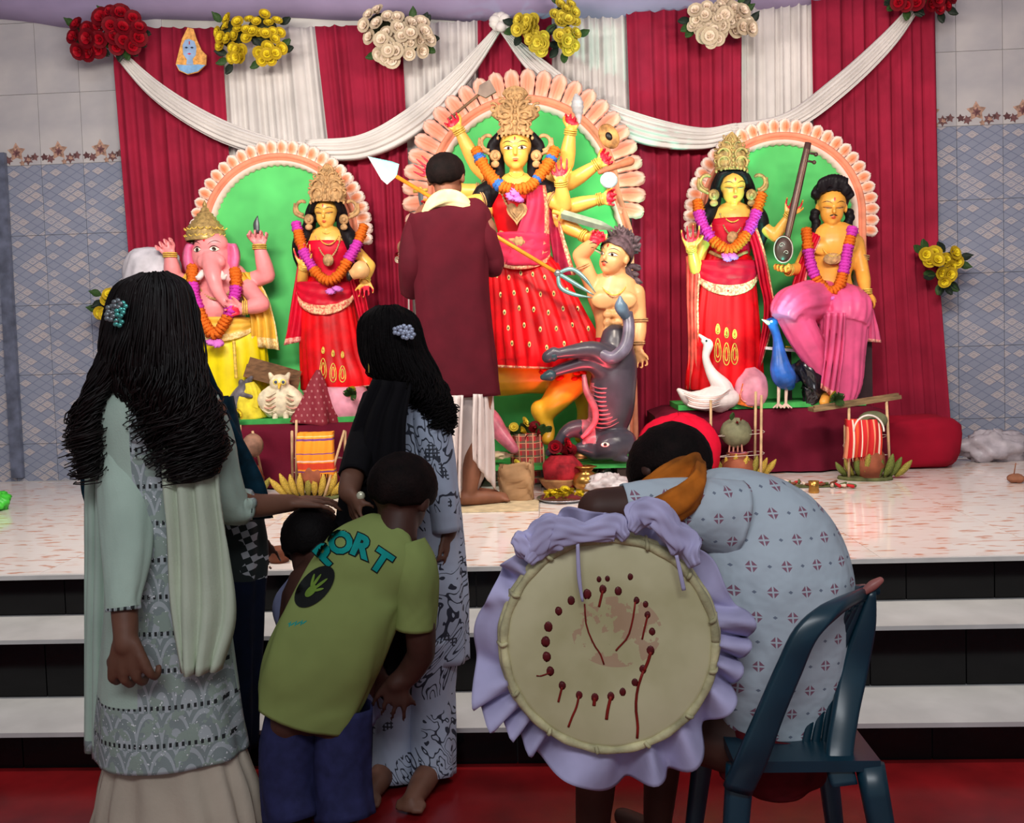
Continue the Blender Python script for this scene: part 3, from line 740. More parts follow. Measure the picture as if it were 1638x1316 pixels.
def garland(label, pts, segs, r, Y, tassel=None):
    """pts (px, py, dY); segs string of colour letters spread along; r px"""
    k = Y/F; A = [W(a, b, Y+c) for a, b, c in pts]; t = thing('garland', A[0], label, 'garland')
    Q = crom([tuple(a) for a in A], 200); L = np.concatenate([[0], np.cumsum(np.linalg.norm(np.diff(Q, axis=0), axis=1))])
    step = r*k*.62; n = int(L[-1]/step); rr = random.Random(len(label))
    for i in range(n+1):
        s = L[-1]*i/n; p = V([np.interp(s, L, Q[:, q]) for q in range(3)]); p2 = V([np.interp(min(s+.01, L[-1]), L, Q[:, q]) for q in range(3)]); p1 = V([np.interp(max(s-.01, 0), L, Q[:, q]) for q in range(3)])
        inst('blossom', BLM[segs[min(int(i/(n+1)*len(segs)), len(segs)-1)]], t, p, frame(p2-p1) @ Matrix.Rotation(rr.random()*6, 3, 'Z'), r*k*rr.uniform(.88, 1.1))
    if tassel:
        for j, (x, y) in enumerate(tassel): inst('blossom', BLM['p'], t, W(x, y, Y-.012+pts[len(pts)//2][2]), (rr.random(), rr.random(), 0), r*k*1.0)
    MB().tube(A, .003, 5, rows=40).obj('string', pm('garland_string', (230, 210, 160), .8), t)
    return t
def bangle(par, p, d, r, n=2, mat=GOLD2, name='bangle', sp=.011):
    R = frame(d)
    for i in range(n):
        c = V(p)+V(d).normalized()*(i-(n-1)/2)*sp
        MB().tube([c+R@V((r*math.cos(2*PI*j/14), r*math.sin(2*PI*j/14), 0)) for j in range(15)], .0042, 6).obj(name, mat, par)
def necklace(par, cx, y0, hw, dep, Y, mat=GOLD2, r=.005, dy=-.05, beads=True):
    """U-shaped chain"""
    mb = MB(); n = 22; pts = []
    for i in range(n+1):
        u = -1+2*i/n; pts.append(W(cx+u*hw, y0+dep*(1-u*u)**.8, Y+dy*(1-.6*u*u)))
    mb.tube(pts, r*.5, 5)
    if beads:
        for p in pts: mb.ell(p, r, nu=6, nv=4)
    mb.obj('necklace', mat, par)
def skirt(par, name, rings, Y, mats, nf=16, a0=.02, a1=.09, border=.93, rows=30, ryk=.62, ph=0., sq=0):
    k = Y/F; pts = [W(r[0], r[1], Y+(r[4] if len(r) > 4 else 0)) for r in rings]
    f = lambda th, t: 1+(a0+(a1-a0)*t)*(abs(math.sin(nf*th/2+ph+.5*math.sin(th*3)+.3*math.sin(5*t)))*1.2-.6)+.012*math.sin(th*7+t*9)
    mb = MB().sweep(pts, [r[2]*k for r in rings], [r[2]*k*(r[3] if len(r) > 3 and r[3] else ryk) for r in rings], n=nf*7, rows=rows, fold=f, matf=(lambda a, b: 1 if a > border else 0) if border < 1 else None, sq=sq)
    return mb.obj(name, mats, par)
def apron(par, name, cx, y0, y1, hw, arcy, Y, mats, dep=.09, ang=1.35, bw=.2, seed=0, lean=0):
    """curved over-fold: from y0 down to an arc (arcy px deeper in the middle)"""
    k = Y/F; G = []; nv, nu = 14, 44
    for i in range(nv+1):
        v = i/nv; row = []
        for j in range(nu+1):
            u = -1+2*j/nu; a = u*ang; yy = y0+v*((y1-y0)+arcy*(1-u*u))
            p = W(cx+hw*math.sin(a)/math.sin(ang)*(1+.02*v)+lean*v, yy, Y)
            row.append(p+V((0, -dep*(math.cos(a)*.9+.1)-.006*math.sin(u*17+v*6+seed)*v-.004*math.sin(v*20-u*3)+.01*v, 0)))
        G.append(row)
    return MB().grid(G, matf=lambda a, b: 1 if a > 1-bw else 0).obj(name, mats, par, thick=.008)
# =====================================================  CENTRE GODDESS
def torso(mb, cx, Y, ys, hws, ryk=.6, lean=None):
    k = Y/F; mb.sweep([W(c, y, Y) for c, y in zip(cx, ys)], [h*k for h in hws], [h*k*ryk for h in hws], n=24, rows=len(ys)*3, round_=True)
def arm(mb, Y, pts, rs=(15, 12.5, 8.5), hnd=None):
    """pts: px,py,dY of shoulder, elbow, wrist"""
    k = Y/F; P = [W(a, b, Y+c) for a, b, c in pts]
    mb.limb(P[:2], [rs[0]*k/2*1.0, rs[1]*k/2], rows=5); mb.limb([P[1], P[1]*.6+P[2]*.4, P[2]], [rs[1]*k/2, rs[1]*k/2*.98, rs[2]*k/2], rows=8)
    return P
Y0 = 5.12; K = Y0/F
dg = thing('goddess_statue', W(830, 600, 5.2), 'large painted clay goddess statue with many raised arms, tall crown and red sari', 'statue')
mb = MB(); hc = W(825, 240, Y0-.02); hh = 70*K
head(mb, hc, hh, (0, -1, -.05), (0, 0, 1), ears=False)
mb.limb([W(826, 265, Y0), W(827, 300, Y0+.01)], [11*K, 12.5*K])
torso(mb, [827, 827, 828, 830, 831], Y0+.01, [300, 322, 350, 385, 410], [40, 40, 34, 29, 36])
arms = [  # pts, hand dir(px dx,dy), palm, fist?
 ([(800, 300, .03), (764, 266, .0), (733, 207, -.05)], (-.55, 0, .85), (0, -1, 0), 1, 1),
 ([(795, 308, .04), (738, 306, .02), (694, 280, -.02)], (-.8, 0, .6), (0, -1, 0), 0, 1),
 ([(795, 312, 0), (752, 326, -.05), (698, 332, -.08)], (-1, 0, -.1), (0, -1, 0), 1, 1),
 ([(800, 318, .02), (756, 356, -.03), (704, 392, -.08)], (-1, 0, -.4), (0, -1, 0), 1, 1),
 ([(858, 300, .03), (906, 262, .02), (913, 208, -.03)], (.2, 0, 1), (0, -1, 0), 1, -1),
 ([(860, 308, -.02), (901, 330, -.06), (897, 290, -.11)], (-.1, 0, 1), (0, -1, 0), 0, 1),
 ([(862, 306, .05), (912, 292, .04), (957, 262, .0)], (.8, 0, .5), (0, -1, .2), 1, -1),
 ([(862, 314, .03), (906, 332, .0), (962, 318, -.04)], (1, 0, .05), (0, -1, 0), 1, -1),
 ([(862, 320, .04), (898, 356, .0), (936, 378, -.06)], (.9, 0, -.3), (0, -1, 0), 1, -1)]
paint = []
for pts, d, nr, fist, th in arms:
    P = arm(mb, Y0, pts, (27, 25, 15)); wr = P[2]
    (hand_fist if fist else hand_open)(mb, wr, d, nr, 38*K, thumb=th, fat=1.15)
    paint.append((wr+V(d).normalized()*24*K, 17*K, 1)); bangle(dg, wr-(wr-P[1]).normalized()*3*K, wr-P[1], 9.5*K, 3)
    q = P[1]*.55+P[0]*.45; bangle(dg, q, P[1]-P[0], 14*K, 2, CLAY, 'armlet')
ho = mb.skin('body', [SKY, PALM], dg, .0065, 3, paint)
face(dg, ho, hc, hh, (0, -1, -.05), (0, 0, 1))
h = MB()
h.ell(W(825, 226, Y0+.03), (30*K, .085, 34*K))
for s in (-1, 1):
    h.limb([W(825+s*27, 222, Y0), W(825+s*30, 250, Y0+.02), W(826+s*32, 285, Y0+.0), W(828+s*46, 315, Y0-.02), W(829+s*50, 340, Y0+.02)], [10*K, 12*K, 14*K, 17*K, 9*K])
    h.limb([W(828+s*34, 295, Y0-.03), W(829+s*62, 312, Y0-.02), W(829+s*60, 345, Y0), W(830+s*52, 372, Y0)], [13*K, 12*K, 9*K, 5*K])
    h.limb([W(825+s*24, 218, Y0-.03), W(825+s*38, 236, Y0-.01), W(825+s*33, 262, Y0-.02)], [9*K, 9*K, 5*K])
h.skin('hair', HAIR, dg, .007, 2)
crown(dg, 824, 213, 138, [(-.05, 27), (0, 29), (.12, 24), (.22, 24), (.34, 34), (.48, 37), (.58, 30), (.66, 17), (.76, 16), (.87, 20), (.95, 15), (1, 4)], Y0-.08, mat=CLAY, nsp=5, bul=.035)
for s in (-1, 1): earring(dg, 825+s*33, 212, 268, s, Y0-.04)
# sari: bodice, pink drape with cream border, apron, skirt
k = K
sb = skirt(dg, 'bodice', [(827, 306, 33), (827, 326, 43), (829, 350, 38), (831, 384, 33), (832, 412, 43)], Y0, [RED], 8, .01, .03, 1, rows=20)
G = []
for i in range(23):
    v = i/22; y = 296+v*128; row = []
    xl_ = 842+(-34)*max(0, v-.25)/.75 + 0; xr_ = 872+8*math.sin(v*PI*.8)
    for j in range(17):
        u = j/16; x = xl_+(xr_-xl_)*u; q = (x-830)/50
        row.append(W(x, y, Y0-.165*math.sqrt(max(.02, 1-q*q))-.004*math.sin(u*20+v*5)))
    G.append(row)
MB().grid(G, matf=lambda a, b: 1 if b > .72 else 0).obj('shoulder_drape', [PINKD, BORD], dg, thick=.008)
sk = skirt(dg, 'skirt', [(831, 402, 44), (834, 430, 56), (848, 480, 70), (860, 530, 82), (868, 565, 88), (868, 588, 84)], Y0, [RED, BORD], 24, .03, .10, .955, rows=40, ryk=.6)
apron(dg, 'overskirt', 832, 376, 408, 47, 26, Y0, [PINKD, BORD], dep=.168, bw=.2, ang=1.45)
bv = bvh_of(sk)
for r_ in range(5):
    for j in range(6):
        x = 795+r_*6+j*(19+r_*2.2); y = 440+r_*28+4*math.sin(j*2.+r_)
        p = W(x, y, Y0-.5); q = bv.ray_cast(p, ray(x, y).normalized(), 1.2)
        if q[0]: MB().ell(q[0], (2.6*K, .006, 4.6*K), nu=8, nv=6).ell(q[0]+V((0, -.005, 0)), (1.1*K, .004, 2.*K), nu=6, nv=4, mi=1).obj('feather_motif', [BORDY, pm('motif_green', (40, 90, 60), .5)], dg)
# left and right hanging veil edge
G = [[W(872+18*v+u*(14+16*v), 322+v*118, Y0-.03-.02*math.sin(u*6+v*4)) for u in np.linspace(0, 1, 10)] for v in np.linspace(0, 1, 16)]
MB().grid(G, matf=lambda a, b: 1 if b > .6 else 0).obj('veil', [pm('veil_maroon', (150, 30, 60), .5, var=.2), BORD], dg, thick=.01)
hrt = MB()
for sc, dy in ((1, 0), (.68, .008), (.4, .014)):
    o_ = []
    for i in range(20):
        t = 2*PI*i/20; o_.append((W(827+sc*1.05*16*math.sin(t)**3, 340-sc*1.25*(13*math.cos(t)-5*math.cos(2*t)-2*math.cos(3*t)-math.cos(4*t)), Y0-.16)))
    hrt.prism([(p.x, p.z) for p in o_], Y0-.175-dy, Y0-.155-dy)
hrt.obj('pendant', CLAY, dg, False)
necklace(dg, 826, 302, 25, 36, Y0-.02, CLAY, .008, -.12); necklace(dg, 826, 277, 11, 7, Y0-.03, GOLD2, .005, -.03); necklace(dg, 826, 284, 13, 8, Y0-.02, GOLD2, .005, -.04)
MB().tube([W(800, 372, Y0-.1), W(820, 384, Y0-.15), W(838, 382, Y0-.15), W(866, 372, Y0-.1)], [4*K, 5*K, 5*K, 3*K], 8, rows=12).ell(W(830, 386, Y0-.16), (10*K, .02, 9*K), fn=lambda a, p: 1+.12*math.cos(6*a)).obj('belt', CLAY, dg)
garland('orange marigold garland with blue tufts around the neck of the many-armed goddess', [(762, 240, -.1), (770, 258, -.12), (785, 282, -.16), (802, 298, -.2), (824, 303, -.22), (848, 298, -.2), (864, 280, -.16), (878, 262, -.13), (888, 240, -.1)], 'oboooooobooroooobooooboo', 8.8, Y0, [(818, 314), (828, 318), (824, 308)])
# things she holds
STEEL = pm('steel_paint', (150, 158, 160), .28, .7, var=.1); WOODB = pm('brown_wood', (120, 92, 70), .6, var=.25, vs=20, bmp=.3)
def sword(name, label, a, b, Ya, Yb, wd, mat, tip=.25):
    A, B = W(*a, Ya), W(*b, Yb); t = thing(name, A, label, 'weapon'); n = V((-(B-A).z, 0, (B-A).x)).normalized()
    G = [[A+(B-A)*s+n*(wd*q*(1 if s < 1-tip else max(.03, (1-s)/tip)))+V((0, -.008*(1-abs(q)), 0)) for q in (-1, 0, 1)] for s in np.linspace(.12, 1, 12)]
    MB().grid(G).obj('blade', mat, t, False, thick=.006)
    MB().tube([A, A+(B-A)*.14], .012, 8).tube([A+(B-A)*.13-n*.04, A+(B-A)*.13+n*.04], .01, 8).obj('hilt', GOLD2, t)
    return t
sword('sword', 'grey curved sword blade beside the goddess waist above the green gap', (884, 338), (986, 368), Y0-.08, Y0-.14, .024, pm('sword_green_grey', (134, 146, 128), .35, .4))
t = thing('battle_axe', W(755, 165, Y0), 'long-handled grey axe held in the highest raised left hand', 'weapon')
MB().tube([W(716, 192, Y0-.03), W(780, 140, Y0-.03)], .008, 8).obj('shaft', WOODB, t)
MB().prism([(p.x, p.z) for p in (W(768, 140, Y0), W(784, 131, Y0), W(795, 150, Y0), W(778, 160, Y0), W(765, 154, Y0))], Y0-.05, Y0-.03).obj('blade', pm('axe_grey', (140, 122, 110), .5), t, False)
t = thing('conch_shell', W(922, 175, Y0), 'white conch shell in the highest raised right hand of the goddess', 'shell')
MB().sweep([W(921, 150, Y0-.08), W(923, 160, Y0-.08), W(924, 172, Y0-.08), W(926, 186, Y0-.07), W(927, 198, Y0-.06)], [2*K, 8*K, 9.5*K, 5*K, 1.5*K], rows=22, fold=lambda a, q: 1+.10*math.sin(q*40+a)).obj('shell', pm('shell_white', (190, 190, 192), .4), t)
t = thing('discus', W(972, 222, Y0), 'oval dark and orange painted disc behind the second right hand', 'disc')
MB().ell(W(974, 218, Y0-.03), (15*K, .016, 21*K), Matrix.Rotation(-.5, 3, 'Y')).obj('disc', pm('disc_orange', (206, 140, 84), .5, var=.55, vs=16), t)
MB().ell(W(974, 218, Y0-.045), (5*K, .012, 7*K), Matrix.Rotation(-.5, 3, 'Y')).obj('boss', INK, t)
t = thing('mace', W(990, 262, Y0), 'brown club slanting by the second right hand', 'weapon')
MB().limb([W(960, 275, Y0-.06), W(985, 266, Y0-.07), W(1008, 258, Y0-.08)], [4*K, 5*K, 7*K]).obj('club', pm('club_brown', (196, 120, 86), .5), t)
t = thing('lotus_bud', W(972, 288, Y0), 'small white painted flower bud between the two right hands', 'ornament')
for i in range(6):
    a = i*1.05; MB().ell(W(974+7*math.cos(a), 288+6*math.sin(a), Y0-.08), (7*K, .012, 9*K), Matrix.Rotation(a, 3, 'Y')).obj('petal', pm('bud_white', (176, 196, 202), .5), t)
sword('dagger', 'short steel dagger pointing down by the second left hand', (672, 300), (675, 338), Y0-.05, Y0-.08, .012, STEEL, .5)
# trident
t = thing('trident', W(640, 285, 4.9), 'long orange-shafted trident slanting across the goddess with silvery ends', 'weapon')
TA, TB = W(634, 282, 4.86), W(892, 437, 4.82)
MB().tube([TA, TB], .0105, 10).obj('shaft', pm('shaft_orange', (240, 150, 40), .4, var=.1), t)
dT = (TB-TA).normalized(); nT = V((-dT.z, 0, dT.x))
tip = W(588, 250, 4.87)
for s, c in ((1, (70, 160, 154)), (-1, (104, 106, 106))):
    MB().add([tip, TA+nT*s*.0, TA-dT*.02+nT*s*.062, TA-dT*.06+nT*s*.055, tip+V((0, .014, 0)), TA+V((0, .014, 0))], [(0, 1, 2, 3), (4, 5, 2, 3), (0, 4, 3), (1, 5, 2)]).obj('fin', pm('fin%d' % s, c, .3, .2), t, False)
for s in (-1, 0, 1):
    MB().tube([TB, TB+dT*.05+nT*s*.055, TB+dT*.13+nT*s*.05, TB+dT*.22+nT*s*.015], [.010, .012, .011, .002], 8, rows=12).obj('prong', pm('prong_teal', (130, 176, 172), .25, .5), t)
MB().ell(TB, .02).obj('collar', STEEL, t)
# =====================================================  LION, BUFFALO, DEMON
LIONM = pm('lion_yellow', (240, 178, 44), .36, var=.18, vs=5)
ln = thing('lion_statue', W(860, 640, 5.2), 'glossy yellow-orange lion statue under the red skirt, its head hidden by the man in maroon', 'statue')
YL = 5.22; k = YL/F; mb = MB()
mb.limb([W(735, 590, YL-.1), W(790, 600, YL), W(850, 598, YL+.03), W(915, 602, YL+.08), W(940, 612, YL+.1)], [26*k, 34*k, 32*k, 32*k, 20*k])
mb.limb([W(915, 610, YL-.04), W(888, 640, YL-.1), W(868, 668, YL-.1)], [26*k, 21*k, 13*k]); mb.limb([W(864, 655, YL-.1), W(872, 675, YL-.1), W(879, 690, YL-.12), W(876, 702, YL-.14)], [16*k, 13*k, 9*k, 10*k])
mb.limb([W(760, 610, YL-.04), W(752, 650, YL-.06), W(756, 690, YL-.05)], [20*k, 14*k, 10*k]); mb.limb([W(756, 692, YL-.05), W(748, 700, YL-.14)], [10*k, 11*k])
mb.limb([W(930, 615, YL+.1), W(936, 655, YL+.12), W(928, 700, YL+.1)], [22*k, 14*k, 10*k])
mb.limb([W(722, 585, YL-.1), W(712, 565, YL-.14)], [30*k, 28*k]); mb.limb([W(708, 566, YL-.2), W(700, 574, YL-.26)], [18*k, 13*k])
mb.skin('body', [LIONM], ln, .01, 5)
mb = MB()
for i in range(16):
    a = i*.6; c = W(722+14*math.cos(a), 578+22*math.sin(a), YL-.08+.04*math.sin(i*2.1)); mb.limb([c, c+V((.05*math.cos(a), -.02, -.06*math.sin(a)-.02))], [.03, .012])
mb.obj('mane', pm('mane_orange', (214, 84, 24), .5, var=.3), ln)
mb = MB()
for i in range(16):
    x = 905+random.Random(i).uniform(-45, 30); y = 597+random.Random(i+50).uniform(-9, 9); mb.ell(W(x, y, YL-.1-.02), (7*k, .03, 3.5*k), Matrix.Rotation(.5*math.sin(i), 3, 'Y'), 8, 6)
mb.obj('red_tuft', pm('tuft_red', (214, 44, 24), .5, var=.3), ln)
# buffalo
BUF = pm('buffalo_grey', (66, 62, 72), .30, var=.25, vs=6); BUFP = pm('buffalo_pink_belly', (170, 92, 104), .35, var=.25, vs=12)
bf = thing('buffalo_statue', W(965, 740, 5.0), 'dark grey buffalo statue standing on its head before the muscular demon', 'statue')
YB = 5.02; k = YB/F; mb = MB()
mb.sweep([W(985, 540, YB), W(985, 580, YB-.01), W(980, 620, YB-.02), W(976, 660, YB-.02), W(966, 700, YB-.02)], [24*k, 34*k, 37*k, 36*k, 26*k], [22*k, 30*k, 32*k, 30*k, 22*k], n=26, rows=18, round_=True)
mb.limb([W(975, 575, YB-.06), W(948, 560, YB-.12), W(915, 562, YB-.16), W(886, 567, YB-.18)], [22*k, 15*k, 11*k, 8*k]); mb.limb([W(886, 563, YB-.18), W(876, 571, YB-.18)], [9*k, 10*k])
mb.limb([W(972, 600, YB-.05), W(945, 580, YB-.08), W(905, 588, YB-.1), W(874, 600, YB-.12)], [20*k, 14*k, 10*k, 7*k])
mb.limb([W(966, 698, YB-.02), W(930, 686, YB-.06), W(908, 690, YB-.1), W(890, 712, YB-.12), W(878, 724, YB-.14)], [20*k, 16*k, 12*k, 8*k, 7*k])
mb.limb([W(965, 700, YB-.06), W(940, 705, YB-.1), W(960, 722, YB-.1)], [16*k, 12*k, 10*k])
mb.limb([W(950, 722, YB-.08), W(975, 712, YB-.1), W(998, 706, YB-.08)], [15*k, 23*k, 20*k], rows=9); mb.limb([W(948, 722, YB-.1), W(928, 716, YB-.12)], [12*k, 9*k])
mb.limb([W(1000, 700, YB-.1), W(1010, 722, YB-.12)], [9*k, 4*k]); mb.limb([W(985, 728, YB-.1), W(1004, 735, YB-.12)], [10*k, 5*k])
def bel(cc, mi):
    l = np.array(W(950, 640, YB)); mi[(cc[:, 0] < l[0]-.0) & (cc[:, 0] > l[0]-.07) & (cc[:, 1] < YB-.03) & (cc[:, 2] > W(950, 705, YB).z) & (cc[:, 2] < W(950, 612, YB).z)] = 1; return mi
mb.skin('body', [BUF, BUFP], bf, .009, 4, [bel])
mb = MB()
for i in range(10):
    y = 618+i*7; mb.tube([W(944, y-2, YB-.07), W(958, y+3, YB-.115), W(974, y+2, YB-.118), W(990, y-6, YB-.11)], [.002, .0045, .0045, .002], 5, rows=8)
mb.obj('belly_fold', BUFP, bf)
MB().tube([W(934, 600, YB-.1), W(938, 625, YB-.13), W(950, 650, YB-.14), W(952, 672, YB-.14), W(940, 690, YB-.14), W(930, 700, YB-.14)], [.012, .018, .02, .018, .015, .01], 10, rows=24).obj('entrail', BUFP, bf)
MB().tube([W(1003, 500, YB-.1), W(1006, 525, YB-.12), W(1000, 555, YB-.14), W(980, 572, YB-.14), W(960, 564, YB-.13), W(950, 556, YB-.1)], [.030, .032, .036, .034, .026, .012], 12, rows=26).obj('snake_coil', pm('snake_grey', (104, 98, 116), .3, var=.25, vs=14), bf, label='grey snake-like coil')
MB().limb([W(1001, 505, YB-.12), W(993, 490, YB-.16), W(992, 476, YB-.17)], [.026, .034, .010]).obj('snake_hood', pm('snake_blue', (96, 120, 140), .3, var=.2, vs=14), bf)
for a, b in ((876, 571), (872, 602)): MB().limb([W(a+8, b-2, YB-.18), W(a-3, b+1, YB-.18)], [9.5*k, 5*k]).obj('hoof', pm('hoof_teal', (46, 70, 78), .3), bf)
MB().ell(W(968, 711, YB-.23), (.022, .01, .012)).obj('eye', EYEW, bf); MB().ell(W(968, 711, YB-.24), (.009, .006, .009)).obj('iris', INK, bf)
# demon
dm = thing('demon_statue', W(985, 540, 5.12), 'bare-chested muscular demon statue with wild grey hair, tilted face and raised arm', 'statue')
YM = 5.1; k = YM/F; mb = MB(); hc = W(982, 412, YM-.03); hh = 64*k; fd, ud = V((-.55, -.8, .22)), V((.30, .10, 1))
head(mb, hc, hh, fd, ud)
mb.limb([W(988, 432, YM), W(984, 455, YM)], [13*k, 15*k])
torso(mb, [984, 982, 982, 980, 980, 982], YM, [455, 470, 492, 520, 545, 560], [36, 43, 37, 27, 29, 26], .58)
for s in (-1, 1): mb.ell(W(982+s*17, 480, YM-.08), (20*k, .018, 14*k))
for i in range(3):
    for s in (-1, 1): mb.ell(W(980+s*8, 503+i*13, YM-.075), (8.5*k, .018, 6.5*k))
arm(mb, YM, [(950, 462, 0), (928, 408, -.03), (950, 388, -.1)], (27, 25, 18)); hand_fist(mb, W(952, 388, YM-.1), (.4, -.2, .8), (0, -1, -.3), 34*k, thumb=1, fat=1.2)
arm(mb, YM, [(1018, 468, 0), (1022, 518, 0), (1020, 556, -.04)], (28, 25, 17)); hand(mb, W(1021, 560, YM-.05), (.1, -.1, -1), (-.5, -1, 0), 38*k, thumb=-1, fat=1.2, curl=(.5, .7, .5))
SKD = pm('demon_skin', (228, 168, 112), .34, var=.12, vs=7)
ho = mb.skin('body', [SKD, PALM], dm, .0065, 3, [(W(956, 378, YM-.1), 15*k, 1)])
face(dm, ho, hc, hh, fd, ud, mous=True)
DMH = [dm, hc, hh, fd, ud]
mb = MB(); rr = random.Random(5)
for i in range(110):
    a = rr.uniform(-.9, 3.0); q = rr.uniform(.5, 1.0); c = W(992+24*q*math.cos(a), 396-24*q*math.sin(a)+4, YM-.02+.07*rr.random())
    if a < -.1: c = W(1005+rr.uniform(-6, 10), 425+rr.uniform(0, 40), YM+.04)
    d = V((math.cos(a)*.7+rr.uniform(-.3, .3), rr.uniform(-.3, .3), math.sin(a)*.7+rr.uniform(-.3, .3)))*.05
    mb.limb([c, c+d*.6, c+d+V((.01*math.sin(i), 0, .012*math.cos(i)))], [.017, .014, .006], 8)
mb.ell(W(992, 396, YM+.02), (25*k, .085, 24*k)); mb.obj('hair', pm('demon_hair', (96, 78, 84), .5, var=.4, vs=30), dm)
skirt(dm, 'loincloth', [(982, 540, 31), (982, 556, 36), (984, 574, 36)], YM, [CRIM], 10, .03, .06, 1, rows=10)
necklace(dm, 982, 452, 22, 20, YM-.01, GOLD2, .005, -.10); bangle(dm, W(1022, 512, YM), (0, 0, 1), 14*k, 2, CLAY, 'armlet'); bangle(dm, W(1021, 548, YM-.04), (0, 0, 1), 10*k, 2, CLAY); bangle(dm, W(931, 428, YM-.02), W(928, 408, YM)-W(950, 462, YM), 15*k, 2, CLAY, 'armlet')
# =====================================================  SIDE GODDESSES
def goddess(name, label, hx, hy, Y, hh, sh, waist, hem, arms, crn, gar, ap, edge):
    """hx, hy face centre px; hh head height px; sh (x, y, half); waist (x, y, half); hem rings"""
    k = Y/F; t = thing(name, W(hem[-1][0], hem[-1][1], Y), label, 'statue'); mb = MB(); hc = W(hx, hy, Y-.01)
    head(mb, hc, hh*k, (0, -1, -.12), (0, 0, 1), ears=False)
    mb.limb([W(hx, hy+hh*.3, Y), W(hx*.5+sh[0]*.5, sh[1]+2, Y+.01)], [9*k, 11*k])
    torso(mb, [sh[0], sh[0], (sh[0]+waist[0])/2, waist[0], waist[0]], Y+.01, [sh[1]+2, sh[1]+14, (sh[1]+waist[1])/2+4, waist[1], waist[1]+14], [sh[2]*.86, sh[2]*.92, sh[2]*.8, waist[2]*.88, waist[2]])
    paint = []
    for pts, d, nr, kind, th, L in arms:
        P = arm(mb, Y, pts, (21, 18, 12)); wr = P[2]
        if kind == 'open': hand_open(mb, wr, d, nr, L*k, thumb=th, fat=1.1)
        elif kind == 'fist': hand_fist(mb, wr, d, nr, L*k, thumb=th, fat=1.1)
        else: hand(mb, wr, d, nr, L*k, thumb=th, fat=1.1, curl=(.45, .5, .4))
        paint.append((wr+V(d).normalized()*L*.62*k, L*.36*k, 1)); bangle(t, wr, wr-P[1], 7.5*k, 3)
    ho = mb.skin('body', [SKY, PALM], t, .0055, 3, paint); face(t, ho, hc, hh*k, (0, -1, -.12), (0, 0, 1), 1)
    h = MB(); h.ell(W(hx, hy-hh*.13, Y+.03), (hh*.46*k, .07, hh*.5*k))
    for s in (-1, 1):
        h.limb([W(hx+s*hh*.36, hy-hh*.3, Y-.02), W(hx+s*hh*.46, hy, Y+.01), W(hx+s*hh*.52, hy+hh*.45, Y+.01), W(hx+s*hh*.75, hy+hh*.85, Y-.02), W(hx+s*hh*.82, hy+hh*1.25, Y+.0), W(hx+s*hh*.78, hy+hh*1.6, Y+.02)], [7*k, 9*k, 11*k, 13*k, 10*k, 5*k])
        h.limb([W(hx+s*hh*.05, hy-hh*.46, Y-.07), W(hx+s*hh*.30, hy-hh*.36, Y-.07), W(hx+s*hh*.42, hy-hh*.05, Y-.03)], [5*k, 6*k, 5*k])
    h.skin('hair', HAIR, t, .006, 2)
    cx, yb, yt, prof, mt = crn; crown(t, cx, yb, yt, prof, Y-.07, mat=mt, nsp=4)
    for s in (-1, 1): earring(t, hx+s*hh*.52, hy-hh*.42, hy+hh*.52, s, Y-.03, mt)
    skirt(t, 'bodice', [(sh[0], sh[1]+8, sh[2]*.9), (sh[0], sh[1]+22, sh[2]), ((sh[0]+waist[0])/2, (sh[1]+waist[1])/2+6, sh[2]*.92), (waist[0], waist[1], waist[2]), (waist[0], waist[1]+16, waist[2]*1.15)], Y, [CRIM], 7, .01, .03, 1, rows=20)
    sk = skirt(t, 'skirt', [(waist[0], waist[1]+2, waist[2]*1.1)]+hem, Y, [RED, BORDP], 18, .025, .07, .945, rows=40)
    bv = bvh_of(sk)
    for a in ap: apron(t, 'overskirt', *a, Y, [CRIM, BORD], dep=.125, bw=.30)
    for q in edge: loop_motif(t, bv, q[0], q[1], Y, q[2], q[3])
    necklace(t, hx, hy+hh*.52, 9, 5, Y-.02, GOLD2, .004, -.04); necklace(t, sh[0], sh[1]-1, 16, 14, Y-.01, GOLD2, .004, -.09); necklace(t, sh[0], sh[1], 20, 34, Y-.01, mt, .006, -.10)
    MB().ell(W(sh[0], sh[1]+38, Y-.115), (8*k, .015, 9*k), fn=lambda a, p: 1+.1*math.cos(6*a)).obj('pendant', CLAY, t)
    MB().tube([W(waist[0]-waist[2]*.9, waist[1]-2, Y-.05), W(waist[0], waist[1]+8, Y-.125), W(waist[0]+waist[2]*.9, waist[1]-2, Y-.05)], 3*k, 8, rows=12).obj('belt', CLAY, t)
    return t, sk
def drape(par, name, Lp, Rp, Y, mats, bw=.25, n=18, fold=.012, y1=0, side='b'):
    """hanging cloth between two px edge lines (x, y, dY)"""
    A, B = crom(Lp, n), crom(Rp, n); G = []
    for i in range(n):
        a, b = W(A[i][0], A[i][1], Y+A[i][2]), W(B[i][0], B[i][1], Y+B[i][2])
        G.append([a*(1-u)+b*u+V((0, -fold*math.sin(u*19+i*.12)-.02*math.sin(PI*u), 0)) for u in np.linspace(0, 1, 22)])
    f = (lambda a, b: 1 if (a > 1-bw or b > 1-bw*.8) else 0) if side == 'b' else (lambda a, b: 1 if a > 1-bw else 0) if side == 'h' else (lambda a, b: 1 if b > 1-bw else 0)
    return MB().grid(G, matf=f).obj(name, mats, par, thick=.009)
YA = 5.42
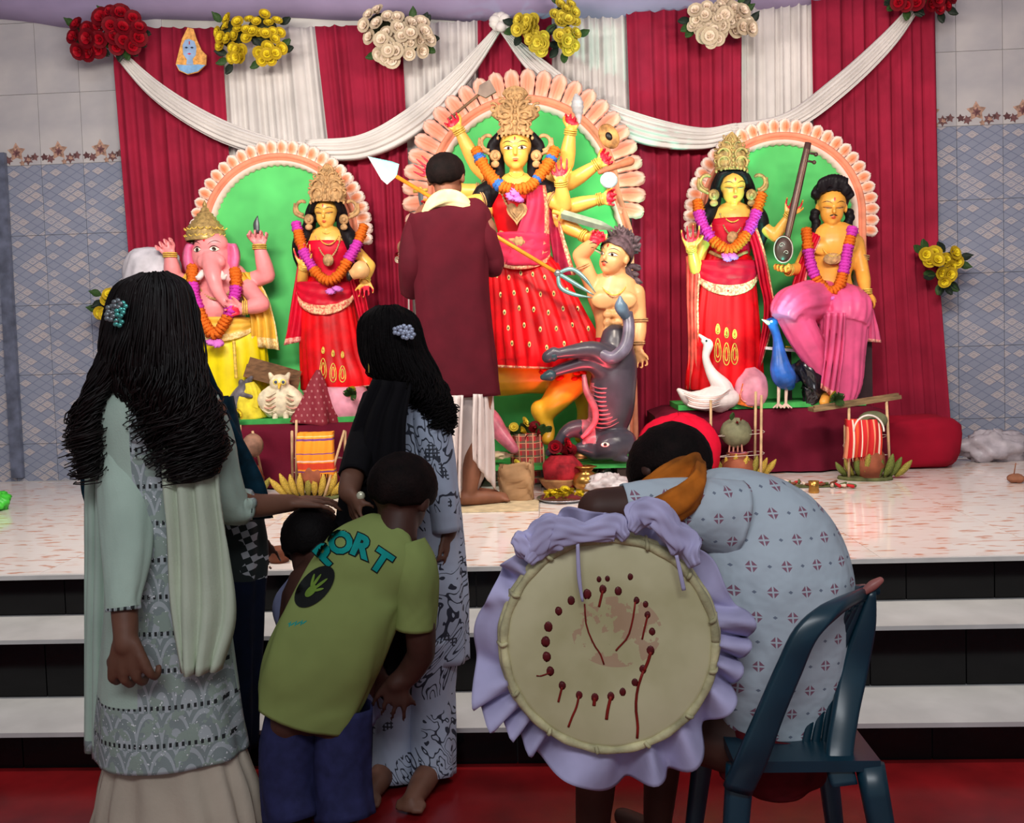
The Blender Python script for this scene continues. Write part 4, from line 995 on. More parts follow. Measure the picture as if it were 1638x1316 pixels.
lk, lks = goddess('goddess_statue', 'red-robed goddess statue with one raised palm and a tipped pot under the left arch', 522, 340, YA, 54, (525, 378, 37), (524, 440, 30),
  [(524, 470, 40), (526, 520, 47), (532, 570, 52), (541, 608, 60), (543, 622, 58)],
  [([(492, 390, 0), (484, 450, -.03), (486, 425, -.12)], (-.05, -.05, 1), (0, -1, 0), 'open', 1, 36), ([(558, 390, 0), (592, 425, -.02), (584, 448, -.10)], (.1, -.1, -1), (0, -1, 0), 'relax', 1, 34)],
  (524, 318, 262, [(-.1, 26), (0, 28), (.2, 28), (.4, 26), (.6, 20), (.8, 13), (1, 3)], CLAY), None,
  [(524, 452, 470, 46, 34)], [(517, 590, 5, 17), (533, 596, 5, 15), (548, 598, 5, 13), (517, 560, 2, 5), (533, 565, 2, 5), (548, 567, 2, 5)])
drape(lk, 'veil', [(478, 420, 0), (470, 470, -.02), (462, 520, -.02), (455, 552, -.02)], [(492, 420, 0), (492, 470, -.03), (490, 520, -.03), (489, 545, -.03)], YA, [CRIM, BORDP], .12, side='h')
drape(lk, 'side_fold', [(556, 430, -.08), (568, 480, -.06), (582, 540, -.05), (590, 590, -.03)], [(572, 430, -.04), (588, 490, -.02), (594, 540, 0), (600, 600, 0)], YA, [CRIM, BORDP], .10, side='h')
t = thing('clay_pot', W(574, 432, YA-.16), 'small peach pot tipped in the arm of the goddess under the left arch', 'pot')
MB().lathe(W(562, 440, YA-.17), [(.005, 0), (.03, .0), (.034, .02), (.05, .05), (.052, .08), (.035, .10), (.02, .11)], 18, rot=Matrix.Rotation(1.1, 3, 'Y')).obj('pot_body', pm('pot_peach', (236, 180, 120), .4), t)
MB().ell(W(559, 441, YA-.175), (.02, .02, .03), nu=12, nv=8).obj('pot_mouth', INK, t)
garland('orange and magenta garland on the goddess under the left arch', [(474, 358, -.06), (482, 390, -.10), (494, 418, -.13), (510, 440, -.15), (526, 449, -.16), (542, 440, -.15), (558, 415, -.13), (572, 390, -.10), (582, 362, -.06)], 'mooommmooooooommmooo', 8, YA, [(529, 466), (540, 462)])
t = thing('lotus_block', W(545, 655, 5.32), 'pink and white lotus block under the feet of the goddess at the left arch', 'pedestal')
LOT = pm('lotus_pink', (240, 150, 170), .45, var=.22, vs=9)
MB().sweep([W(540, 668, 5.34), W(540, 650, 5.34), W(540, 628, 5.34), W(540, 618, 5.34)], [m(52, 5.2), m(56, 5.2), m(50, 5.2), m(44, 5.2)], [.13, .14, .13, .12], n=60, rows=14, fold=lambda a, q: 1+.04*abs(math.sin(a*5))).obj('block', LOT, t)
sg, sgs = goddess('goddess_statue', 'red-robed goddess statue with tall gold crown and a lute under the right arch', 1172, 300, YA, 58, (1172, 342, 40), (1165, 405, 33),
  [(1162, 440, 44), (1160, 500, 52), (1160, 560, 56), (1158, 610, 60), (1158, 622, 58)],
  [([(1138, 355, 0), (1112, 430, -.06), (1106, 398, -.14)], (-.05, -.05, 1), (0, -1, 0), 'open', 1, 38), ([(1206, 352, 0), (1240, 378, -.04), (1262, 345, -.09)], (.35, -.1, .9), (-.3, -1, 0), 'relax', 1, 36)],
  (1170, 268, 212, [(-.1, 24), (0, 26), (.15, 26), (.35, 26), (.55, 20), (.8, 13), (1, 2)], GOLD2 if 0 else GOLD), None,
  [(1161, 418, 438, 50, 36)], [(1148, 560, 5, 19), (1162, 566, 5, 18), (1175, 566, 5, 17), (1148, 526, 3, 8), (1162, 532, 3, 8), (1175, 534, 3, 7)])
drape(sg, 'veil', [(1190, 360, -.10), (1204, 400, -.10), (1214, 450, -.08), (1222, 500, -.06), (1210, 585, -.05)], [(1206, 352, -.06), (1222, 400, -.05), (1232, 450, -.04), (1238, 505, -.02), (1214, 592, -.04)], YA, [CRIM, BORD], .35, side='s')
drape(sg, 'side_fold', [(1098, 410, 0), (1099, 480, -.02), (1101, 560, -.02), (1097, 622, -.02)], [(1122, 410, -.06), (1116, 480, -.07), (1118, 560, -.06), (1122, 622, -.06)], YA, [pm('fold_salmon', (226, 96, 84), .5, var=.2), BORD], .25, side='s')
for dx in (0, 9): loop_motif(sg, bvh_of([c for c in sg.children if c.name.startswith('veil')][0]), 1214+dx, 478, YA-.1, 3.5, 13)
garland('orange and magenta garland on the lute-holding goddess', [(1116, 322, -.05), (1121, 350, -.09), (1134, 376, -.13), (1150, 392, -.16), (1166, 400, -.17), (1182, 390, -.16), (1198, 368, -.13), (1210, 340, -.09), (1218, 312, -.06)], 'oommmmmooooooommmmooo', 8.2, YA, [(1162, 411), (1172, 409)])
LUTE = pm('lute_dark', (74, 50, 46), .35, var=.25, vs=20)
t = thing('lute', W(1254, 398, 5.22), 'dark brown long-necked lute held upright between the two statues', 'instrument')
A, B = W(1258, 385, 5.24), W(1293, 228, 5.26); dv = (B-A).normalized(); sv = V((dv.z, 0, -dv.x))
MB().sweep([A-dv*.03, A+(B-A)*.3, A+(B-A)*.7, B], [.016, .021, .021, .018], [.012]*4, n=8, side=sv, rows=12).obj('neck', LUTE, t)
for i in range(3): MB().tube([A+dv*.02+sv*.007*(i-1)+V((0, -.015, 0)), B-dv*.04+sv*.007*(i-1)+V((0, -.015, 0))], .0018, 4).obj('string', pm('string_tan', (180, 140, 120), .4), t)
MB().ell(W(1253, 398, 5.24), (m(15, 5.24), .035, m(22, 5.24)), Matrix.Rotation(.1, 3, 'Y')).obj('bowl', LUTE, t)
MB().tube([W(1253+15*math.cos(a), 399-21*math.sin(a), 5.215) for a in np.linspace(0, 2*PI, 25)], .0035, 5).tube(spiral(W(1250, 392, 5.2), .016, 1, 1), .002, 5).tube(spiral(W(1258, 404, 5.2), .014, 1, -1), .002, 5).obj('ornament', pm('lute_line', (190, 176, 168), .5), t)
for q in (.82, .9): MB().tube([A+(B-A)*q, A+(B-A)*q+sv*.05], .006, 6).ell(A+(B-A)*q+sv*.055, .012, nu=8, nv=6).obj('tuning_peg', LUTE, t)
# =====================================================  SEATED MALE STATUE
YK = 5.42; k = YK/F
kt = thing('seated_deity_statue', W(1330, 640, YK), 'seated bare-chested statue with wavy black hair and pink wrap, right of the lute', 'statue')
mb = MB(); hc = W(1330, 332, YK-.02); hh = 60*k; head(mb, hc, hh, (-.1, -1, -.1), (.05, 0, 1), ears=True)
mb.limb([W(1331, 352, YK), W(1334, 378, YK)], [10.5*k, 13*k])
torso(mb, [1335, 1335, 1333, 1330, 1332, 1335], YK, [376, 390, 412, 440, 466, 480], [37, 41, 36, 30, 33, 36], .58)
for s in (-1, 1): mb.ell(W(1334+s*17, 396, YK-.065), (18*k, .018, 12*k))
P1 = arm(mb, YK, [(1300, 388, 0), (1278, 430, -.02), (1262, 432, -.12)], (23, 20, 14)); hand_fist(mb, W(1262, 430, YK-.12), (-.8, -.5, -.1), (0, -.3, 1), 38*k, thumb=-1, fat=1.2)
P2 = arm(mb, YK, [(1370, 388, 0), (1380, 438, -.02), (1385, 466, -.1)], (24, 21, 14)); hand(mb, W(1385, 466, YK-.1), (.05, -.25, -1), (0, .6, -.5), 34*k, thumb=1, fat=1.3, curl=(.5, .5, .4))
KSK = pm('statue_orange_skin', (240, 168, 70), .34, var=.1, vs=8)
ho = mb.skin('body', [KSK], kt, .006, 3); face(kt, ho, hc, hh, (-.1, -1, -.1), (.05, 0, 1), 1, mous=True)
bangle(kt, P2[2], (0, 0, 1), 8.5*k, 3); bangle(kt, P1[2], (1, .6, 0), 8.5*k, 2); bangle(kt, W(1377, 412, YK), (.1, 0, 1), 12*k, 3, CLAY, 'armlet')
mb = MB(); rr = random.Random(9)
mb.ell(W(1331, 316, YK+.035), (27*k, .085, 27*k))
for i in range(26):
    a = PI*(.02+.96*i/25); q = 1.0; c = W(1331+25*math.cos(a), 316-16*math.sin(a), YK-.05+.03*math.sin(i)); mb.limb([c, c+V((.02*math.cos(a), -.012, .025*math.sin(a)+.008)), c+V((.028*math.cos(a+.5), .0, .035*math.sin(a)))], [.022, .017, .008], 8)
for i in range(9): c = W(1310+5*i, 300-6*math.sin(i*.4), YK-.085); mb.limb([c, c+V((.006, -.008, .03)), c+V((.02, 0, .05))], [.018, .016, .008], 8)
for s in (-1, 1):
    for i in range(5): mb.ell(W(1331+s*(27+2*math.sin(i*2)), 340+i*8, YK+.0), (.030-.001*i, .03, .026), nu=10, nv=6)
mb.skin('hair', HAIR, kt, .006, 1); haircap(kt, 'hair_cap', HAIR, hc, hh*1.03, (-.1, -1, -.1), (.05, 0, 1), cut=.33, ex=1.14)
necklace(kt, 1332, 376, 16, 10, YK-.01, GOLD2, .004, -.06); necklace(kt, 1333, 376, 26, 34, YK-.01, GOLD2, .004, -.10)
MB().ell(W(1331, 414, YK-.10), (14*k, .012, 8*k), fn=lambda a, p: 1+.15*math.cos(5*a)).obj('pendant', CLAY, kt)
# wrap: lap, two legs, cascading folds
mb = MB()
f = lambda th, t_: 1+.035*math.sin(th*9+t_*6)+.02*math.sin(th*17-t_*4)
mb.sweep([W(1335, 462, YK), W(1335, 480, YK-.01), W(1335, 500, YK-.01)], [34*k, 46*k, 50*k], [.10, .13, .14], n=60, rows=10, fold=f)
mb.sweep([W(1320, 478, YK-.02), W(1290, 485, YK-.14), W(1262, 492, YK-.24), W(1254, 510, YK-.26)], [30*k, 34*k, 28*k, 20*k], [28*k, 32*k, 28*k, 18*k], n=60, rows=18, fold=f, side=(0, 0, 1))
mb.sweep([W(1266, 500, YK-.22), W(1288, 540, YK-.2), W(1316, 590, YK-.16), W(1330, 630, YK-.14)], [24*k, 24*k, 18*k, 10*k], [20*k, 18*k, 14*k, 10*k], n=44, rows=14, fold=f)
mb.sweep([W(1350, 482, YK-.02), W(1358, 494, YK-.14), W(1356, 520, YK-.18)], [32*k, 34*k, 30*k], [30*k, 30*k, 26*k], n=60, rows=14, fold=f)
mb.sweep([W(1352, 500, YK-.15), W(1346, 560, YK-.14), W(1342, 610, YK-.12), W(1338, 640, YK-.12)], [38*k, 36*k, 34*k, 26*k], [.11, .10, .09, .08], n=90, rows=26, fold=lambda th, t_: 1+(.03+.06*t_)*abs(math.sin(th*9+t_*3+math.sin(th*2)))*1.5-.05)
mb.skin('wrap', [HOT, BORDP], kt, .006, 2)
drape(kt, 'sash', [(1300, 372, -.07), (1278, 420, -.04), (1262, 470, -.08), (1242, 505, -.16)], [(1312, 380, -.09), (1292, 430, -.08), (1284, 470, -.12), (1268, 490, -.2)], YK, [CRIM, BORDP], .3, side='s')
drape(kt, 'hanging_end', [(1372, 470, -.1), (1376, 500, -.08), (1372, 545, -.08)], [(1392, 480, -.04), (1400, 510, -.02), (1408, 548, -.02)], YK, [HOT, BORDP], .1, side='h')
drape(kt, 'front_fold', [(1322, 500, -.30), (1318, 560, -.26), (1312, 620, -.22)], [(1352, 500, -.30), (1348, 560, -.26), (1338, 640, -.22)], YK, [HOT, BORDP], .1, side='h', fold=.02)
mb = MB(); mb.limb([W(1322, 634, YK-.16), W(1318, 643, YK-.26)], [8*k, 7*k]).obj('foot', KSK, kt)
tt = MB().box(W(1340, 560, YK+.06), (.34, .16, .60)).obj('seat_block', pm('seat_dark', (60, 44, 48), .7), kt, False)
garland('orange and magenta garland on the seated statue', [(1290, 368, -.06), (1292, 392, -.09), (1296, 418, -.11), (1304, 442, -.13), (1318, 462, -.14), (1330, 466, -.15), (1342, 458, -.14), (1350, 432, -.12), (1356, 400, -.10), (1364, 366, -.07)], 'oooommmmmoooooooommmmmoomm', 8, YK, [(1318, 480), (1330, 477)])
# =====================================================  ELEPHANT-HEADED STATUE
YG = 5.42; k = YG/F
gt = thing('elephant_statue', W(365, 660, YG), 'pink elephant-headed deity statue with gold cone crown and yellow wrap under the left arch', 'statue')
mb = MB(); c = W(338, 408, YG-.03)
mb.ell(c, (31*k, .10, 34*k)); mb.ell(W(338, 390, YG-.06), (27*k, .08, 20*k))
mb.limb([W(338, 415, YG-.10), W(341, 440, YG-.17), W(347, 462, YG-.18), W(358, 480, YG-.17), W(371, 494, YG-.17)], [17*k, 13*k, 10.5*k, 8*k, 6.5*k], rows=20)
for s in (-1, 1): mb.ell(W(338+s*13, 418, YG-.12), (10*k, .03, 11*k))
torso(mb, [345, 350, 348, 345, 352, 362], YG, [442, 455, 475, 500, 525, 545], [44, 50, 44, 47, 46, 44], .62)
mb.ell(W(342, 492, YG-.06), (34*k, .11, 36*k))
arm(mb, YG, [(308, 458, .02), (278, 446, .0), (272, 408, -.04)], (30, 28, 18)); hand_fist(mb, W(272, 408, YG-.04), (-.35, -.1, .9), (0, -1, 0), 42*k, thumb=1, fat=1.2)
Pq = arm(mb, YG, [(385, 455, .03), (427, 440, .0), (415, 395, -.04)], (30, 27, 18)); hand_fist(mb, W(415, 394, YG-.04), (.05, -.1, 1), (0, -1, 0), 42*k, thumb=-1, fat=1.2)
Pr = arm(mb, YG, [(396, 460, -.04), (418, 486, -.08), (388, 494, -.17)], (28, 27, 17)); hand(mb, W(388, 494, YG-.17), (-.9, -.3, .1), (0, -1, 0), 38*k, thumb=1, fat=1.3, curl=(.6, .8, .5))
ho = mb.skin('body', [PINKS, PALM], gt, .0065, 4, [(W(372, 500, YG-.2), 11*k, 1)])
for s in (-1, 1):
    G = []
    for i in range(13):
        v = i/12; y = 388+52*v; wv = 21*math.sin(PI*(.12+.8*v))**.5*(1-.25*v)
        G.append([W(338+s*(25+wv*u), y+3*u, YG-.02-.05*math.sin(PI*u*.9)-.012*math.cos(u*8)) for u in np.linspace(0, 1, 9)])
    MB().grid(G).obj('ear', [pm('ear_pink', (236, 110, 160), .4, var=.15)], gt, thick=.022)
    MB().limb([W(338+s*14, 436, YG-.13), W(338+s*20, 444, YG-.17), W(338+s*24, 440+3*(s < 0), YG-.20)], [5*k, 4.4*k, 1.6*k]).obj('tusk', pm('tusk_white', (250, 244, 232), .35), gt)
    bvg = bvh_of(ho); X, Zu = V((1, 0, 0)), V((0, 0, 1)); o_ = W(338, 401, YG-.03)
    decal('eye', EYEW, gt, [lens(s*.052, .0, .026, .013, .013)], o_, X, Zu, V((0, 1, 0)), bvg, .0015)
    decal('iris', EYEB, gt, [lens(s*.051, .0, .011, .011, .011, pw=.5)], o_, X, Zu, V((0, 1, 0)), bvg, .0025)
    decal('eyelid', INK, gt, [arcstrip(s*.052, .002, .029, .013, .005), arcstrip(s*.052, -.002, .026, -.012, .003)], o_, X, Zu, V((0, 1, 0)), bvg, .003)
    decal('eyebrow', INK, gt, [arcstrip(s*.055, .030, .034, .014, .004, s*.006)], o_, X, Zu, V((0, 1, 0)), bvg, .003)
decal('forehead_mark', LIP, gt, [lens(0, .055, .007, .012, .012, n=6)], o_, X, Zu, V((0, 1, 0)), bvg, .003)
MB().lathe(W(330, 386, YG-.03), [(31*k, 0), (33*k, .015), (30*k, .03), (30.5*k, .055), (27*k, .07), (27.5*k, .09), (22*k, .105), (22*k, .115), (17*k, .125), (17*k, .14), (13*k, .148), (13*k, .16), (9*k, .168), (6*k, .185), (6*k, .192), (3*k, .2), (3.5*k, .215), (.5*k, .24)], 30).obj('crown', pm('crown_brass', (178, 148, 92), .4, .3, var=.25, vs=50, bmp=.4), gt)
mb = MB()
for r_ in range(2):
    for i in range(9):
        a = PI+PI*(i+.5*r_)/8.5; cc = W(330, 378-11*r_, YG-.03)+V((30*k*math.cos(a), 30*k*math.sin(a)*1, 0)); mb.tube([cc+V((-.016, -.002, .004)), cc+V((-.006, -.004, -.006)), cc+V((.006, -.004, -.006)), cc+V((.016, -.002, .004))], .004, 5, rows=6)
mb.obj('crown_relief', GOLD2, gt)
for P_, d_ in ((W(272, 408, YG-.04), (0, 0, 1)), (W(415, 395, YG-.04), (0, 0, 1)), (W(392, 492, YG-.16), (1, .3, 0))): bangle(gt, P_, d_, 10.5*k, 3)
necklace(gt, 345, 452, 30, 26, YG-.02, CLAY, .008, -.15)
drape(gt, 'shawl', [(372, 436, -.08), (388, 470, -.04), (402, 510, -.08), (404, 553, -.06)], [(404, 436, 0), (426, 470, .02), (440, 510, .02), (448, 560, .02)], YG, [AMB, BORDY], .16, side='b', fold=.016)
drape(gt, 'shawl', [(312, 440, -.08), (298, 456, -.05), (292, 480, -.04)], [(296, 438, 0), (284, 460, 0), (284, 490, 0)], YG, [AMB, BORDY], .16, side='b')
skirt(gt, 'wrap', [(362, 520, 48), (368, 550, 56), (372, 600, 58), (376, 640, 56), (380, 656, 50)], YG, [YEL, BORDY], 14, .03, .09, .96, rows=34, ryk=.66)
apron(gt, 'waist_sash', 360, 508, 524, 52, 22, YG, [AMB, BORDY], dep=.175, bw=.3)
MB().tube([W(374, 545, YG-.19), W(376, 575, YG-.2), W(378, 605, YG-.2)], .010, 6, rows=20).obj('braid', GOLD2, gt)
garland('orange and magenta garland on the elephant-headed statue', [(308, 428, -.08), (308, 450, -.13), (312, 478, -.17), (322, 506, -.19), (334, 528, -.2), (343, 535, -.2), (354, 524, -.2), (366, 502, -.18), (376, 472, -.14), (378, 448, -.10), (376, 432, -.07)], 'ooommmmmooooooooommmmmoooo', 9, YG, [(338, 548), (348, 549)])
t = thing('elephant_goad', W(410, 355, YG-.06), 'small dark pointed weapon in the raised fist of the elephant-headed statue', 'weapon')
MB().sweep([W(411, 372, YG-.07), W(410, 358, YG-.07), W(412, 345, YG-.07)], [.016, .018, .002], [.006, .006, .002], n=8, rows=8).obj('tip', pm('goad_dark', (80, 84, 86), .4, .4), t)
# =====================================================  PEOPLE
SKIN = pm('skin_brown', (112, 74, 58), .55, var=.12, vs=10, spec=.35)
SKIN2 = pm('skin_warm', (134, 86, 64), .55, var=.12, vs=10, spec=.35)
SKIN3 = pm('skin_dark', (72, 44, 36), .55, var=.12, vs=10, spec=.3)
GHAIR = pm('hair_black_brown', (17, 9, 9), .5, var=.7, vs=9, spec=.3)
BLK = pm('hair_black', (13, 9, 10), .7, var=.3, vs=60, spec=.12, bmp=.5, bs=160)
BLKB = pm('hair_dark_brown', (22, 13, 12), .75, var=.4, vs=30, spec=.12, bmp=.6, bs=160)
def legs(mb, hip, hw, knL, knR, anL, anR, Ymat=None, foot=(0, .9, 0), r=(.085, .055, .038)):
    """thighs, shins and feet down to the ankle points"""
    for s, kn, an in ((-1, knL, anL), (1, knR, anR)):
        h = V(hip)+V((s*hw, 0, 0)); mb.limb([h, kn], [r[0], r[1]], rows=5); mb.limb([kn, (V(kn)*.6+V(an)*.4)+V((0, -.01, 0)), an], [r[1], r[1]*.95, r[2]], rows=7)
        f_ = V(foot).normalized(); a = V(an); b = a+f_*.17; mb.limb([a-f_*.03+V((0, 0, -.03)), a+f_*.07+V((0, 0, -.035)), b+V((0, 0, -.045))], [.035, .036, .026])
        sd = f_.cross(V((0, 0, 1)))
        for i in range(5): mb.limb([b+sd*(i-2)*.016+V((0, 0, -.05)), b+sd*(i-2)*.018+f_*(.03-abs(i-1)*.004)+V((0, 0, -.056))], [.012, .009], 8)
def cloth(par, name, mats, rings, Y, nf=12, a0=.01, a1=.03, rows=30, ryk=.55, matf=None, side=(1, 0, 0), ph=0., thick=.006, sq=0., caps=False):
    """open cloth shell; rings (px, py, half px, dY, ry ratio)"""
    k = Y/F; R_ = [tuple(r)+(0,)*(5-len(r)) for r in rings]
    f = lambda th, t: 1+(a0+(a1-a0)*t)*math.sin(nf*th+ph+2*math.sin(th*2)+3*t)+.009*math.sin(th*5+t*13)+.006*math.sin(th*9-t*21+1.3*math.sin(t*11))+.004*math.sin(th*17+t*33+2*math.sin(th*3))
    mb = MB().sweep([W(r[0], r[1], Y+r[3]) for r in R_], [r[2]*(Y+r[3])/F for r in R_], [r[2]*(r[4] or ryk)*(Y+r[3])/F for r in R_], n=max(80, nf*5), rows=int(rows*1.4), fold=f, caps=caps, matf=matf, side=side, sq=sq)
    return mb.obj(name, mats, par, thick=thick)
def hairfall(par, name, mat, Y, Lc, Rc, n=120, dep=.06, wave=.006, r=.0035, seed=0, top=0, back=.03, freq=3.2, n2=26):
    """hair mass between two px contour lines (top to tips) plus separate wavy locks"""
    rr = random.Random(seed); A, B = crom(Lc, 30), crom(Rc, 30); mb = MB(); G = []
    def pt(u, t, d=0, ex=0):
        i = min(t, 1.)*29; i0 = min(int(i), 28); f = i-i0; a = A[i0]*(1-f)+A[i0+1]*f; b = B[i0]*(1-f)+B[i0+1]*f
        x, y = a*(1-u)+b*u; y += max(0, t-1)*60; return W(x, y, Y-dep*math.sin(PI*min(max(u, 0), 1))**.7*(.6+.4*math.sin(PI*min(t+.12, 1)))+d)
    for i in range(30):
        t = i/29*.93; fr = [pt(.04+.92*j/24, t, .006*math.sin(j*2.3+t*8)) for j in range(25)]
        bk = [pt(.06+.88*j/8, t, dep*math.sin(PI*j/8)**.7+back) for j in range(8, -1, -1)]; G.append(fr+bk)
    mb.grid(G, closed=True); nn = len(G[0])
    for row, rev in ((G[0], 0), (G[-1], 1)): c = sum(row, V((0, 0, 0)))/nn; mb.add(row+[c], [[i, (i+1) % nn, nn] for i in range(nn)])
    for q in range(n):
        edge = rr.random() < .38; u = rr.choice((rr.uniform(-.03, .07), rr.uniform(.93, 1.03))) if edge else rr.random()
        t1 = rr.uniform(.80, 1.10); t0 = rr.uniform(0, .25); ph = rr.random()*6; w_ = wave*rr.uniform(.5, 1.6); pts = []; rs = []
        for i in range(n2):
            s = i/(n2-1); t = t0+(t1-t0)*s; p = pt(u+.03*math.sin(s*3+ph), t, -.004-.008*rr.random()*s); am = w_*(.15+1.6*s*s)
            p = p+V((am*math.sin(freq*6.28*s*s+ph), am*math.cos(freq*6.28*s*s+ph), am*.4*math.sin(ph+9*s))); pts.append(p); rs.append(r*(1.1-.7*s)+.0006)
        mb.tube(pts, rs, 5, rows=n2)
    return mb.obj(name, mat, par)
haircap(DMH[0], 'hair_cap', pm('demon_hair', (96, 78, 84)), *DMH[1:], cut=.46, ex=1.1)
# ----- patterned cloths
def m_lace():
    mt, nt, b = newmat('lace_embroidery', .7); x, y, z = xyz(nt)
    n = noise(nt, 26, 3); u = (x*16+(z*11).fl()*.5).fr()-.5; v = (z*11).fr()
    rad = (u*u*3.2+v*v); ring = ((rad*9).sn()).gt(.35)
    base = mix(nt, ring, (138, 150, 150), (178, 186, 190)); base = mix(nt, n.gt(.55), base, (150, 166, 156))
    s1 = ((x*70).fr()-.5).ab().lt(.22)*((v-.12).ab()).lt(.06); base = mix(nt, s1, base, (30, 34, 36))
    sp = noise(nt, 150, 1).gt(.70); setcol(nt, b, mix(nt, sp, base, (238, 240, 244))); bump(nt, b, n+ring*.3, .5, .004); return mt
LACE = m_lace()
MINT = pm('mint_chiffon', (178, 198, 184), .75, var=.08, vs=5, sheen=.3, bmp=.15, bs=200); MINT2 = pm('mint_scarf', (196, 206, 184), .75, var=.07, vs=5, sheen=.3, bmp=.15, bs=200)
CREAM = pm('cream_pleats', (196, 182, 164), .8, var=.08, vs=5, bmp=.15)
def m_motif(name, base_, mo, sx, sz, rr_=.2, small=True):
    mt, nt, b = newmat(name, .75); x, y, z = xyz(nt)
    zz_ = z*sz; u = (x*sx+y*sx*.35+zz_.fl()*.5).fr()-.5; v = zz_.fr()-.5; d = u.ab()*1.25+v.ab()*.9
    m_ = d.lt(rr_)*(1-(u.ab().lt(.025)))*(1-(v.ab().lt(.035)))
    u2 = (x*sx+y*sx*.35+zz_.fl()*.5+.5).fr()-.5; d2 = (u2.ab()+v.ab()).lt(.07)
    base = mix(nt, noise(nt, 4, 3), tuple(int(c*.93) for c in base_), base_); base = mix(nt, m_, base, mo)
    if small: base = mix(nt, d2, base, (112, 122, 140))
    setcol(nt, b, base); bump(nt, b, noise(nt, 9, 3), .6, .03); return mt
DSH = m_motif('white_motif_shirt', (190, 202, 212), (138, 92, 112), 15, 20, .24)
def m_swirl():
    mt, nt, b = newmat('swirl_print', .7); x, y, z = xyz(nt)
    n = noise(nt, 3.6, 2, dist=3.4); l1 = (n*64).sn().gt(.74)*noise(nt, 6, 1).gt(.44); n2 = noise(nt, 13, 1, sc=(1.1, 1, .8)).gt(.66)
    gx = ((x*95).fr()-.5).ab().gt(.30); gz = ((z*95).fr()-.5).ab().gt(.30); base = mix(nt, noise(nt, 4, 2), (158, 168, 192), (190, 198, 216))
    base = mix(nt, l1, base, (44, 48, 64)); setcol(nt, b, mix(nt, n2*gx.mx(gz), base, (50, 54, 66))); bump(nt, b, noise(nt, 14, 2), .3, .02); return mt
SWIRL = m_swirl()
LIME = pm('lime_tshirt', (138, 152, 88), .85, var=.07, vs=5, bmp=.25, bs=14)
NAVY = pm('navy_denim', (44, 46, 84), .85, var=.15, vs=30); TEALC = pm('dark_teal_shawl', (14, 46, 62), .8, var=.35, vs=28, sheen=.2); NVY = pm('navy_dress', (14, 22, 42), .8, var=.2)
BLKC = pm('black_cloth', (16, 14, 18), .9, var=.2, vs=8); KUR = pm('maroon_kurta', (80, 16, 29), .85, var=.10, vs=9, bmp=.35, bs=26, sheen=.1)
DHO = pm('white_dhoti', (214, 200, 196), .8, var=.06, vs=6, bmp=.3, bs=20)
# ---------- priest
YP_ = 4.43; k = YP_/F
t = thing('person', WZ(760, 800, ZP), 'man in a maroon kurta and white dhoti seen from behind before the tall goddess', 'person')
mb = MB(); hc = W(714, 286, YP_+.02); hh = 78*k; head(mb, hc, hh, (.25, 1, -.05), (0, 0, 1), nose=True)
mb.limb([W(714, 300, YP_), W(717, 338, YP_)], [.055, .062])
torso(mb, [718, 719, 720, 725, 732], YP_, [345, 380, 440, 520, 590], [58, 60, 52, 48, 52], .5)
mb.limb([W(664, 362, YP_), W(658, 430, YP_-.02)], [.05, .04]); mb.limb([W(658, 430, YP_-.02), W(660, 462, YP_+.06), W(648, 418, YP_+.22)], [.04, .036, .026]); hand_fist(mb, W(646, 414, YP_+.23), (-.4, .3, 1), (1, .3, .3), .15, thumb=1)
mb.limb([W(776, 362, YP_), W(792, 425, YP_+.04)], [.05, .04]); mb.limb([W(792, 425, YP_+.04), W(775, 400, YP_+.26)], [.04, .026]); hand(mb, W(773, 396, YP_+.27), (-.4, .6, .5), (0, .3, 1), .15, thumb=-1)
zf_ = ZP
legs(mb, W(740, 610, YP_), .075, W(728, 700, YP_+.0), W(762, 700, YP_-.02), V((W(738, 790, YP_+.02).x, YP_+.06, ZP+.075)), V((W(752, 790, YP_).x, YP_-.03, ZP+.075)), foot=(.8, .35, 0), r=(.08, .055, .036))
mb.skin('body', [SKIN2], t, .007, 4)
haircap(t, 'hair', BLKB, hc, hh, (.25, 1, -.05), (0, 0, 1), .58, ex=1.03)
cloth(t, 'kurta', [KUR], [(716, 330, 34, 0, .7), (718, 338, 60, 0, .55), (719, 356, 66), (719, 400, 63), (722, 460, 58), (727, 530, 60), (732, 590, 63), (734, 634, 65)], YP_, 7, .006, .022, rows=36, ryk=.58, sq=.1)
cloth(t, 'sleeve', [KUR], [(676, 348, 20, 0, 1), (664, 380, 21, 0, 1), (659, 420, 20, -.02, 1), (660, 445, 20, .02, 1), (661, 468, 18, .07, 1)], YP_, 4, .02, .06, rows=20)
cloth(t, 'sleeve', [KUR], [(762, 348, 20, 0, 1), (774, 380, 20, .0, 1), (786, 410, 17, .03, 1), (788, 426, 16, .06, 1), (780, 412, 13, .2, 1)], YP_, 4, .02, .06, rows=20)
MB().sweep([W(672, 352, YP_-.06), W(686, 330, YP_-.085), W(704, 318, YP_-.09), W(724, 316, YP_-.09), W(744, 326, YP_-.085), W(758, 340, YP_-.05)], [.006, .022, .036, .038, .026, .006], [.01, .014, .018, .018, .014, .01], n=20, side=(0, 0, 1), rows=30, fold=lambda a, q: 1+.16*math.sin(a*5+q*8)).sweep([W(672, 352, YP_-.05), W(664, 352, YP_+.05), W(675, 380, YP_+.13)], [.02, .022, .03], [.01]*3, n=12, side=(1, 0, 0), rows=8).obj('scarf', pm('cream_scarf', (240, 222, 164), .8, var=.1, vs=20), t)
cloth(t, 'dhoti', [DHO], [(736, 612, 52, 0, .6), (738, 660, 50, 0, .6), (742, 710, 46, 0, .6), (742, 745, 36, .02, .7), (733, 785, 27, .04, .8)], YP_+.01, 9, .02, .07, rows=30, ph=1.)
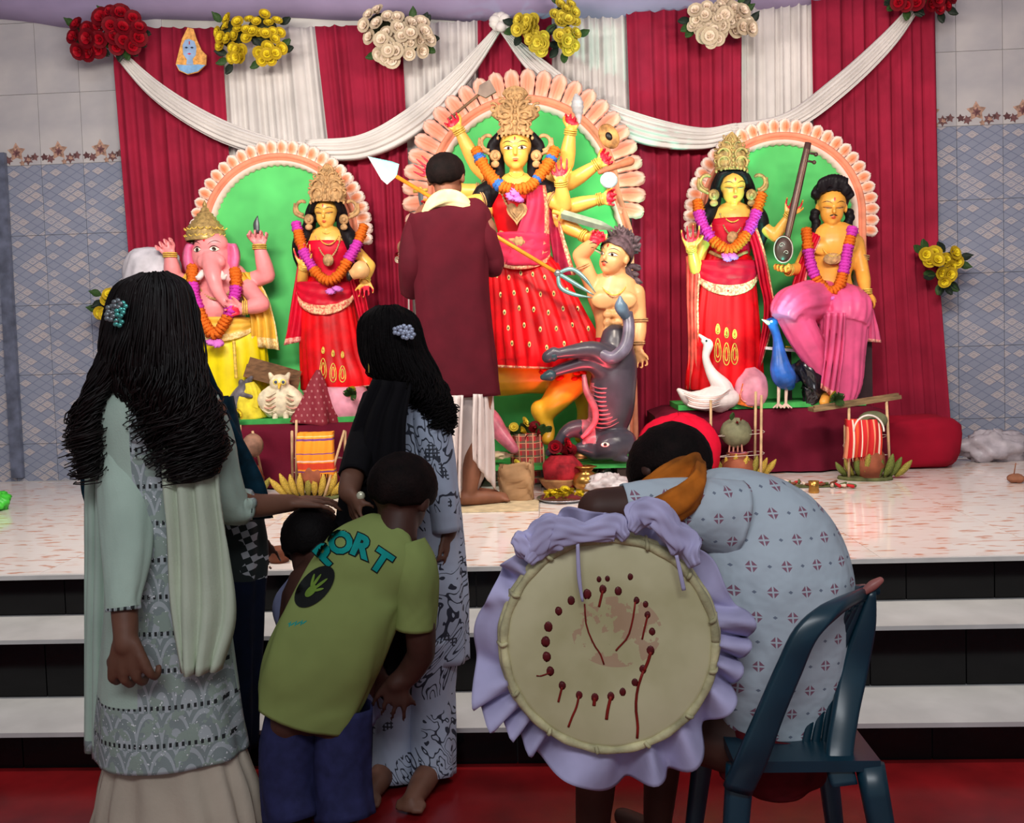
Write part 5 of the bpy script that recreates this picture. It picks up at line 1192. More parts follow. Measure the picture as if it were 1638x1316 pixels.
drape(t, 'dhoti_fold', [(758, 630, -.12), (756, 690, -.13), (758, 735, -.10)], [(784, 630, -.02), (790, 690, 0), (792, 782, .02)], YP_, [DHO, DHO], .1, fold=.012)
drape(t, 'dhoti_end', [(708, 632, -.08), (706, 700, -.10), (710, 778, -.07)], [(740, 632, -.13), (738, 700, -.14), (737, 795, -.10)], YP_, [DHO, pm('dhoti_border', (190, 110, 110), .8)], .05, side='h', fold=.014)
t2 = thing('flower_offering', W(638, 418, YP_+.22), 'small pink and white flower held out in the left hand of the man in maroon', 'flower')
for i in range(5): inst('rose', RM['red' if i % 2 else 'cream'], t2, W(640+5*math.cos(i*1.3), 412+6*math.sin(i*1.3), YP_+.19), (1.3, i, .2), .022)
MB().tube([W(640, 414, YP_+.2), W(644, 432, YP_+.22)], .004, 5).obj('stem', pm('stem_green', (60, 90, 40), .6), t2)
# ---------- girl with long curly hair
YGi = 2.3; k = YGi/F
t = thing('person', (W(280, 1300, YGi).x, YGi, 0), 'girl with long curly black hair in a mint embroidered dress at the left', 'person')
mb = MB(); hc = W(243, 508, YGi+.02); hh = .205; head(mb, hc, hh, (.45, 1, -.12), (0, 0, 1))
mb.limb([W(246, 545, YGi), W(250, 625, YGi)], [.05, .055]); torso(mb, [252, 252, 258, 266, 272], YGi, [632, 690, 800, 930, 1030], [82, 88, 78, 74, 84], .5)
mb.limb([W(184, 660, YGi), W(194, 800, YGi-.04)], [.05, .038]); mb.limb([W(194, 800, YGi-.04), W(196, 900, YGi-.12), W(202, 1030, YGi-.19)], [.038, .037, .028])
hand(mb, W(202, 1028, YGi-.19), (.08, .0, -1), (.15, 1, 0), .165, thumb=-1, curl=(.85, 1.1, .8), fat=1.35, tcurl=.4)
mb.limb([W(330, 660, YGi), W(352, 790, YGi+.02)], [.05, .038]); mb.limb([W(352, 790, YGi+.02), W(400, 808, YGi+.08), W(468, 804, YGi+.16)], [.038, .034, .024])
hand(mb, W(466, 804, YGi+.16), (1, .35, -.04), (.05, .1, -1), .15, thumb=1, curl=(.22, .3, .25), fat=1.15)
legs(mb, W(274, 1040, YGi), .06, W(240, 1190, YGi), W(310, 1190, YGi), V((W(240, 1300, YGi).x, YGi, .075)), V((W(312, 1300, YGi).x, YGi, .075)))
mb.skin('body', [SKIN], t, .007, 4)
cloth(t, 'skirt', [CREAM], [(272, 1080, 84), (280, 1180, 104), (286, 1270, 130), (288, 1352, 142)], YGi, 15, .02, .08, rows=24, ryk=.6)
cloth(t, 'kurta', [MINT, LACE], [(252, 606, 42, 0, .8), (250, 624, 80), (250, 660, 96), (252, 740, 92), (262, 840, 94), (266, 950, 98), (268, 1060, 108), (272, 1150, 118), (276, 1202, 122)], YGi, 6, .008, .03, rows=60, ryk=.68, matf=lambda a, b: 1 if (a > .12 and (.0 <= b < .27)) or a > .80 else 0)
cloth(t, 'sleeve', [MINT, LACE], [(196, 632, 26, 0, 1), (196, 680, 38, 0, .9), (202, 770, 43, -.05, .8), (204, 880, 38, -.12, .8), (198, 950, 27, -.16, .9), (198, 976, 25, -.17, .9)], YGi, 5, .02, .045, rows=36, matf=lambda a, b: 1 if a > .93 else 0)
cloth(t, 'sleeve', [MINT, LACE], [(318, 640, 30, 0, .9), (336, 700, 36, .01, .9), (348, 770, 38, .02, .9), (366, 806, 34, .05, .9), (392, 812, 31, .085, .9)], YGi, 5, .02, .05, rows=26, matf=lambda a, b: 1 if a > .93 else 0)
drape(t, 'scarf', [(262, 650, -.06), (264, 760, -.13), (272, 870, -.14), (276, 970, -.14), (290, 1078, -.15)], [(340, 660, -.03), (352, 780, -.08), (368, 880, -.08), (377, 985, -.08), (352, 1070, -.10)], YGi, [MINT2, MINT2], .1, n=30, fold=.013)
drape(t, 'scarf', [(186, 640, .03), (145, 720, .04), (139, 900, .04), (136, 1050, .04), (134, 1192, .04)], [(212, 640, .0), (178, 720, .02), (176, 900, .0), (176, 1050, .0), (180, 1218, .02)], YGi, [MINT, LACE], .05, n=30, fold=.008, side='h')
hairfall(t, 'hair', GHAIR, YGi-.065, [(228, 436), (190, 458), (174, 515), (170, 565), (186, 606), (222, 646), (246, 700), (284, 752)], [(262, 434), (296, 458), (310, 520), (322, 590), (334, 640), (342, 690), (334, 730), (316, 752)], 560, dep=.095, wave=.022, r=.0022, seed=4, n2=36, freq=2.3)
hairfall(t, 'hair', GHAIR, YGi-.045, [(186, 500), (168, 550), (148, 600), (130, 648), (126, 700), (140, 745)], [(226, 520), (212, 566), (196, 606), (168, 640), (152, 690), (152, 758)], 190, dep=.05, wave=.019, r=.0022, seed=14, n2=36, freq=2.3)
cm = MB(); t_ = thing('hair_clip', W(188, 498, YGi-.2), 'silver and teal flower hair clip in the long curly black hair', 'hair clip')
for i, (x, y) in enumerate(((178, 495), (188, 486), (184, 508), (192, 500), (190, 515), (176, 506), (196, 490))):
    c = W(x, y, YGi-.155-.006*(i % 2)); mb = MB()
    for q in range(5): mb.ell(c+V((.008*math.cos(q*1.256), -.002, .008*math.sin(q*1.256))), (.007, .003, .006), nu=8, nv=5)
    mb.obj('flower', pm('clip_teal' if i in (3, 6, 4) else 'clip_silver', (96, 190, 180) if i in (3, 6, 4) else (130, 136, 140), .25, .5), t_)
bangle(t, W(397, 808, YGi+.08), (1, .3, 0), .036, 2, name='bangle')
# ---------- woman in the dark teal shawl behind the girl
YT = 2.58; k = YT/F
t = thing('person', (W(300, 1250, YT).x, YT, 0), 'woman under a dark teal shawl, mostly hidden behind the girl in mint', 'person')
mb = MB(); head(mb, W(272, 520, YT), .20, (.3, 1, -.2), (0, 0, 1)); mb.limb([W(274, 550, YT), W(280, 620, YT)], [.05, .055])
torso(mb, [290, 292, 295, 300], YT, [630, 720, 880, 1020], [70, 66, 62, 66], .42)
mb.limb([W(350, 660, YT), W(372, 790, YT-.0), W(408, 862, YT+.02)], [.04, .035, .026]); hand(mb, W(408, 862, YT+.02), (.2, .2, -1), (-.4, 1, 0), .15, thumb=-1, curl=(.5, .6, .5))
legs(mb, W(300, 1020, YT), .08, W(270, 1150, YT), W(330, 1150, YT), V((W(270, 1200, YT).x, YT-.02, .075)), V((W(330, 1200, YT).x, YT-.02, .075)), foot=(0, -1, 0))
mb.skin('body', [SKIN3], t, .009, 3)
haircap(t, 'hair', BLK, W(272, 520, YT), .20, (.3, 1, -.2), (0, 0, 1), .62)
def m_check():
    mt, nt, b = newmat('checked_panel', .8); x, y, z = xyz(nt); a = (x*26+z*8).fr().lt(.5); c = (z*26-x*8).fr().lt(.5)
    setcol(nt, b, mix(nt, (a-c).ab().gt(.5)*noise(nt, 14, 1).gt(.5), (24, 34, 34), (176, 178, 184))); return mt
cloth(t, 'dress', [NVY, m_check()], [(296, 640, 70), (310, 760, 92), (322, 860, 106), (318, 960, 104), (318, 1080, 100), (316, 1190, 96)], YT, 8, .02, .05, rows=40, matf=lambda a, b: 1 if .24 < a < .5 and (b < .16) else 0)
cloth(t, 'sleeve', [TEALC], [(338, 640, 34, 0, 1), (356, 720, 34, 0, 1), (376, 790, 30, 0, 1), (396, 840, 24, .01, 1)], YT, 4, .02, .05, rows=20)
drape(t, 'shawl', [(190, 610, -.05), (150, 700, -.02), (132, 770, .02), (144, 832, .02)], [(322, 560, -.05), (368, 660, -.04), (420, 760, -.04), (436, 828, -.02)], YT-.10, [TEALC, TEALC], .1, n=30, fold=.012)
# ---------- woman with swirl print dress and black scarf
YW_ = 2.60; k = YW_/F
t = thing('person', (W(655, 1250, YW_).x, YW_, 0), 'woman with long dark hair, black scarf and swirl-printed white dress, looking left', 'person')
mb = MB(); hc = W(621, 548, YW_); hh = .205; head(mb, hc, hh, (-.8, .6, -.15), (0, 0, 1))
mb.limb([W(628, 575, YW_), W(640, 630, YW_)], [.045, .055]); torso(mb, [645, 650, 655, 660, 660], YW_, [640, 690, 780, 900, 980], [62, 62, 54, 56, 62], .42)
mb.limb([W(600, 650, YW_), W(572, 730, YW_-.13), W(558, 786, YW_-.23)], [.045, .036, .03]); hand(mb, W(560, 782, YW_-.23), (.25, -.2, -1), (.6, .3, 0), .14, thumb=1, curl=(.3, .4, .3), fat=1.15)
mb.limb([W(688, 660, YW_), W(712, 760, YW_), W(716, 850, YW_-.04)], [.048, .036, .028]); hand(mb, W(716, 850, YW_-.04), (0, -.2, -1), (-.6, .3, 0), .14, thumb=1, curl=(.5, .6, .4))
legs(mb, W(660, 985, YW_), .055, W(628, 1110, YW_), W(692, 1110, YW_), V((W(626, 1215, YW_).x, YW_-.01, .075)), V((W(694, 1215, YW_).x, YW_-.04, .075)), foot=(-.2, -1, 0), r=(.056, .042, .032))
mb.skin('body', [SKIN], t, .008, 4)
SW = SWIRL
for (a, b) in (((632, 1000, 46), (600, 46)), ((692, 1000, 40), (660, 40))): pass
cloth(t, 'trouser_leg', [SW], [(630, 1010, 48), (628, 1100, 40), (628, 1180, 38, -.01), (627, 1246, 36, -.03)], YW_, 5, .02, .05, rows=20, ryk=1.05)
cloth(t, 'trouser_leg', [SW], [(688, 1010, 46), (690, 1100, 38), (692, 1170, 36, -.015), (694, 1238, 34, -.04)], YW_, 5, .02, .05, rows=20, ryk=1.1)
cloth(t, 'dress', [SW], [(646, 616, 34, 0, .8), (650, 632, 56), (654, 680, 62), (658, 760, 70), (662, 860, 78), (664, 950, 84), (664, 1052, 86)], YW_, 6, .01, .035, rows=46, ryk=.6)
cloth(t, 'sleeve', [SW], [(680, 634, 20, -.03, 1), (690, 690, 29, -.04, 1), (702, 760, 27, -.04, 1), (712, 850, 23, -.05, 1)], YW_, 4, .02, .05, rows=24)
cloth(t, 'sleeve', [BLKC], [(606, 640, 26, 0, 1), (586, 700, 27, -.08, 1), (566, 762, 23, -.19, 1)], YW_, 4, .02, .05, rows=20)
drape(t, 'scarf', [(598, 606, -.09), (568, 680, -.10), (548, 770, -.10), (538, 880, -.10), (575, 1010, -.14), (585, 1108, -.14)], [(658, 612, -.12), (648, 680, -.17), (650, 780, -.19), (652, 900, -.2), (664, 1010, -.2), (655, 1118, -.18)], YW_, [BLKC, BLKC], .1, n=36, fold=.010)
hairfall(t, 'hair', BLK, YW_-.02, [(606, 488), (580, 510), (580, 560), (594, 596), (618, 616), (654, 640), (686, 668)], [(632, 487), (662, 508), (676, 556), (698, 598), (716, 640), (722, 664), (714, 690)], 380, dep=.10, wave=.010, r=.0024, seed=8, back=.06)
t_ = thing('hair_clip', W(648, 530, YW_-.1), 'small silver flower hair clip on the woman looking left', 'hair clip')
for i, (x, y) in enumerate(((636, 529), (645, 526), (654, 527), (649, 536), (657, 535))):
    c = W(x, y, YW_-.145); mb = MB()
    for q in range(5): mb.ell(c+V((.008*math.cos(q*1.256), -.003, .008*math.sin(q*1.256))), (.007, .003, .006), nu=8, nv=5)
    mb.obj('flower', pm('clip_pearl', (178, 186, 210), .3, .3), t_)
MB().tube([W(590, 572, YW_-.06), W(590, 596, YW_-.06)], .002, 5).obj('earring', GOLD2, t)
rg = MB().ell(W(577, 793, YW_-.27), (.012, .008, .012), nu=8, nv=6).obj('ring', pm('ring_pearl', (220, 216, 190), .2, .3), t)
# ---------- bowed child
YC_ = 2.47; k = YC_/F
t = thing('person', (W(520, 1250, YC_).x, YC_, 0), 'black-haired child bowing towards the stage between the mint girl and the boy', 'person')
mb = MB(); hc = W(500, 876, YC_+.03); hh = .20; fd = V((.1, .75, -.75)); head(mb, hc, hh, fd, (0, .7, .7))
mb.limb([W(508, 900, YC_-.02), W(520, 935, YC_-.06)], [.042, .05]); mb.sweep([W(520, 930, YC_-.05), W(530, 1010, YC_-.1), W(540, 1100, YC_-.08)], [.11, .12, .11], [.07, .09, .08], n=20, rows=9, round_=True)
for s in (-1, 1): mb.limb([W(520+s*48, 950, YC_-.05), W(512+s*50, 1010, YC_), W(505+s*22, 960, YC_+.06)], [.036, .03, .024]); hand(mb, W(505+s*20, 958, YC_+.06), (-s*.4, .3, 1), (-s, 0, 0), .12, thumb=s)
legs(mb, W(540, 1090, YC_-.06), .06, W(520, 1170, YC_), W(566, 1170, YC_), V((W(520, 1260, YC_).x, YC_, .075)), V((W(566, 1260, YC_).x, YC_, .075)), r=(.065, .045, .033))
mb.skin('body', [SKIN3], t, .009, 3)
haircap(t, 'hair', BLK, hc, hh, fd, (0, .7, .7), .66, ex=1.12)
LIL = pm('lilac_shirt', (120, 126, 160), .8, var=.15, vs=8)
cloth(t, 'shirt', [LIL], [(512, 918, 26, -.03, .8), (516, 936, 52, -.04), (524, 1000, 68, -.09), (534, 1070, 66, -.09), (545, 1150, 62, -.06)], YC_, 6, .01, .04, rows=26, ryk=.7)
cloth(t, 'sleeve', [LIL], [(480, 935, 20, -.03, 1), (464, 970, 26, .0, 1), (470, 1000, 24, .02, 1)], YC_, 4, .02, .05, rows=12)
for x in (522, 568): cloth(t, 'trouser_leg', [NVY], [(x, 1110, 34), (x, 1170, 27), (x, 1250, 24)], YC_-.02, 4, .02, .05, rows=12, ryk=1.)
# ---------- boy in the lime shirt
YB_ = 2.26; k = YB_/F
t = thing('person', (W(510, 1300, YB_).x, YB_, 0), 'boy in a lime green t-shirt with teal lettering bending forward, seen from behind', 'person')
mb = MB(); hc = W(642, 796, YB_+.05); hh = .215; fd = V((.35, .85, -.45)); ud = V((.3, .35, .9)); head(mb, hc, hh, fd, ud)
mb.limb([W(640, 822, YB_+.02), W(632, 872, YB_)], [.046, .055])
ax = [(487, 1140, 0), (512, 1060, -.01), (545, 985, -.01), (582, 920, 0), (622, 872, .01)]
mb.sweep([W(a, b, YB_+c) for a, b, c in ax], [.09, .105, .105, .10, .06], [.05, .055, .06, .06, .045], n=24, rows=16, side=(1, 0, .5), round_=True)
mb.limb([W(662, 905, YB_+.0), W(672, 1000, YB_+.0), W(674, 1046, YB_+.02)], [.046, .040, .036]); mb.limb([W(674, 1046, YB_+.02), W(655, 1075, YB_+.04), W(634, 1092, YB_+.03)], [.036, .033, .026]); hand(mb, W(636, 1088, YB_+.03), (-.35, 0, -1), (0, 1, 0), .13, thumb=1, curl=(.3, .4, .3), fat=1.2)
mb.limb([W(560, 890, YB_+.10), W(575, 990, YB_+.16), W(600, 1075, YB_+.12)], [.045, .037, .026]); hand(mb, W(600, 1072, YB_+.12), (.2, 0, -1), (0, 1, 0), .13, thumb=-1, curl=(.3, .4, .3))
legs(mb, W(500, 1150, YB_), .06, W(478, 1235, YB_+.03), W(545, 1235, YB_+.03), V((W(470, 1290, YB_).x, YB_, .075)), V((W(548, 1290, YB_).x, YB_, .075)), r=(.054, .040, .030))
mb.skin('body', [SKIN3], t, .008, 4)
haircap(t, 'hair', BLKB, hc, hh, fd, ud, .58, ex=1.04)
sh = cloth(t, 'tshirt', [LIME], [(642, 842, 26, .02, .8), (628, 856, 56, .01, .6), (606, 888, 78, 0, .6), (576, 930, 84, 0, .62), (545, 990, 88, -.01, .62), (518, 1050, 90, -.01, .62), (498, 1105, 86, 0, .62), (486, 1146, 76, .0, .66)], YB_, 5, .008, .035, rows=46, side=(1, 0, .45), ph=.7)
cloth(t, 'sleeve', [LIME], [(650, 870, 30, .0, 1), (662, 910, 37, -.01, 1), (664, 960, 35, 0, 1), (662, 1003, 33, 0, 1)], YB_, 4, .015, .04, rows=18)
for x, x2 in ((462, 470), (548, 552)): cloth(t, 'jeans_leg', [NAVY], [(x+8, 1125, 40), (x, 1190, 46), (x, 1250, 45, -.01), (x2, 1306, 47, -.03)], YB_+.02, 4, .02, .05, rows=16, ryk=.95)
bv = bvh_of(sh); dr = V((0, 1, 0)); TEAL = pm('teal_print', (10, 146, 140), .7); PRK = pm('print_black', (28, 30, 30), .8); PGR = pm('print_green', (110, 140, 56), .8)
def text_decal(par, ch, px, py, size, rot, mat, Y, bv, off=.004, out=None, bold=.012):
    cu = bpy.data.curves.new('t', 'FONT'); cu.body = ch; cu.size = size; cu.align_x = 'CENTER'; cu.align_y = 'CENTER'; cu.offset = bold*size/.05*.2 if bold else 0; cu.resolution_u = 3
    ob = bpy.data.objects.new('t', cu); C.objects.link(ob); dg_ = bpy.context.evaluated_depsgraph_get(); me = bpy.data.meshes.new_from_object(ob.evaluated_get(dg_)); bpy.data.objects.remove(ob)
    bm = bmesh.new(); bm.from_mesh(me); bmesh.ops.triangulate(bm, faces=bm.faces[:]); [(bmesh.ops.subdivide_edges(bm, edges=[e for e in bm.edges if e.calc_length() > size*.13], cuts=1), bmesh.ops.triangulate(bm, faces=bm.faces[:])) for _ in range(3)]; c = W(px, py, Y-.25); vs = []
    for v in bm.verts:
        x, z = v.co.x*math.cos(rot)-v.co.y*math.sin(rot), v.co.x*math.sin(rot)+v.co.y*math.cos(rot); p = c+V((x, 0, z)); d = (p-EYE).normalized(); h = bv.ray_cast(p, d, 1.); vs.append((h[0] if h[0] is not None else p+d*.2)-d*off)
    mb = MB().add(vs, [[v.index for v in f.verts] for f in bm.faces]); bm.free(); return mb.obj('letter', mat, par, False)
for ch, x, y, r_ in (('P', 521, 888, .75), ('O', 545, 869, .2), ('R', 577, 875, -.42), ('T', 608, 899, -.62)):
    text_decal(t, ch, x, y, .066, r_, PRK, YB_, bv, .005, bold=.022); text_decal(t, ch, x, y, .066, r_, TEAL, YB_, bv, .0078, bold=.012)
def blob_decal(par, name, mat, cx, cy, a, b, rot, Y, bv, off):
    pts = [[(0+q*a*math.cos(s), q*b*math.sin(s)) for s in np.linspace(0, 2*PI, 33)] for q in (0.02, .35, .7, 1)]
    G = []
    for r_ in pts:
        row = []
        for x, y in r_:
            X_, Y__ = x*math.cos(rot)-y*math.sin(rot), x*math.sin(rot)+y*math.cos(rot); p = W(cx+X_, cy-Y__, Y-.3); d = (p-EYE).normalized(); h = bv.ray_cast(p, d, 1.); row.append((h[0] if h[0] is not None else p+d*.25)-d*off)
        G.append(row)
    return MB().grid(G).obj(name, mat, par)
blob_decal(t, 'emblem_disc', PRK, 503, 938, 41, 22, .82, YB_, bv, .008)
for (x, y, a, b, r_) in ((497, 945, 12, 6, .8), (505, 930, 15, 2.2, .95), (512, 934, 15, 2.2, .65), (500, 928, 11, 2, 1.3), (509, 943, 9, 2, .25)): blob_decal(t, 'emblem_hand', PGR, x, y, a, b, r_, YB_, bv, .011)
for i in range(9): blob_decal(t, 'small_print', TEAL, 450+i*4.6, 1000-i*.6, 5, 1.0, 1.2 if i % 2 else .6, YB_, bv, .004)
# =====================================================  DRUMMER, CHAIR, DRUM
YD = 1.95; k = YD/F
t = thing('person', (W(1230, 1300, YD).x, YD, 0), 'seated drummer in a pale patterned shirt slumped forward with an orange-brown scarf', 'person')
mb = MB(); hc = W(1072, 762, YD+.14); hh = .215; fd = V((-.55, .45, -.70)); ud = V((-.25, .75, .60)); head(mb, hc, hh, fd, ud)
mb.limb([W(1088, 775, YD+.12), W(1140, 805, YD+.08)], [.058, .068])
mb.sweep([W(1150, 815, YD+.07), W(1200, 880, YD+.03), W(1235, 960, YD), W(1245, 1060, YD-.01), W(1245, 1170, YD)], [.08, .115, .12, .11, .09], [.05, .07, .075, .07, .06], n=26, rows=16, side=(1, 0, 0), round_=True)
mb.limb([W(1160, 820, YD+.0), W(1050, 812, YD-.03), W(958, 815, YD-.05)], [.052, .05, .046]); mb.limb([W(958, 815, YD-.05), W(985, 830, YD+.05), W(1030, 812, YD+.16)], [.046, .040, .030]); hand(mb, W(1026, 812, YD+.15), (.8, .3, .2), (0, 1, .2), .17, thumb=1, curl=(.4, .4, .3))
mb.limb([W(1300, 900, YD+.08), W(1290, 1000, YD+.25), W(1200, 960, YD+.36)], [.05, .042, .032]); hand(mb, W(1200, 960, YD+.36), (-1, .2, .2), (0, 0, -1), .17, thumb=1, curl=(.4, .4, .3))
kl, kr_ = W(965, 1275, 2.02), W(1075, 1290, 2.16)
for s, kn in ((-1, kl), (1, kr_)):
    h_ = W(1245+s*20, 1200, YD+.02+.04*s); kn = V((kn.x, kn.y, .43)); an = V((kn.x-.03, kn.y+.05, .075)); mb.limb([h_, kn], [.07, .055], rows=6); mb.limb([kn, an], [.058, .036], rows=6); mb.limb([an+V((.02, -.02, -.04)), an+V((-.08, .10, -.045))], [.034, .024])
mb.skin('body', [SKIN3], t, .009, 4)
haircap(t, 'hair', BLKB, hc, hh, fd, ud, .62, ex=1.10)
cloth(t, 'shirt', [DSH], [(1118, 785, 34, .10, .9), (1150, 800, 66, .07, .7), (1195, 845, 104, .04, .6), (1228, 900, 121, .02, .6), (1242, 970, 119, .0, .6), (1246, 1060, 108, -.01, .62), (1244, 1140, 94, .0, .66), (1242, 1190, 84, .0, .7)], YD, 5, .008, .03, rows=60, ph=.3, ryk=.66, side=(1, 0, .1))
cloth(t, 'sleeve', [DSH], [(1175, 832, 62, .0, .8), (1120, 818, 52, -.02, .85), (1050, 808, 40, -.03, .95), (998, 812, 37, -.04, 1)], YD, 4, .01, .035, rows=20, side=(0, 0, 1))
cloth(t, 'lungi', [pm('dark_red_cloth', (92, 20, 28), .8, var=.2)], [(1240, 1160, 84, .0, .8), (1236, 1195, 90, .0, .8), (1230, 1222, 84, .02, .8)], YD, 7, .01, .04, rows=14)
OC = pm('orange_brown_cloth', (176, 98, 30), .85, var=.3, vs=14, bmp=.4, bs=30)
s_ = MB()
s_.sweep([W(1004, 792, YD+.02), W(1046, 778, YD-.01), W(1086, 756, YD-.0), W(1112, 744, YD+.04), W(1122, 752, YD+.08)], [.008, .024, .030, .026, .014], [.008, .016, .02, .018, .01], n=22, side=(0, 0, 1), rows=30, fold=lambda a, q: 1+.14*math.sin(a*5+q*9))
s_.sweep([W(1120, 750, YD-.0), W(1112, 780, YD-.07), W(1082, 806, YD-.10), W(1046, 822, YD-.09), W(1008, 826, YD-.08)], [.020, .030, .032, .026, .008], [.014, .018, .02, .016, .006], n=22, side=(0, 0, 1), rows=34, fold=lambda a, q: 1+.14*math.sin(a*5+q*9))
s_.obj('scarf', OC, t)
# plastic chair
CT = pm('teal_plastic', (10, 50, 66), .32, var=.12, vs=10, spec=.6)
ch = thing('plastic_chair', (W(1270, 1300, YD-.05).x, YD-.05, 0), 'dark teal moulded plastic chair under the seated drummer', 'chair')
def strip(name, pts, ws, th=.012, side=(1, 0, 0), rows=30): return MB().sweep(pts, ws, [th]*len(pts), n=12, side=side, rows=rows, sq=.45).obj(name, CT, ch)
yn, yf = YD-.2, YD-.06
strip('side_frame', [W(1384, 948, yf), W(1335, 972, yn+.03), W(1290, 1012, yn), W(1262, 1070, yn), W(1232, 1140, yn), W(1204, 1210, yn), W(1180, 1262, yn+.02)], [m(6, yn), m(14, yn), m(19, yn), m(21, yn), m(22, yn), m(25, yn), m(25, yn)])
strip('back_frame', [W(1394, 944, yf), W(1384, 1000, yf), W(1366, 1070, yf), W(1352, 1140, yf-.03), W(1342, 1212, yf-.08), W(1350, 1256, yf-.10)], [m(6, yf), m(16, yf), m(22, yf), m(21, yf), m(21, yf), m(21, yf)])
for i in range(3): strip('back_slat', [W(1378-10*i, 960+8*i, yf-.005), W(1340-12*i, 1060, yf+.0), W(1318-16*i, 1200, yf-.02)], [.005, .008, .008], .006)
strip('top_rail', [W(1392, 944, yf), W(1372, 946, yf+.09), W(1330, 965, yf+.2), W(1290, 990, yf+.28)], [.01, .014, .014, .012], .02, (0, 0, 1))
sx, sy = W(1258, 1240, YD).x, YD+.02
MB().box((sx, sy, .405), (.28, .38, .022)).obj('seat', CT, ch, False)
for a, b in ((-1, -1), (1, -1), (-1, 1), (1, 1)):
    MB().sweep([(sx+a*.125, sy+b*.17, .40), (sx+a*.15, sy+b*.2, .2), (sx+a*.175, sy+b*.22, 0)], [.028, .024, .02], [.022, .018, .016], n=10, rows=8, sq=.4).obj('leg', CT, ch)
MB().limb([W(1380, 948, yf-.01), W(1396, 936, yf-.01), W(1408, 928, yf-.01)], [.007, .010, .007]).obj('grip', pm('pinkish_plastic', (164, 98, 92), .4), ch, label='pinkish rounded grip on the chair corner')
# drum
YDr = 1.77; kd = YDr/F
dn = V((.02, -1, .05)).normalized(); dc = W(975, 1031, YDr); rD = 168*kd; Rm = frame(dn, (1, 0, 0))   # local z faces the camera
ta = thing('drum', dc+V((0, .1, -rD)), 'large round drum with blood-spotted hide head and lilac ruffled cloth rim', 'drum')
def dl(x, y, z): return dc+Rm@V((x, y, z))
def m_hide():
    mt, nt, b = newmat('drum_hide', .55); n = noise(nt, 5, 4); c = ramp(nt, n, [(.3, (172, 164, 120)), (.55, (200, 192, 152)), (.75, (212, 202, 166))])
    x, y, z = xyz(nt); o = V((.015, 0, rD+.025)); rr_ = ((x-o.x)*(x-o.x)+(z-o.z)*(z-o.z)*1.6)
    pk = (.0075-rr_).gt(0)*noise(nt, 26, 4).gt(.50); setcol(nt, b, mix(nt, pk*.45, c, (166, 96, 92))); bump(nt, b, noise(nt, 9, 2), .15, .01); return mt
mb = MB(); mb.lathe(dc, [(.0005, 0), (rD*.3, .0015), (rD*.6, .001), (rD*.95, 0), (rD*1.0, -.004), (rD*1.005, -.02)], 64, rot=Rm); mb.obj('drum_head', m_hide(), ta)
mb = MB(); mb.lathe(dc, [(rD*.98, -.018), (rD*1.02, -.10), (rD*1.03, -.2), (rD*.98, -.33), (rD*.5, -.335), (.001, -.335)], 48, rot=Rm); mb.obj('shell', pm('drum_shell', (120, 70, 44), .5, var=.2), ta)
HOOP = pm('bamboo_hoop', (196, 188, 146), .5, var=.2, vs=24, bmp=.3)
for q, (rq, zq, tq_) in enumerate(((1.015, -.004, .0085), (1.045, -.022, .008))):
    MB().tube([dl(rD*rq*math.cos(a)*(1+.004*math.sin(9*a)), rD*rq*math.sin(a)*(1+.004*math.sin(7*a)), zq) for a in np.linspace(0, 2*PI, 73)], [tq_*(1+.12*math.sin(i*1.7)) for i in range(73)], 8).obj('hoop', HOOP, ta)
for i in range(13):
    a = 2*PI*i/13+.2; MB().tube([dl(rD*.985*math.cos(a), rD*.985*math.sin(a), .004), dl(rD*1.035*math.cos(a+.02), rD*1.035*math.sin(a+.02), .006), dl(rD*1.08*math.cos(a+.03), rD*1.08*math.sin(a+.03), -.03)], .004, 6, rows=8).obj('lashing', HOOP, ta)
LC = pm('lilac_cloth', (182, 176, 212), .8, var=.10, vs=9, bmp=.3, bs=20)
G = []; rr = random.Random(2)
for i in range(13):
    v = i/12; row = []
    for j in range(300):
        a = 2*PI*j/300; w1 = a*18+3.2*math.sin(a*3+1)+2.4*math.sin(a*5)
        ro = rD*1.02+v*(.062+.010*math.sin(a*4+.6)+.007*math.sin(a*11)+.004*math.sin(w1)+.005*math.sin(a*7+2)-.006*math.sin(a))
        z = -.03-.01*v+(.012+.02*v)*math.sin(w1+.8*v)+.004*math.sin(w1*2.1+v*5)+.012*v*math.sin(a*9)
        row.append(dl(ro*math.cos(a+.03*v*math.sin(w1)), ro*math.sin(a+.03*v*math.sin(w1))-.012*v, z))
    G.append(row)
MB().grid(G, True).obj('ruffle', LC, ta, thick=.003)
# cloth bunched over the top of the rim
mb = MB()
for (pts, ws) in (([(845, 900), (868, 868), (895, 850), (935, 852), (985, 842), (1002, 860)], [8, 22, 24, 16, 22, 10]), ([(1010, 850), (1022, 826), (1050, 820), (1074, 850), (1098, 872), (1112, 905)], [10, 24, 22, 20, 26, 12]), ([(822, 858), (850, 872), (880, 838), (915, 846)], [10, 24, 16, 8])):
    mb.sweep([W(a, b, YDr-.012+.01*math.sin(i*2)) for i, (a, b) in enumerate(pts)], [q*kd for q in ws], [q*kd*.45 for q in ws], n=44, side=(0, 0, 1), rows=40, fold=lambda a, q: 1+.13*math.sin(a*5+q*14)+.08*math.sin(a*9-q*22))
mb.obj('gathered_cloth', LC, ta)
for pts in ([(924, 868), (925, 900), (927, 930), (932, 962)], [(1082, 888), (1088, 915), (1094, 944)]):
    MB().sweep([W(a, b, YDr-.018) for a, b in pts], [.0035, .004, .004, .0025][:len(pts)], [.0015]*len(pts), n=8, rows=14).obj('ribbon', LC, ta)
BL = pm('dried_red', (92, 18, 22), .45, var=.2, vs=60); BL2 = pm('thin_red', (130, 34, 28), .5, var=.2)
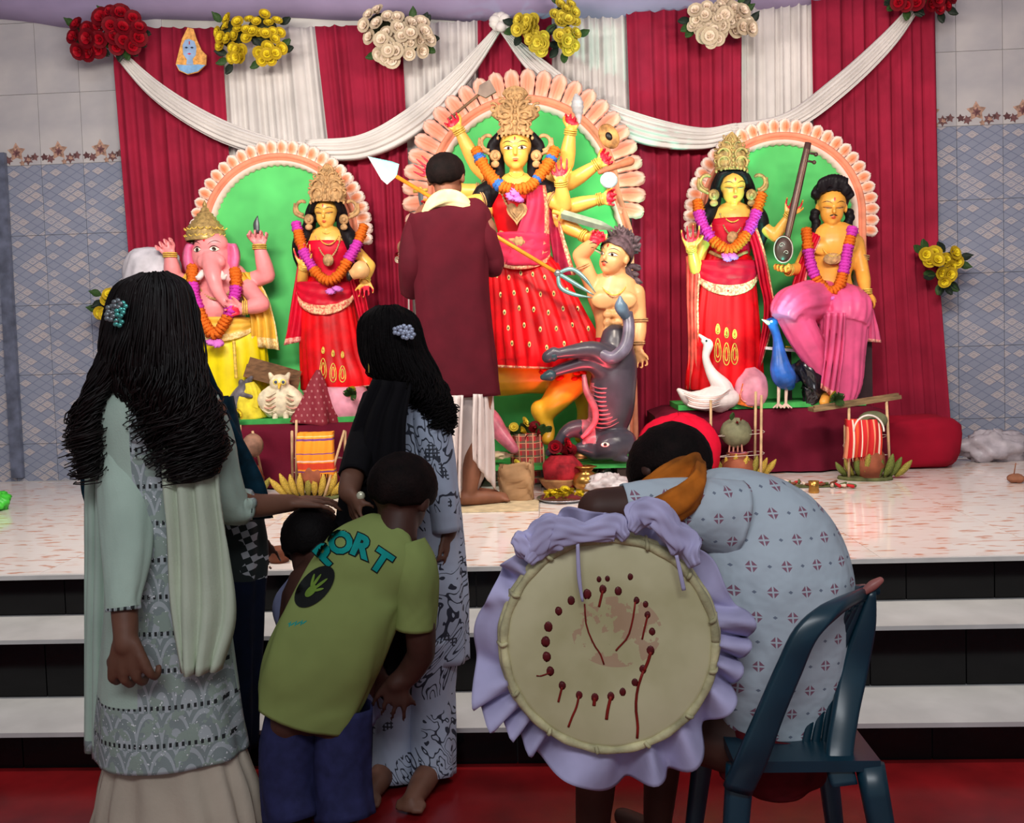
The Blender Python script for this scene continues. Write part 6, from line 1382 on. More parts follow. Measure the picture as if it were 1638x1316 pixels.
def onp(px, py): r_ = ray(px, py); return EYE+r_*((dc-EYE).dot(dn)/r_.dot(dn))
def spot(px, py, r, mt=BL): p = onp(px, py); MB().ell(p-dn*0+dn*.0015, (r*kd, .0012, r*kd*1.15), nu=10, nv=5, fn=lambda a, q: 1+.15*math.sin(3*a+px)).obj('stain', mt, ta)
for i, (x, y, r) in enumerate([(893, 977, 6), (878, 1002, 7), (873, 1026, 7.5), (874, 1050, 7), (880, 1073, 6.5), (899, 1096, 6), (926, 1111, 5.5), (951, 1115, 6), (977, 1113, 6), (996, 1106, 5.5), (1016, 1091, 5.5), (1029, 1070, 6), (1041, 1040, 6.5), (913, 960, 6), (939, 950, 7), (964, 942, 6), (988, 945, 6), (1018, 960, 5), (1036, 983, 5), (1043, 1010, 5.5), (1008, 922, 4.5), (958, 926, 4), (1032, 966, 4.5), (972, 925, 4)]): spot(x, y, r)
for pts, r in (([(926, 1112), (922, 1130), (915, 1146), (909, 1162)], 1.8), ([(1029, 1072), (1020, 1100), (1017, 1130), (1020, 1160), (1019, 1180)], 2.2), ([(935, 965), (938, 1000), (950, 1030), (960, 1045), (966, 1062)], 1.3), ([(1016, 962), (1012, 990), (1004, 1018), (990, 1034), (985, 1040)], 1.5), ([(977, 1113), (972, 1135), (970, 1150)], 2.6), ([(899, 1098), (893, 1122)], 1.8), ([(951, 1115), (950, 1128)], 2.8), ([(964, 944), (958, 970)], 2), ([(1036, 983), (1030, 1008), (1027, 1022)], 1.6), ([(1041, 1042), (1036, 1058), (1030, 1072)], 2.6), ([(880, 1075), (866, 1080), (858, 1080)], 1.2)):
    MB().sweep([onp(a, b)+dn*.0022 for a, b in pts], r*kd, .0009, n=6, rows=10).obj('drip', BL2, ta)
# =====================================================  ANIMALS OF THE STATUES
WHT = pm('swan_white', (236, 224, 222), .4, var=.08, vs=10)
YS_ = 5.26; k = YS_/F
t = thing('swan_statue', W(1150, 655, YS_), 'white swan statue with raised neck before the lute-holding goddess', 'statue')
mb = MB(); mb.limb([W(1126, 545, YS_), W(1133, 551, YS_), W(1129, 572, YS_), W(1138, 596, YS_), W(1156, 622, YS_), W(1152, 640, YS_)], [5*k, 8*k, 6*k, 9*k, 17*k, 20*k], rows=24)
mb.ell(W(1147, 637, YS_), (36*k, .09, 20*k)); mb.limb([W(1130, 640, YS_), W(1104, 638, YS_), W(1086, 624, YS_)], [18*k, 13*k, 4*k]); mb.limb([W(1128, 543, YS_), W(1119, 536, YS_-.02)], [4*k, 2.4*k])
mb.skin('body', WHT, t, .005, 4)
for i in range(7):
    MB().tube([W(1172-i*3, 618+i*5, YS_-.075), W(1150-i*4, 632+i*3.5, YS_-.105), W(1120-i*3, 634+i*2.4, YS_-.09), W(1092+i*2, 626+i*3, YS_-.05)], [.002, .007, .006, .002], 6, rows=14).obj('wing_feather', pm('feather_pinkish', (238, 204, 196), .45) if i % 2 else WHT, t)
MB().ell(W(1130, 545, YS_-.03), (.006, .005, .006)).obj('eye', INK, t); MB().limb([W(1122, 539, YS_-.01), W(1117, 533, YS_-.02)], [.008, .003]).obj('beak', pm('beak_orange', (230, 140, 60), .4), t)
YQ = 5.24; k = YQ/F
t = thing('peacock_statue', W(1252, 650, YQ), 'blue peacock statue standing before the seated statue', 'statue')
PB_ = pm('peacock_blue', (46, 104, 196), .32, var=.3, vs=10)
mb = MB(); mb.limb([W(1229, 514, YQ), W(1236, 520, YQ), W(1243, 540, YQ), W(1246, 565, YQ), W(1249, 590, YQ), W(1256, 606, YQ), W(1262, 615, YQ+.03)], [5*k, 7.5*k, 7*k, 11*k, 17*k, 18*k, 10*k], rows=24)
mb.ell(W(1236, 515, YQ), (9*k, .028, 8*k)); mb.skin('body', PB_, t, .005, 4)
for i in range(5): MB().tube([W(1238, 510, YQ), W(1242+i*3-6, 500-i % 2, YQ)], .0025, 5).ell(W(1242+i*3-6, 499-i % 2, YQ), .007, nu=8, nv=6).obj('crest', PB_, t)
MB().limb([W(1229, 516, YQ-.01), W(1219, 511, YQ-.02)], [.014, .003]).obj('beak', pm('beak_cream', (226, 196, 176), .4), t); MB().ell(W(1234, 514, YQ-.03), (.008, .004, .008)).obj('eye', EYEW, t)
for s in (-1, 1):
    MB().limb([W(1252+s*6, 615, YQ), W(1251+s*6, 645, YQ)], [.010, .008]).obj('leg', pm('leg_pale', (226, 196, 180), .5), t); mb = MB()
    for a in (-.8, -.2, .4, 1.): mb.limb([W(1251+s*6, 646, YQ), W(1251+s*6+11*math.sin(a), 652, YQ-.04*math.cos(a))], [.008, .004])
    mb.obj('foot', pm('leg_pale', (226, 196, 180), .5), t)
G = [[W(1262+14*u+10*v, 585+28*v-6*u, YQ+.02+.05*u) for u in np.linspace(0, 1, 6)] for v in np.linspace(0, 1, 8)]
MB().grid(G).obj('wing', pm('wing_navy', (40, 50, 90), .4, var=.4, vs=40), t, thick=.012)
YO = 5.25; k = YO/F
t = thing('owl_statue', W(450, 676, YO), 'cream and pink striped owl statue with spread wings at the left arch', 'statue')
OW = pm('owl_cream', (238, 222, 190), .45, var=.14, vs=26)
mb = MB(); mb.ell(W(449, 640, YO), (20*k, .055, 30*k)); mb.ell(W(447, 612, YO-.01), (16*k, .05, 14*k))
for s in (-1, 1): mb.limb([W(447+s*12, 604, YO), W(447+s*15, 598, YO)], [5*k, 3.4*k]); mb.limb([W(449+s*14, 625, YO), W(449+s*27, 640, YO-.01), W(449+s*17, 662, YO)], [10*k, 11*k, 6*k])
mb.skin('body', OW, t, .005, 3)
for s in (-1, 1):
    MB().ell(W(447+s*6, 611, YO-.055), (5*k, .008, 5*k)).obj('eye_ring', pm('owl_yellow', (240, 220, 120), .4), t); MB().ell(W(447+s*6, 611, YO-.062), (2.6*k, .006, 2.6*k)).obj('eye', pm('owl_eye', (70, 80, 110), .3), t)
    for i in range(5): MB().tube([W(449+s*8, 628+i*7, YO-.055), W(449+s*20, 634+i*6.5, YO-.045), W(449+s*33, 632+i*5, YO-.02)], [.002, .0055, .003], 6, rows=8).obj('wing_feather', pm('owl_pink', (230, 170, 150), .5) if i % 2 else OW, t)
    MB().limb([W(449+s*8, 660, YO-.02), W(449+s*9, 673, YO-.03)], [5*k, 4.4*k]).obj('leg', OW, t)
MB().limb([W(447, 615, YO-.06), W(446, 621, YO-.075)], [.011, .004]).obj('beak', pm('owl_beak', (236, 190, 60), .4), t)
YU = 5.27; k = YU/F
t = thing('mouse_statue', W(385, 672, YU), 'grey mouse statue at the feet of the elephant-headed statue', 'statue')
mb = MB(); mb.limb([W(372, 668, YU), W(380, 640, YU), W(392, 618, YU), W(402, 604, YU-.02)], [15*k, 14*k, 9*k, 3.5*k]); mb.ell(W(386, 612, YU), (5*k, .02, 6*k)); mb.limb([W(388, 632, YU-.03), W(402, 634, YU-.06)], [5*k, 3*k])
mb.skin('body', pm('mouse_grey', (104, 98, 104), .45, var=.3, vs=20), t, .005, 3)
t = thing('lotus_bud_block', W(1205, 640, 5.3), 'pink lotus bud block beside the swan at the right arch', 'pedestal')
MB().sweep([W(1200, 648, 5.3), W(1200, 630, 5.3), W(1202, 605, 5.3), W(1200, 588, 5.3)], [m(20, 5.3), m(26, 5.3), m(22, 5.3), m(7, 5.3)], n=48, rows=14, fold=lambda a, q: 1+.05*abs(math.sin(a*4))).obj('bud', LOT, t)
# =====================================================  OFFERINGS ON THE TABLES
POLK = m_motif('polka_cloth', (140, 30, 48), (214, 150, 150), 30, 30, .22, False)
t = thing('polka_dot_cloth', W(508, 670, 5.05), 'maroon cloth with pale dots draped over a cone beside the striped owl', 'cloth')
MB().sweep([W(509, 592, 5.22), W(508, 612, 5.22), W(506, 640, 5.21), W(502, 678, 5.20)], [m(3, 5), m(13, 5), m(25, 5), m(40, 5)], [m(3, 5), m(11, 5), m(20, 5), .10], n=50, rows=22, fold=lambda a, q: 1+.17*q*math.sin(a*5+q*3)+.06*math.sin(a*2+q*9)).obj('cloth', POLK, t, thick=.004)
def plank(name, label, a, b, Ya, Yb, wd, th, mat):
    A, B = W(*a, Ya), W(*b, Yb); d = (B-A).normalized(); R = frame(d, (0, 0, 1)); t = thing(name, A, label, 'plank'); L = (B-A).length
    MB().box((A+B)/2, (th, wd, L), R).obj('board', mat, t, False); MB().box((A+B)/2+R@V((th*.8, wd*.3, 0)), (th*.6, wd*.25, L*.96), R).obj('batten', mat, t, False); return t
WD = pm('old_plank', (132, 108, 78), .7, var=.25, vs=10, bmp=.3, bs=60, sc=(1, 6, 6))
plank('wooden_plank', 'thin wooden board propped across sticks on the right table', (1297, 655), (1436, 634), 5.0, 5.02, .10, .02, WD)
plank('wooden_plank', 'wooden board leaning behind the striped owl statue', (392, 592), (478, 616), 5.26, 5.34, .03, .075, pm('plank_brown', (120, 88, 62), .7, var=.25, vs=10, sc=(1, 6, 6)))
t = thing('tray', W(1263, 562, 5.36), 'white tray held out before the seated statue with a small picture on it', 'tray')
c = W(1264, 560, 5.38); MB().box(c, (m(84, 5.38), .12, .016), Matrix.Rotation(.12, 3, 'Y')).obj('tray_board', pm('tray_white', (240, 232, 236), .4), t, False)
MB().box(c+V((.04, -.0, .014)), (m(32, 5.14), .09, .008), Matrix.Rotation(.12, 3, 'Y')).obj('picture', pm('picture_yellow', (220, 180, 60), .5, var=.3, vs=50), t, False)
MB().ell(c+V((.02, -.03, .02)), (.022, .02, .006), nu=10, nv=6).obj('picture_figure', pm('picture_red', (190, 90, 80), .5), t)
MB().box(c+V((.0, .05, -.16)), (.03, .03, .3)).obj('support', pm('seat_dark', (60, 44, 48), .7), t, False)
t = thing('black_bag', W(1300, 610, 5.16), 'shiny black plastic bag slumped below the white tray', 'bag')
MB().sweep([W(1300, 572, 5.30), W(1294, 585, 5.28), W(1298, 600, 5.27), W(1306, 618, 5.27), W(1300, 632, 5.28), W(1290, 648, 5.28)], [.02, .07, .06, .075, .06, .02], [.02, .05, .05, .05, .05, .02], n=36, rows=26, fold=lambda a, q: 1+.14*math.sin(a*5+q*17)+.08*math.sin(a*11-q*9)).obj('bag_body', pm('black_plastic', (28, 26, 32), .18, spec=.7), t)
t = thing('orange_box', W(1196, 650, 5.1), 'small orange decorated box right of the white swan', 'box')
MB().box(W(1194, 632, 5.26), (.085, .06, .12), Matrix.Rotation(.25, 3, 'Y')).obj('box_body', pm('box_orange', (224, 110, 44), .5, var=.25, vs=40), t, False)
MB().tube([W(1194+9*math.cos(a), 632-11*math.sin(a), 5.225) for a in np.linspace(0, 2*PI, 17)], .004, 5).obj('trim_ring', BORDP, t)
for (x, y, Yy, lb) in ((1336, 636, 4.96, 'yellow flower on the wooden board at the right'), (563, 628, 5.2, 'yellow flower with leaves on the pink lotus block'), (378, 664, 5.1, 'yellow flower at the left end of the green base')):
    t = thing('loose_flower', W(x, y, Yy), lb, 'flower', 'loose yellow flowers by the statues'); inst('rose', RM['yellow'], t, W(x, y, Yy), (1.1, .2, x), .045)
    for a in (-1.2, -.2, .9, 2.4): inst('leaf', LEAF, t, W(x, y+2, Yy), Matrix.Rotation(a, 3, 'Y') @ Matrix.Rotation(.9, 3, 'X'), .07)
t = thing('yellow_cloth', W(398, 665, 5.12), 'crumpled yellow cloth between the mouse and the owl', 'cloth')
MB().sweep([W(400, 672, 5.26), W(396, 650, 5.26), W(402, 632, 5.26), W(398, 612, 5.26)], [.10, .08, .055, .03], [.05, .05, .04, .02], n=40, rows=22, fold=lambda a, q: 1+.12*math.sin(a*4+q*9)+.08*math.sin(a*9)).obj('cloth', pm('cloth_yellow', (238, 214, 60), .7, var=.15), t)
t = thing('white_sack', W(250, 670, 5.5), 'white wrapped sack standing behind the elephant-headed statue at the left', 'sack')
MB().sweep([W(244, 396, 5.5), W(244, 402, 5.5), W(244, 425, 5.5), W(246, 500, 5.5), W(248, 600, 5.5), W(250, 672, 5.5)], [.05, .13, .17, .17, .18, .18], [.04, .07, .10, .11, .12, .12], n=44, rows=40, fold=lambda a, q: 1+.05*math.sin(a*5+q*12)+.03*math.sin(a*11-q*30)).obj('sack_body', pm('sack_white', (208, 204, 212), .6, var=.08, bmp=.3, bs=12), t)
# ----- bananas
def banana_mesh(mat):
    mb = MB(); pts = [(0, 0, 0), (.012, 0, .25), (.06, 0, .5), (.13, 0, .75), (.22, 0, 1.)]
    mb.sweep(pts, [.06, .14, .155, .13, .03], n=6, rows=8, side=(0, 1, 0), caps=True); return mesh_only(mb, 'banana', mat)
BN = [banana_mesh(pm('banana_%d' % i, c, .5, var=.3, vs=30)) for i, c in enumerate([(188, 156, 66), (146, 134, 62), (108, 118, 58)])]
def sticks_pot(label, cx, by, Yb, kinds, stick, nb, bw, towel=None, pot=None, grp='ritual pots between sticks with bananas'):
    """kinds: banana material indices; stick: list of (x0,y0,x1,y1); towel: (x,y,w,h,mat)"""
    base_ = WZ(cx, by, ZP); Yb = base_.y; t = thing('ritual_pot', base_, label, 'pot', grp)
    rr = random.Random(int(cx))
    for (x0, y0, x1, y1) in stick: MB().tube([WZ(x0, y0, ZP+.005) if 1 else 0, W(x1, y1, Yb)], .0075, 6).obj('stick', pm('bamboo_stick', (206, 170, 130), .6, var=.15), t)
    for i in range(nb):
        u = -1+2*i/(nb-1); p = WZ(cx+u*bw*.45, by-3, ZP)+V((0, -.04+.02*rr.random(), .012)); p.z = ZP+.014
        an = u*.95; R = Matrix.Rotation(an, 3, 'Y') @ Matrix.Rotation(-.25+rr.uniform(-.1, .1), 3, 'X').inverted() @ Matrix.Rotation(PI/2*(1 if u > 0 else -1)+PI/2, 3, 'Z')
        inst('banana', BN[rr.choice(kinds)], t, p+V((0, -.045-.03*(1-abs(u)), 0)), R, .125*rr.uniform(.85, 1.1))
    if pot: pot(t, Yb)
    if towel:
        x, y, w_, h_, mt = towel; c = W(x, y, Yb-.05); a, b = m(w_/2, Yb), m(h_, Yb); G = []
        for i in range(16):
            v = i/15; G.append([c+V((a*(1+.06*v)*u_, -.02*math.cos(u_*1.5)-.006*math.sin(u_*12+v*3)-.03*math.sin(PI*min(1, v*.9+.1)), b*(.5-v)+(-.012*u_*u_ if v > .8 else 0))) for u_ in np.linspace(-1, 1, 20)])
        for r_ in G: r_.extend([p+V((0, .06, 0)) for p in reversed(r_)])
        MB().grid(G, closed=True).obj('towel', mt, t)
        mb = MB()
        for i in range(24): p = G[-1][int(i*19/23)]; mb.tube([p, p+V((0, -.002, -.02))], .0016, 4)
        mb.obj('fringe', mt, t)
    zt = [W(x1, y1, Yb) for (_, _, x1, y1) in stick]
    for f_ in (.3, .55):
        loop = [WZ(s[0], s[1], ZP)*(1-f_)+W(s[2], s[3], Yb)*f_ for s in stick]; MB().tube(loop+[loop[0]], .0018, 4, rows=14).obj('thread', pm('thread_white', (226, 208, 196), .8), t)
    MB().tube([WZ(cx+bw*.5*math.cos(a), by+2, ZP)+V((0, .08*math.sin(a)+.02, .006)) for a in np.linspace(0, 2*PI, 13)], .012, 6).ell(WZ(cx, by, ZP)+V((0, .02, .008)), (m(bw*.42, Yb), .07, .012)).obj('leaf_tray', pm('leaf_tray', (92, 96, 60), .7, var=.3), t)
    return t
def m_stripe(name, base_, stripes, axis, sc):
    mt, nt, b = newmat(name, .8); c = xyz(nt)[axis]; q = (c*sc).fr(); st = [(0, base_)]
    for a, bb, col in stripes: st += [(a, col), (bb, base_)]
    setcol(nt, b, ramp(nt, q, st, 'CONSTANT')); bump(nt, b, noise(nt, 80, 2), .3, .004); return mt
OT = m_stripe('orange_striped_towel', (240, 146, 24), [(.10, .14, (120, 60, 120)), (.17, .19, (230, 200, 120)), (.50, .53, (120, 60, 120)), (.56, .68, (214, 60, 28)), (.70, .73, (236, 200, 190)), (.85, .87, (120, 60, 130))], 2, 3.6)
RT_ = m_stripe('red_striped_towel', (206, 26, 30), [(.08, .14, (240, 150, 110)), (.3, .36, (236, 210, 190)), (.40, .5, (230, 80, 40)), (.62, .66, (240, 220, 200)), (.8, .86, (236, 120, 80))], 0, 7.5)
def m_plaid():
    mt, nt, b = newmat('plaid_cloth', .8); x, y, z = xyz(nt); a = (x*26).fr(); c = (z*26).fr(); base = mix(nt, noise(nt, 20, 2), (134, 54, 54), (150, 80, 70))
    base = mix(nt, a.lt(.3), base, (190, 36, 44)); base = mix(nt, c.lt(.25)*.8, base, (88, 96, 70)); setcol(nt, b, mix(nt, a.gt(.85).mx(c.gt(.9)), base, (220, 150, 120))); return mt
PLD = m_plaid(); CLP = pm('terracotta', (150, 84, 60), .6, var=.15); BRS = pm('brass', (190, 140, 70), .28, .85, var=.15)
def potA(t, Yb): MB().lathe(W(505, 776, Yb), [(.001, 0), (.06, 0), (.085, .05), (.08, .10), (.05, .14), (.06, .17)], 22).obj('clay_pot_body', CLP, t)
def potB(t, Yb):
    MB().lathe(W(1180, 765, Yb), [(.001, 0), (.06, 0), (.095, .06), (.085, .10), (.05, .125), (.062, .14), (.05, .145)], 24).obj('clay_pot_body', CLP, t)
    MB().tube([W(1180+14*math.cos(a), 724, Yb)+V((0, .05*math.sin(a), 0)) for a in np.linspace(0, 2*PI, 17)], .005, 6).obj('pink_ring', pm('ring_pink', (226, 110, 150), .5), t)
    MB().ell(W(1176, 692, Yb), (m(25, Yb), m(25, Yb), m(23, Yb)), nu=22, nv=14, fn=lambda a, p: 1+.05*math.cos(3*a)+.015*math.sin(9*p)).obj('coconut', pm('coconut_green', (124, 124, 96), .6, var=.25, vs=14), t)
    for q in range(4): MB().limb([W(1166+q*7, 722, Yb-.03), W(1168+q*6, 706, Yb-.04)], [.005, .004]).obj('stem', pm('stem_pink', (226, 160, 140), .6), t)
    for q, (x, y) in enumerate(((1170, 672), (1178, 676), (1184, 670))): inst('leaf' if q == 0 else 'rose', LEAF if q == 0 else RM['red'], t, W(x, y, Yb-.07), (.4, q, .3), .05 if q == 0 else .018)
def potC(t, Yb):
    MB().lathe(W(1390, 762, Yb), [(.001, 0), (.06, 0), (.085, .06), (.08, .12), (.05, .16), (.06, .19)], 22).obj('clay_pot_body', CLP, t)
    MB().ell(W(1396, 672, Yb), (.075, .07, .05), nu=18, nv=10).obj('coconut', pm('coconut_olive', (110, 112, 84), .6, var=.2), t)
    MB().tube([W(1366+24*(1-math.cos(a)), 690-26*math.sin(a), Yb-.08) for a in np.linspace(0, PI, 14)], .005, 6).obj('white_loop', pm('loop_white', (236, 224, 216), .6), t)
sticks_pot('ritual pot with orange striped towel over bananas, before the left table', 502, 795, 5, [0, 0, 1], [(474, 786, 474, 672), (518, 797, 551, 688), (468, 780, 467, 690), (552, 782, 552, 690)], 9, 76, (505, 724, 56, 66, OT), potA)
sticks_pot('ritual pot half hidden behind the dark teal shawl', 398, 792, 5, [1, 2], [(424, 780, 404, 690), (384, 786, 384, 680)], 6, 50, None, lambda t, Yb: (MB().ell(W(404, 712, Yb), (m(17, Yb), .06, m(19, Yb)), fn=lambda a, p: 1+.05*math.cos(3*a)).obj('coconut', pm('coconut_brown', (130, 96, 80), .6, var=.3), t), MB().lathe(W(400, 780, Yb), [(.001, 0), (.06, 0), (.08, .05), (.05, .12)], 20).obj('clay_pot_body', CLP, t)))
sticks_pot('ritual clay pot topped by a green coconut, right of the bowed black-haired head', 1180, 765, 5, [0, 0, 1], [(1137, 772, 1137, 640), (1207, 762, 1209, 626), (1217, 768, 1218, 632)], 9, 70, None, potB)
sticks_pot('ritual pot under a red striped towel with greenish bananas on the right', 1386, 765, 5, [1, 2, 2], [(1358, 766, 1358, 642), (1424, 764, 1418, 640), (1352, 756, 1352, 680)], 9, 82, (1381, 700, 50, 58, RT_), potC)
MB_ = MB
t = thing('ritual_pot', WZ(845, 772, ZP), 'ritual pot wrapped in red plaid cloth with flowers on top, centre of the platform', 'pot', 'ritual pots between sticks with bananas'); Yc_ = WZ(845, 772, ZP).y
MB().sweep([W(842, 700-8, Yc_), W(843, 712, Yc_), W(845, 742, Yc_), W(848, 772, Yc_)], [m(22, Yc_), m(25, Yc_), m(27, Yc_), m(24, Yc_)], [.07, .08, .085, .08], n=44, rows=22, fold=lambda a, q: 1+.05*math.sin(a*6+q*3), sq=.2).obj('plaid_wrap', PLD, t)
MB().tube([W(872, 785, Yc_-.1), W(868, 694, Yc_)], .005, 6).tube([W(826, 700, Yc_-.09), W(834, 742, Yc_-.1)], .0025, 5).obj('stick', pm('bamboo_stick', (206, 170, 130), .6), t)
for i, (x, y, q, s_) in enumerate(((822, 684, 'gold', .035), (838, 676, 'gold', .04), (834, 690, 'yellow', .035), (856, 684, 'red', .045), (864, 692, 'red', .03), (814, 690, 'cream', .03), (846, 700, 'red', .03))):
    inst('rose', RM[q], t, W(x, y, Yc_-.06), (1.1, .3*i, i), s_)
for i in range(7): inst('leaf', LEAF, t, W(826+i*7, 694, Yc_-.03), Matrix.Rotation(-.9+.3*i, 3, 'Y') @ Matrix.Rotation(.2, 3, 'X'), .07)
# ----- things on the platform floor
t = thing('paper_bag', WZ(826, 803, ZP), 'open brown paper bag standing on the platform beside the bare foot', 'bag'); yb_ = WZ(826, 803, ZP).y; KR = pm('kraft_paper', (176, 136, 98), .75, var=.12, vs=10, bmp=.3, bs=20)
a, b = m(28, yb_), m(60, yb_); G = []
for i in range(14):
    v = i/13; row = []
    for j in range(40):
        th = 2*PI*j/40; ct, st = math.cos(th), math.sin(th); x = a*math.copysign(abs(ct)**.35, ct)*(1-.03*math.sin(v*7)); y = .05*math.copysign(abs(st)**.4, st)*(1+.1*math.sin(v*9+j*.5)); zt_ = b*v*(1+(.10*ct+.05*math.sin(th*3)) * (v > .7))
        cr = .006*math.sin(v*13+j*.9)+.005*math.sin(v*29-j*1.7); row.append(V((W(826, 803, yb_).x+x*(1+cr*8*v), yb_+.05+y+cr, ZP+zt_+.006*math.sin(j*2.3)*(v > .9))))
    G.append(row)
o_ = MB().grid(G, True); nn = 40; o_.add([V((W(826, 803, yb_).x+x, yb_+.05+y, ZP+.004)) for x, y in ((-a, -.05), (a, -.05), (a, .05), (-a, .05))], [(0, 1, 2, 3)]); o_.obj('bag_body', KR, t, thick=.003)
for q, (x, y, kk) in enumerate(((826, 742, 'gold'), (816, 748, 'red'), (838, 748, 'red'))): inst('rose', RM[kk], t, W(x, y, yb_+.05), (.9, q, 1), .03)
t = thing('flower_plate', WZ(900, 803, ZP), 'steel plate heaped with yellow blossoms beside the brown paper bag', 'plate'); c = WZ(900, 800, ZP)
MB().lathe(c, [(.001, .004), (.10, .004), (.125, .018), (.128, .016), (.10, 0), (.001, 0)], 36).obj('plate', pm('steel_plate', (180, 182, 186), .22, .9), t)
rr = random.Random(8)
for i in range(34):
    a = rr.random()*6.28; q = .095*math.sqrt(rr.random()); inst('rose', RM['yellow'], t, c+V((q*math.cos(a), q*math.sin(a), .026+.03*rr.random()*(1-q/.1))), (rr.uniform(-.6, .6), rr.uniform(-.6, .6), a), .031)
t = thing('brass_pot', WZ(938, 786, ZP), 'small round brass water pot behind the plate of yellow blossoms', 'pot'); c = WZ(938, 784, ZP)
MB().lathe(c, [(.001, 0), (.045, 0), (.07, .03), (.075, .055), (.06, .085), (.03, .10), (.045, .12), (.06, .125), (.04, .13)], 26).obj('pot_body', BRS, t)
t = thing('brass_pot', WZ(935, 768, ZP), 'larger brass pot with a round belly behind the small brass one', 'pot'); c = WZ(932, 764, ZP)
MB().lathe(c, [(.001, 0), (.05, 0), (.09, .045), (.10, .09), (.08, .13), (.05, .15), (.075, .17), (.06, .18)], 26).obj('pot_body', pm('brass_dark', (150, 104, 66), .35, .8, var=.2), t)
for q, (x, y) in enumerate(((888, 716), (905, 712), (897, 722), (912, 722), (890, 738), (902, 745), (912, 738))):
    tag(inst('hibiscus_flower', RM['red'], None, W(x, y, 4.86), (1.2, .2*q, q), .05), 'bright red flower in the heap above the brass pots', 'flower', 'red flowers heaped above the brass pots')
t = thing('flower_basket', W(900, 765, 4.8), 'red cloth bundle holding the heap of red flowers', 'basket')
MB().sweep([WZ(900, 775, ZP+.0), W(900, 760, 4.86), W(900, 742, 4.86), W(900, 728, 4.86)], [.07, .10, .10, .06], [.06, .08, .08, .05], n=30, rows=14, fold=lambda a, q: 1+.07*math.sin(a*5+q*5)).obj('bundle', pm('bundle_red', (170, 40, 50), .7, var=.3, vs=20), t)
t = thing('leaf_bowl', WZ(895, 788, ZP), 'brown leaf bowl with small offerings behind the yellow blossoms', 'bowl'); c = WZ(893, 783, ZP)
MB().sweep([c+V((0, 0, .002)), c+V((0, 0, .03)), c+V((0, 0, .06))], [.06, .085, .10], n=40, rows=9, fold=lambda a, q: 1+.06*math.sin(a*7)*q).obj('bowl_body', pm('leaf_brown', (178, 128, 84), .7, var=.25, vs=16), t)
for i in range(6): inst('rose', RM[('yellow', 'cream', 'gold')[i % 3]], t, c+V((.05*math.cos(i*1.05), .05*math.sin(i*1.05), .068)), (.3, .2, i), .025)
def crumple(name, label, cat, c, r, mat, seed, pn='crumpled_sheet'):
    t = thing(name, V(c), label, cat); MB().ell(V(c)+V((0, 0, r[2]*.9)), r, nu=34, nv=20, fn=lambda a, p: 1+.14*math.sin(a*3+p*4+seed)+.10*math.sin(a*7-p*5+seed*2)+.07*math.sin(a*13+p*11)).obj(pn, mat, t); return t
crumple('foil_wrap', 'crumpled silver foil beside the buffalo head', 'foil', WZ(978, 762, ZP), (.08, .06, .06), pm('silver_foil', (190, 192, 196), .2, .9, bmp=.5, bs=40), 1)
crumple('plastic_bag', 'crumpled white plastic bag left of the bowed black-haired head', 'bag', WZ(972, 788, ZP), (.10, .07, .05), pm('thin_white_plastic', (206, 196, 196), .3), 3)
crumple('plastic_bag', 'pale crumpled plastic bag against the tiled wall at the far right', 'bag', WZ(1592, 738, ZP)+V((0, .02, 0)), (.20, .09, .09), pm('pale_plastic', (178, 170, 178), .35), 5)
crumple('green_plastic_bag', 'bright green plastic at the far left edge of the platform', 'bag', WZ(-4, 816, ZP), (.06, .06, .05), pm('green_plastic', (70, 200, 60), .35), 2)
t = thing('dried_leaf', WZ(1625, 772, ZP), 'brown dried leaf with a stalk on the platform at the far right', 'leaf'); c = WZ(1625, 772, ZP)
MB().ell(c+V((0, 0, .022)), (.045, .04, .022), nu=14, nv=8, fn=lambda a, p: 1+.15*math.sin(4*a)).tube([c+V((-.01, 0, .04)), c+V((.0, 0, .10))], .003, 5).obj('leaf', pm('dry_brown', (150, 100, 76), .7), t)
t = thing('clay_bowl', WZ(447, 898, ZP), 'small brown clay bowl on the platform edge beside the bowed child', 'bowl'); c = WZ(447, 898, ZP)
MB().lathe(c, [(.001, 0), (.035, 0), (.045, .03), (.047, .05), (.042, .052), (.038, .03), (.001, .01)], 24).obj('bowl_body', pm('brown_clay', (120, 70, 50), .6), t)
t = thing('bamboo_mat', WZ(800, 816, ZP), 'flat pale bamboo mat under the feet of the man in maroon', 'mat')
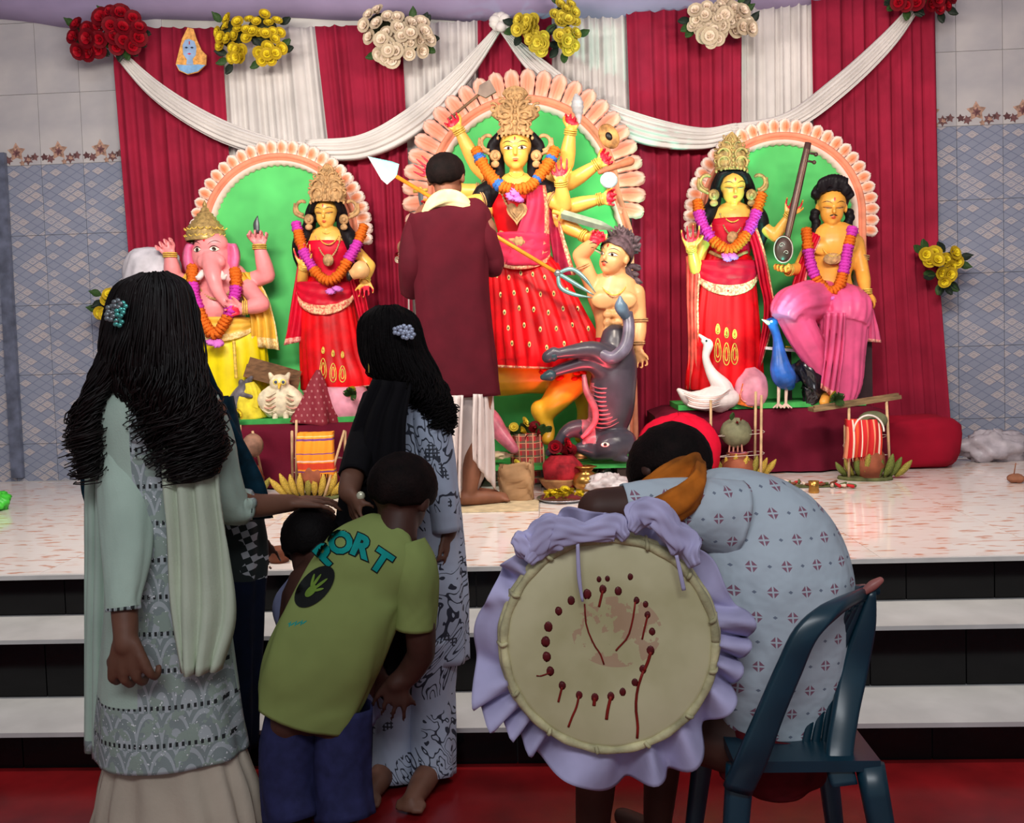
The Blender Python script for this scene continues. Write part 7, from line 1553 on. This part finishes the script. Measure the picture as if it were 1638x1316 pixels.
A_ = WZ(690, 822, ZP); B_ = WZ(862, 806, ZP)
for i in range(12): y = A_.y+(.02+i*.024); MB().box(((A_.x+B_.x)/2, y, ZP+.004), (B_.x-A_.x, .022, .006)).obj('slat', pm('mat_straw', (206, 186, 150), .7, var=.12), t, False)
t = thing('offering_leaf', WZ(1300, 786, ZP), 'flat leaf strewn with small red and green offerings before the right table', 'leaf')
c0, c1 = WZ(1235, 776, ZP), WZ(1365, 780, ZP)
MB().ell((c0+c1)/2+V((0, 0, .004)), ((c1-c0).length/2, .05, .005), nu=30, nv=6).obj('banana_leaf', pm('leaf_tray', (92, 96, 60), .7), t)
rr = random.Random(4)
for i in range(26):
    p = c0*(1-i/25)+c1*(i/25)+V((0, rr.uniform(-.05, .04), .014)); mt = pm(*[('off_red', (190, 40, 46)), ('off_green', (90, 100, 60)), ('off_cream', (226, 200, 180)), ('off_brown', (120, 70, 50))][i % 4])
    MB().limb([p, p+V((rr.uniform(-.03, .03), rr.uniform(-.02, .02), rr.uniform(0, .012)))], [.009, .006], 8).obj('offering', mt, t)
t = thing('brass_cup', WZ(1302, 789, ZP), 'small brass cup in front of the strewn offerings', 'cup'); c = WZ(1302, 788, ZP)
MB().lathe(c, [(.001, 0), (.024, 0), (.026, .01), (.023, .03), (.026, .058), (.022, .058), (.02, .03), (.001, .01)], 22).obj('cup_body', BRS, t)
for j, (x, y) in enumerate(((762, 700), (780, 722), (768, 738))):
    pass
t = thing('pink_leg_statue', W(795, 705, 5.0), 'smooth pink painted tail-like form rising by the white dhoti', 'statue')
MB().limb([W(772, 655, 5.05), W(785, 668, 5.02), W(800, 692, 4.98), W(822, 718, 4.95)], [m(10, 5), m(14, 5), m(13, 5), m(8, 5)]).obj('limb', pm('tail_pink', (206, 110, 130), .35, var=.2), t)
crumple('leaf_packet', 'pale cream packet on the pallet beside the white dhoti', 'packet', W(792, 728, 5.0)-V((0, 0, .02)), (.08, .05, .02), pm('packet_cream', (226, 206, 170), .6), 7)
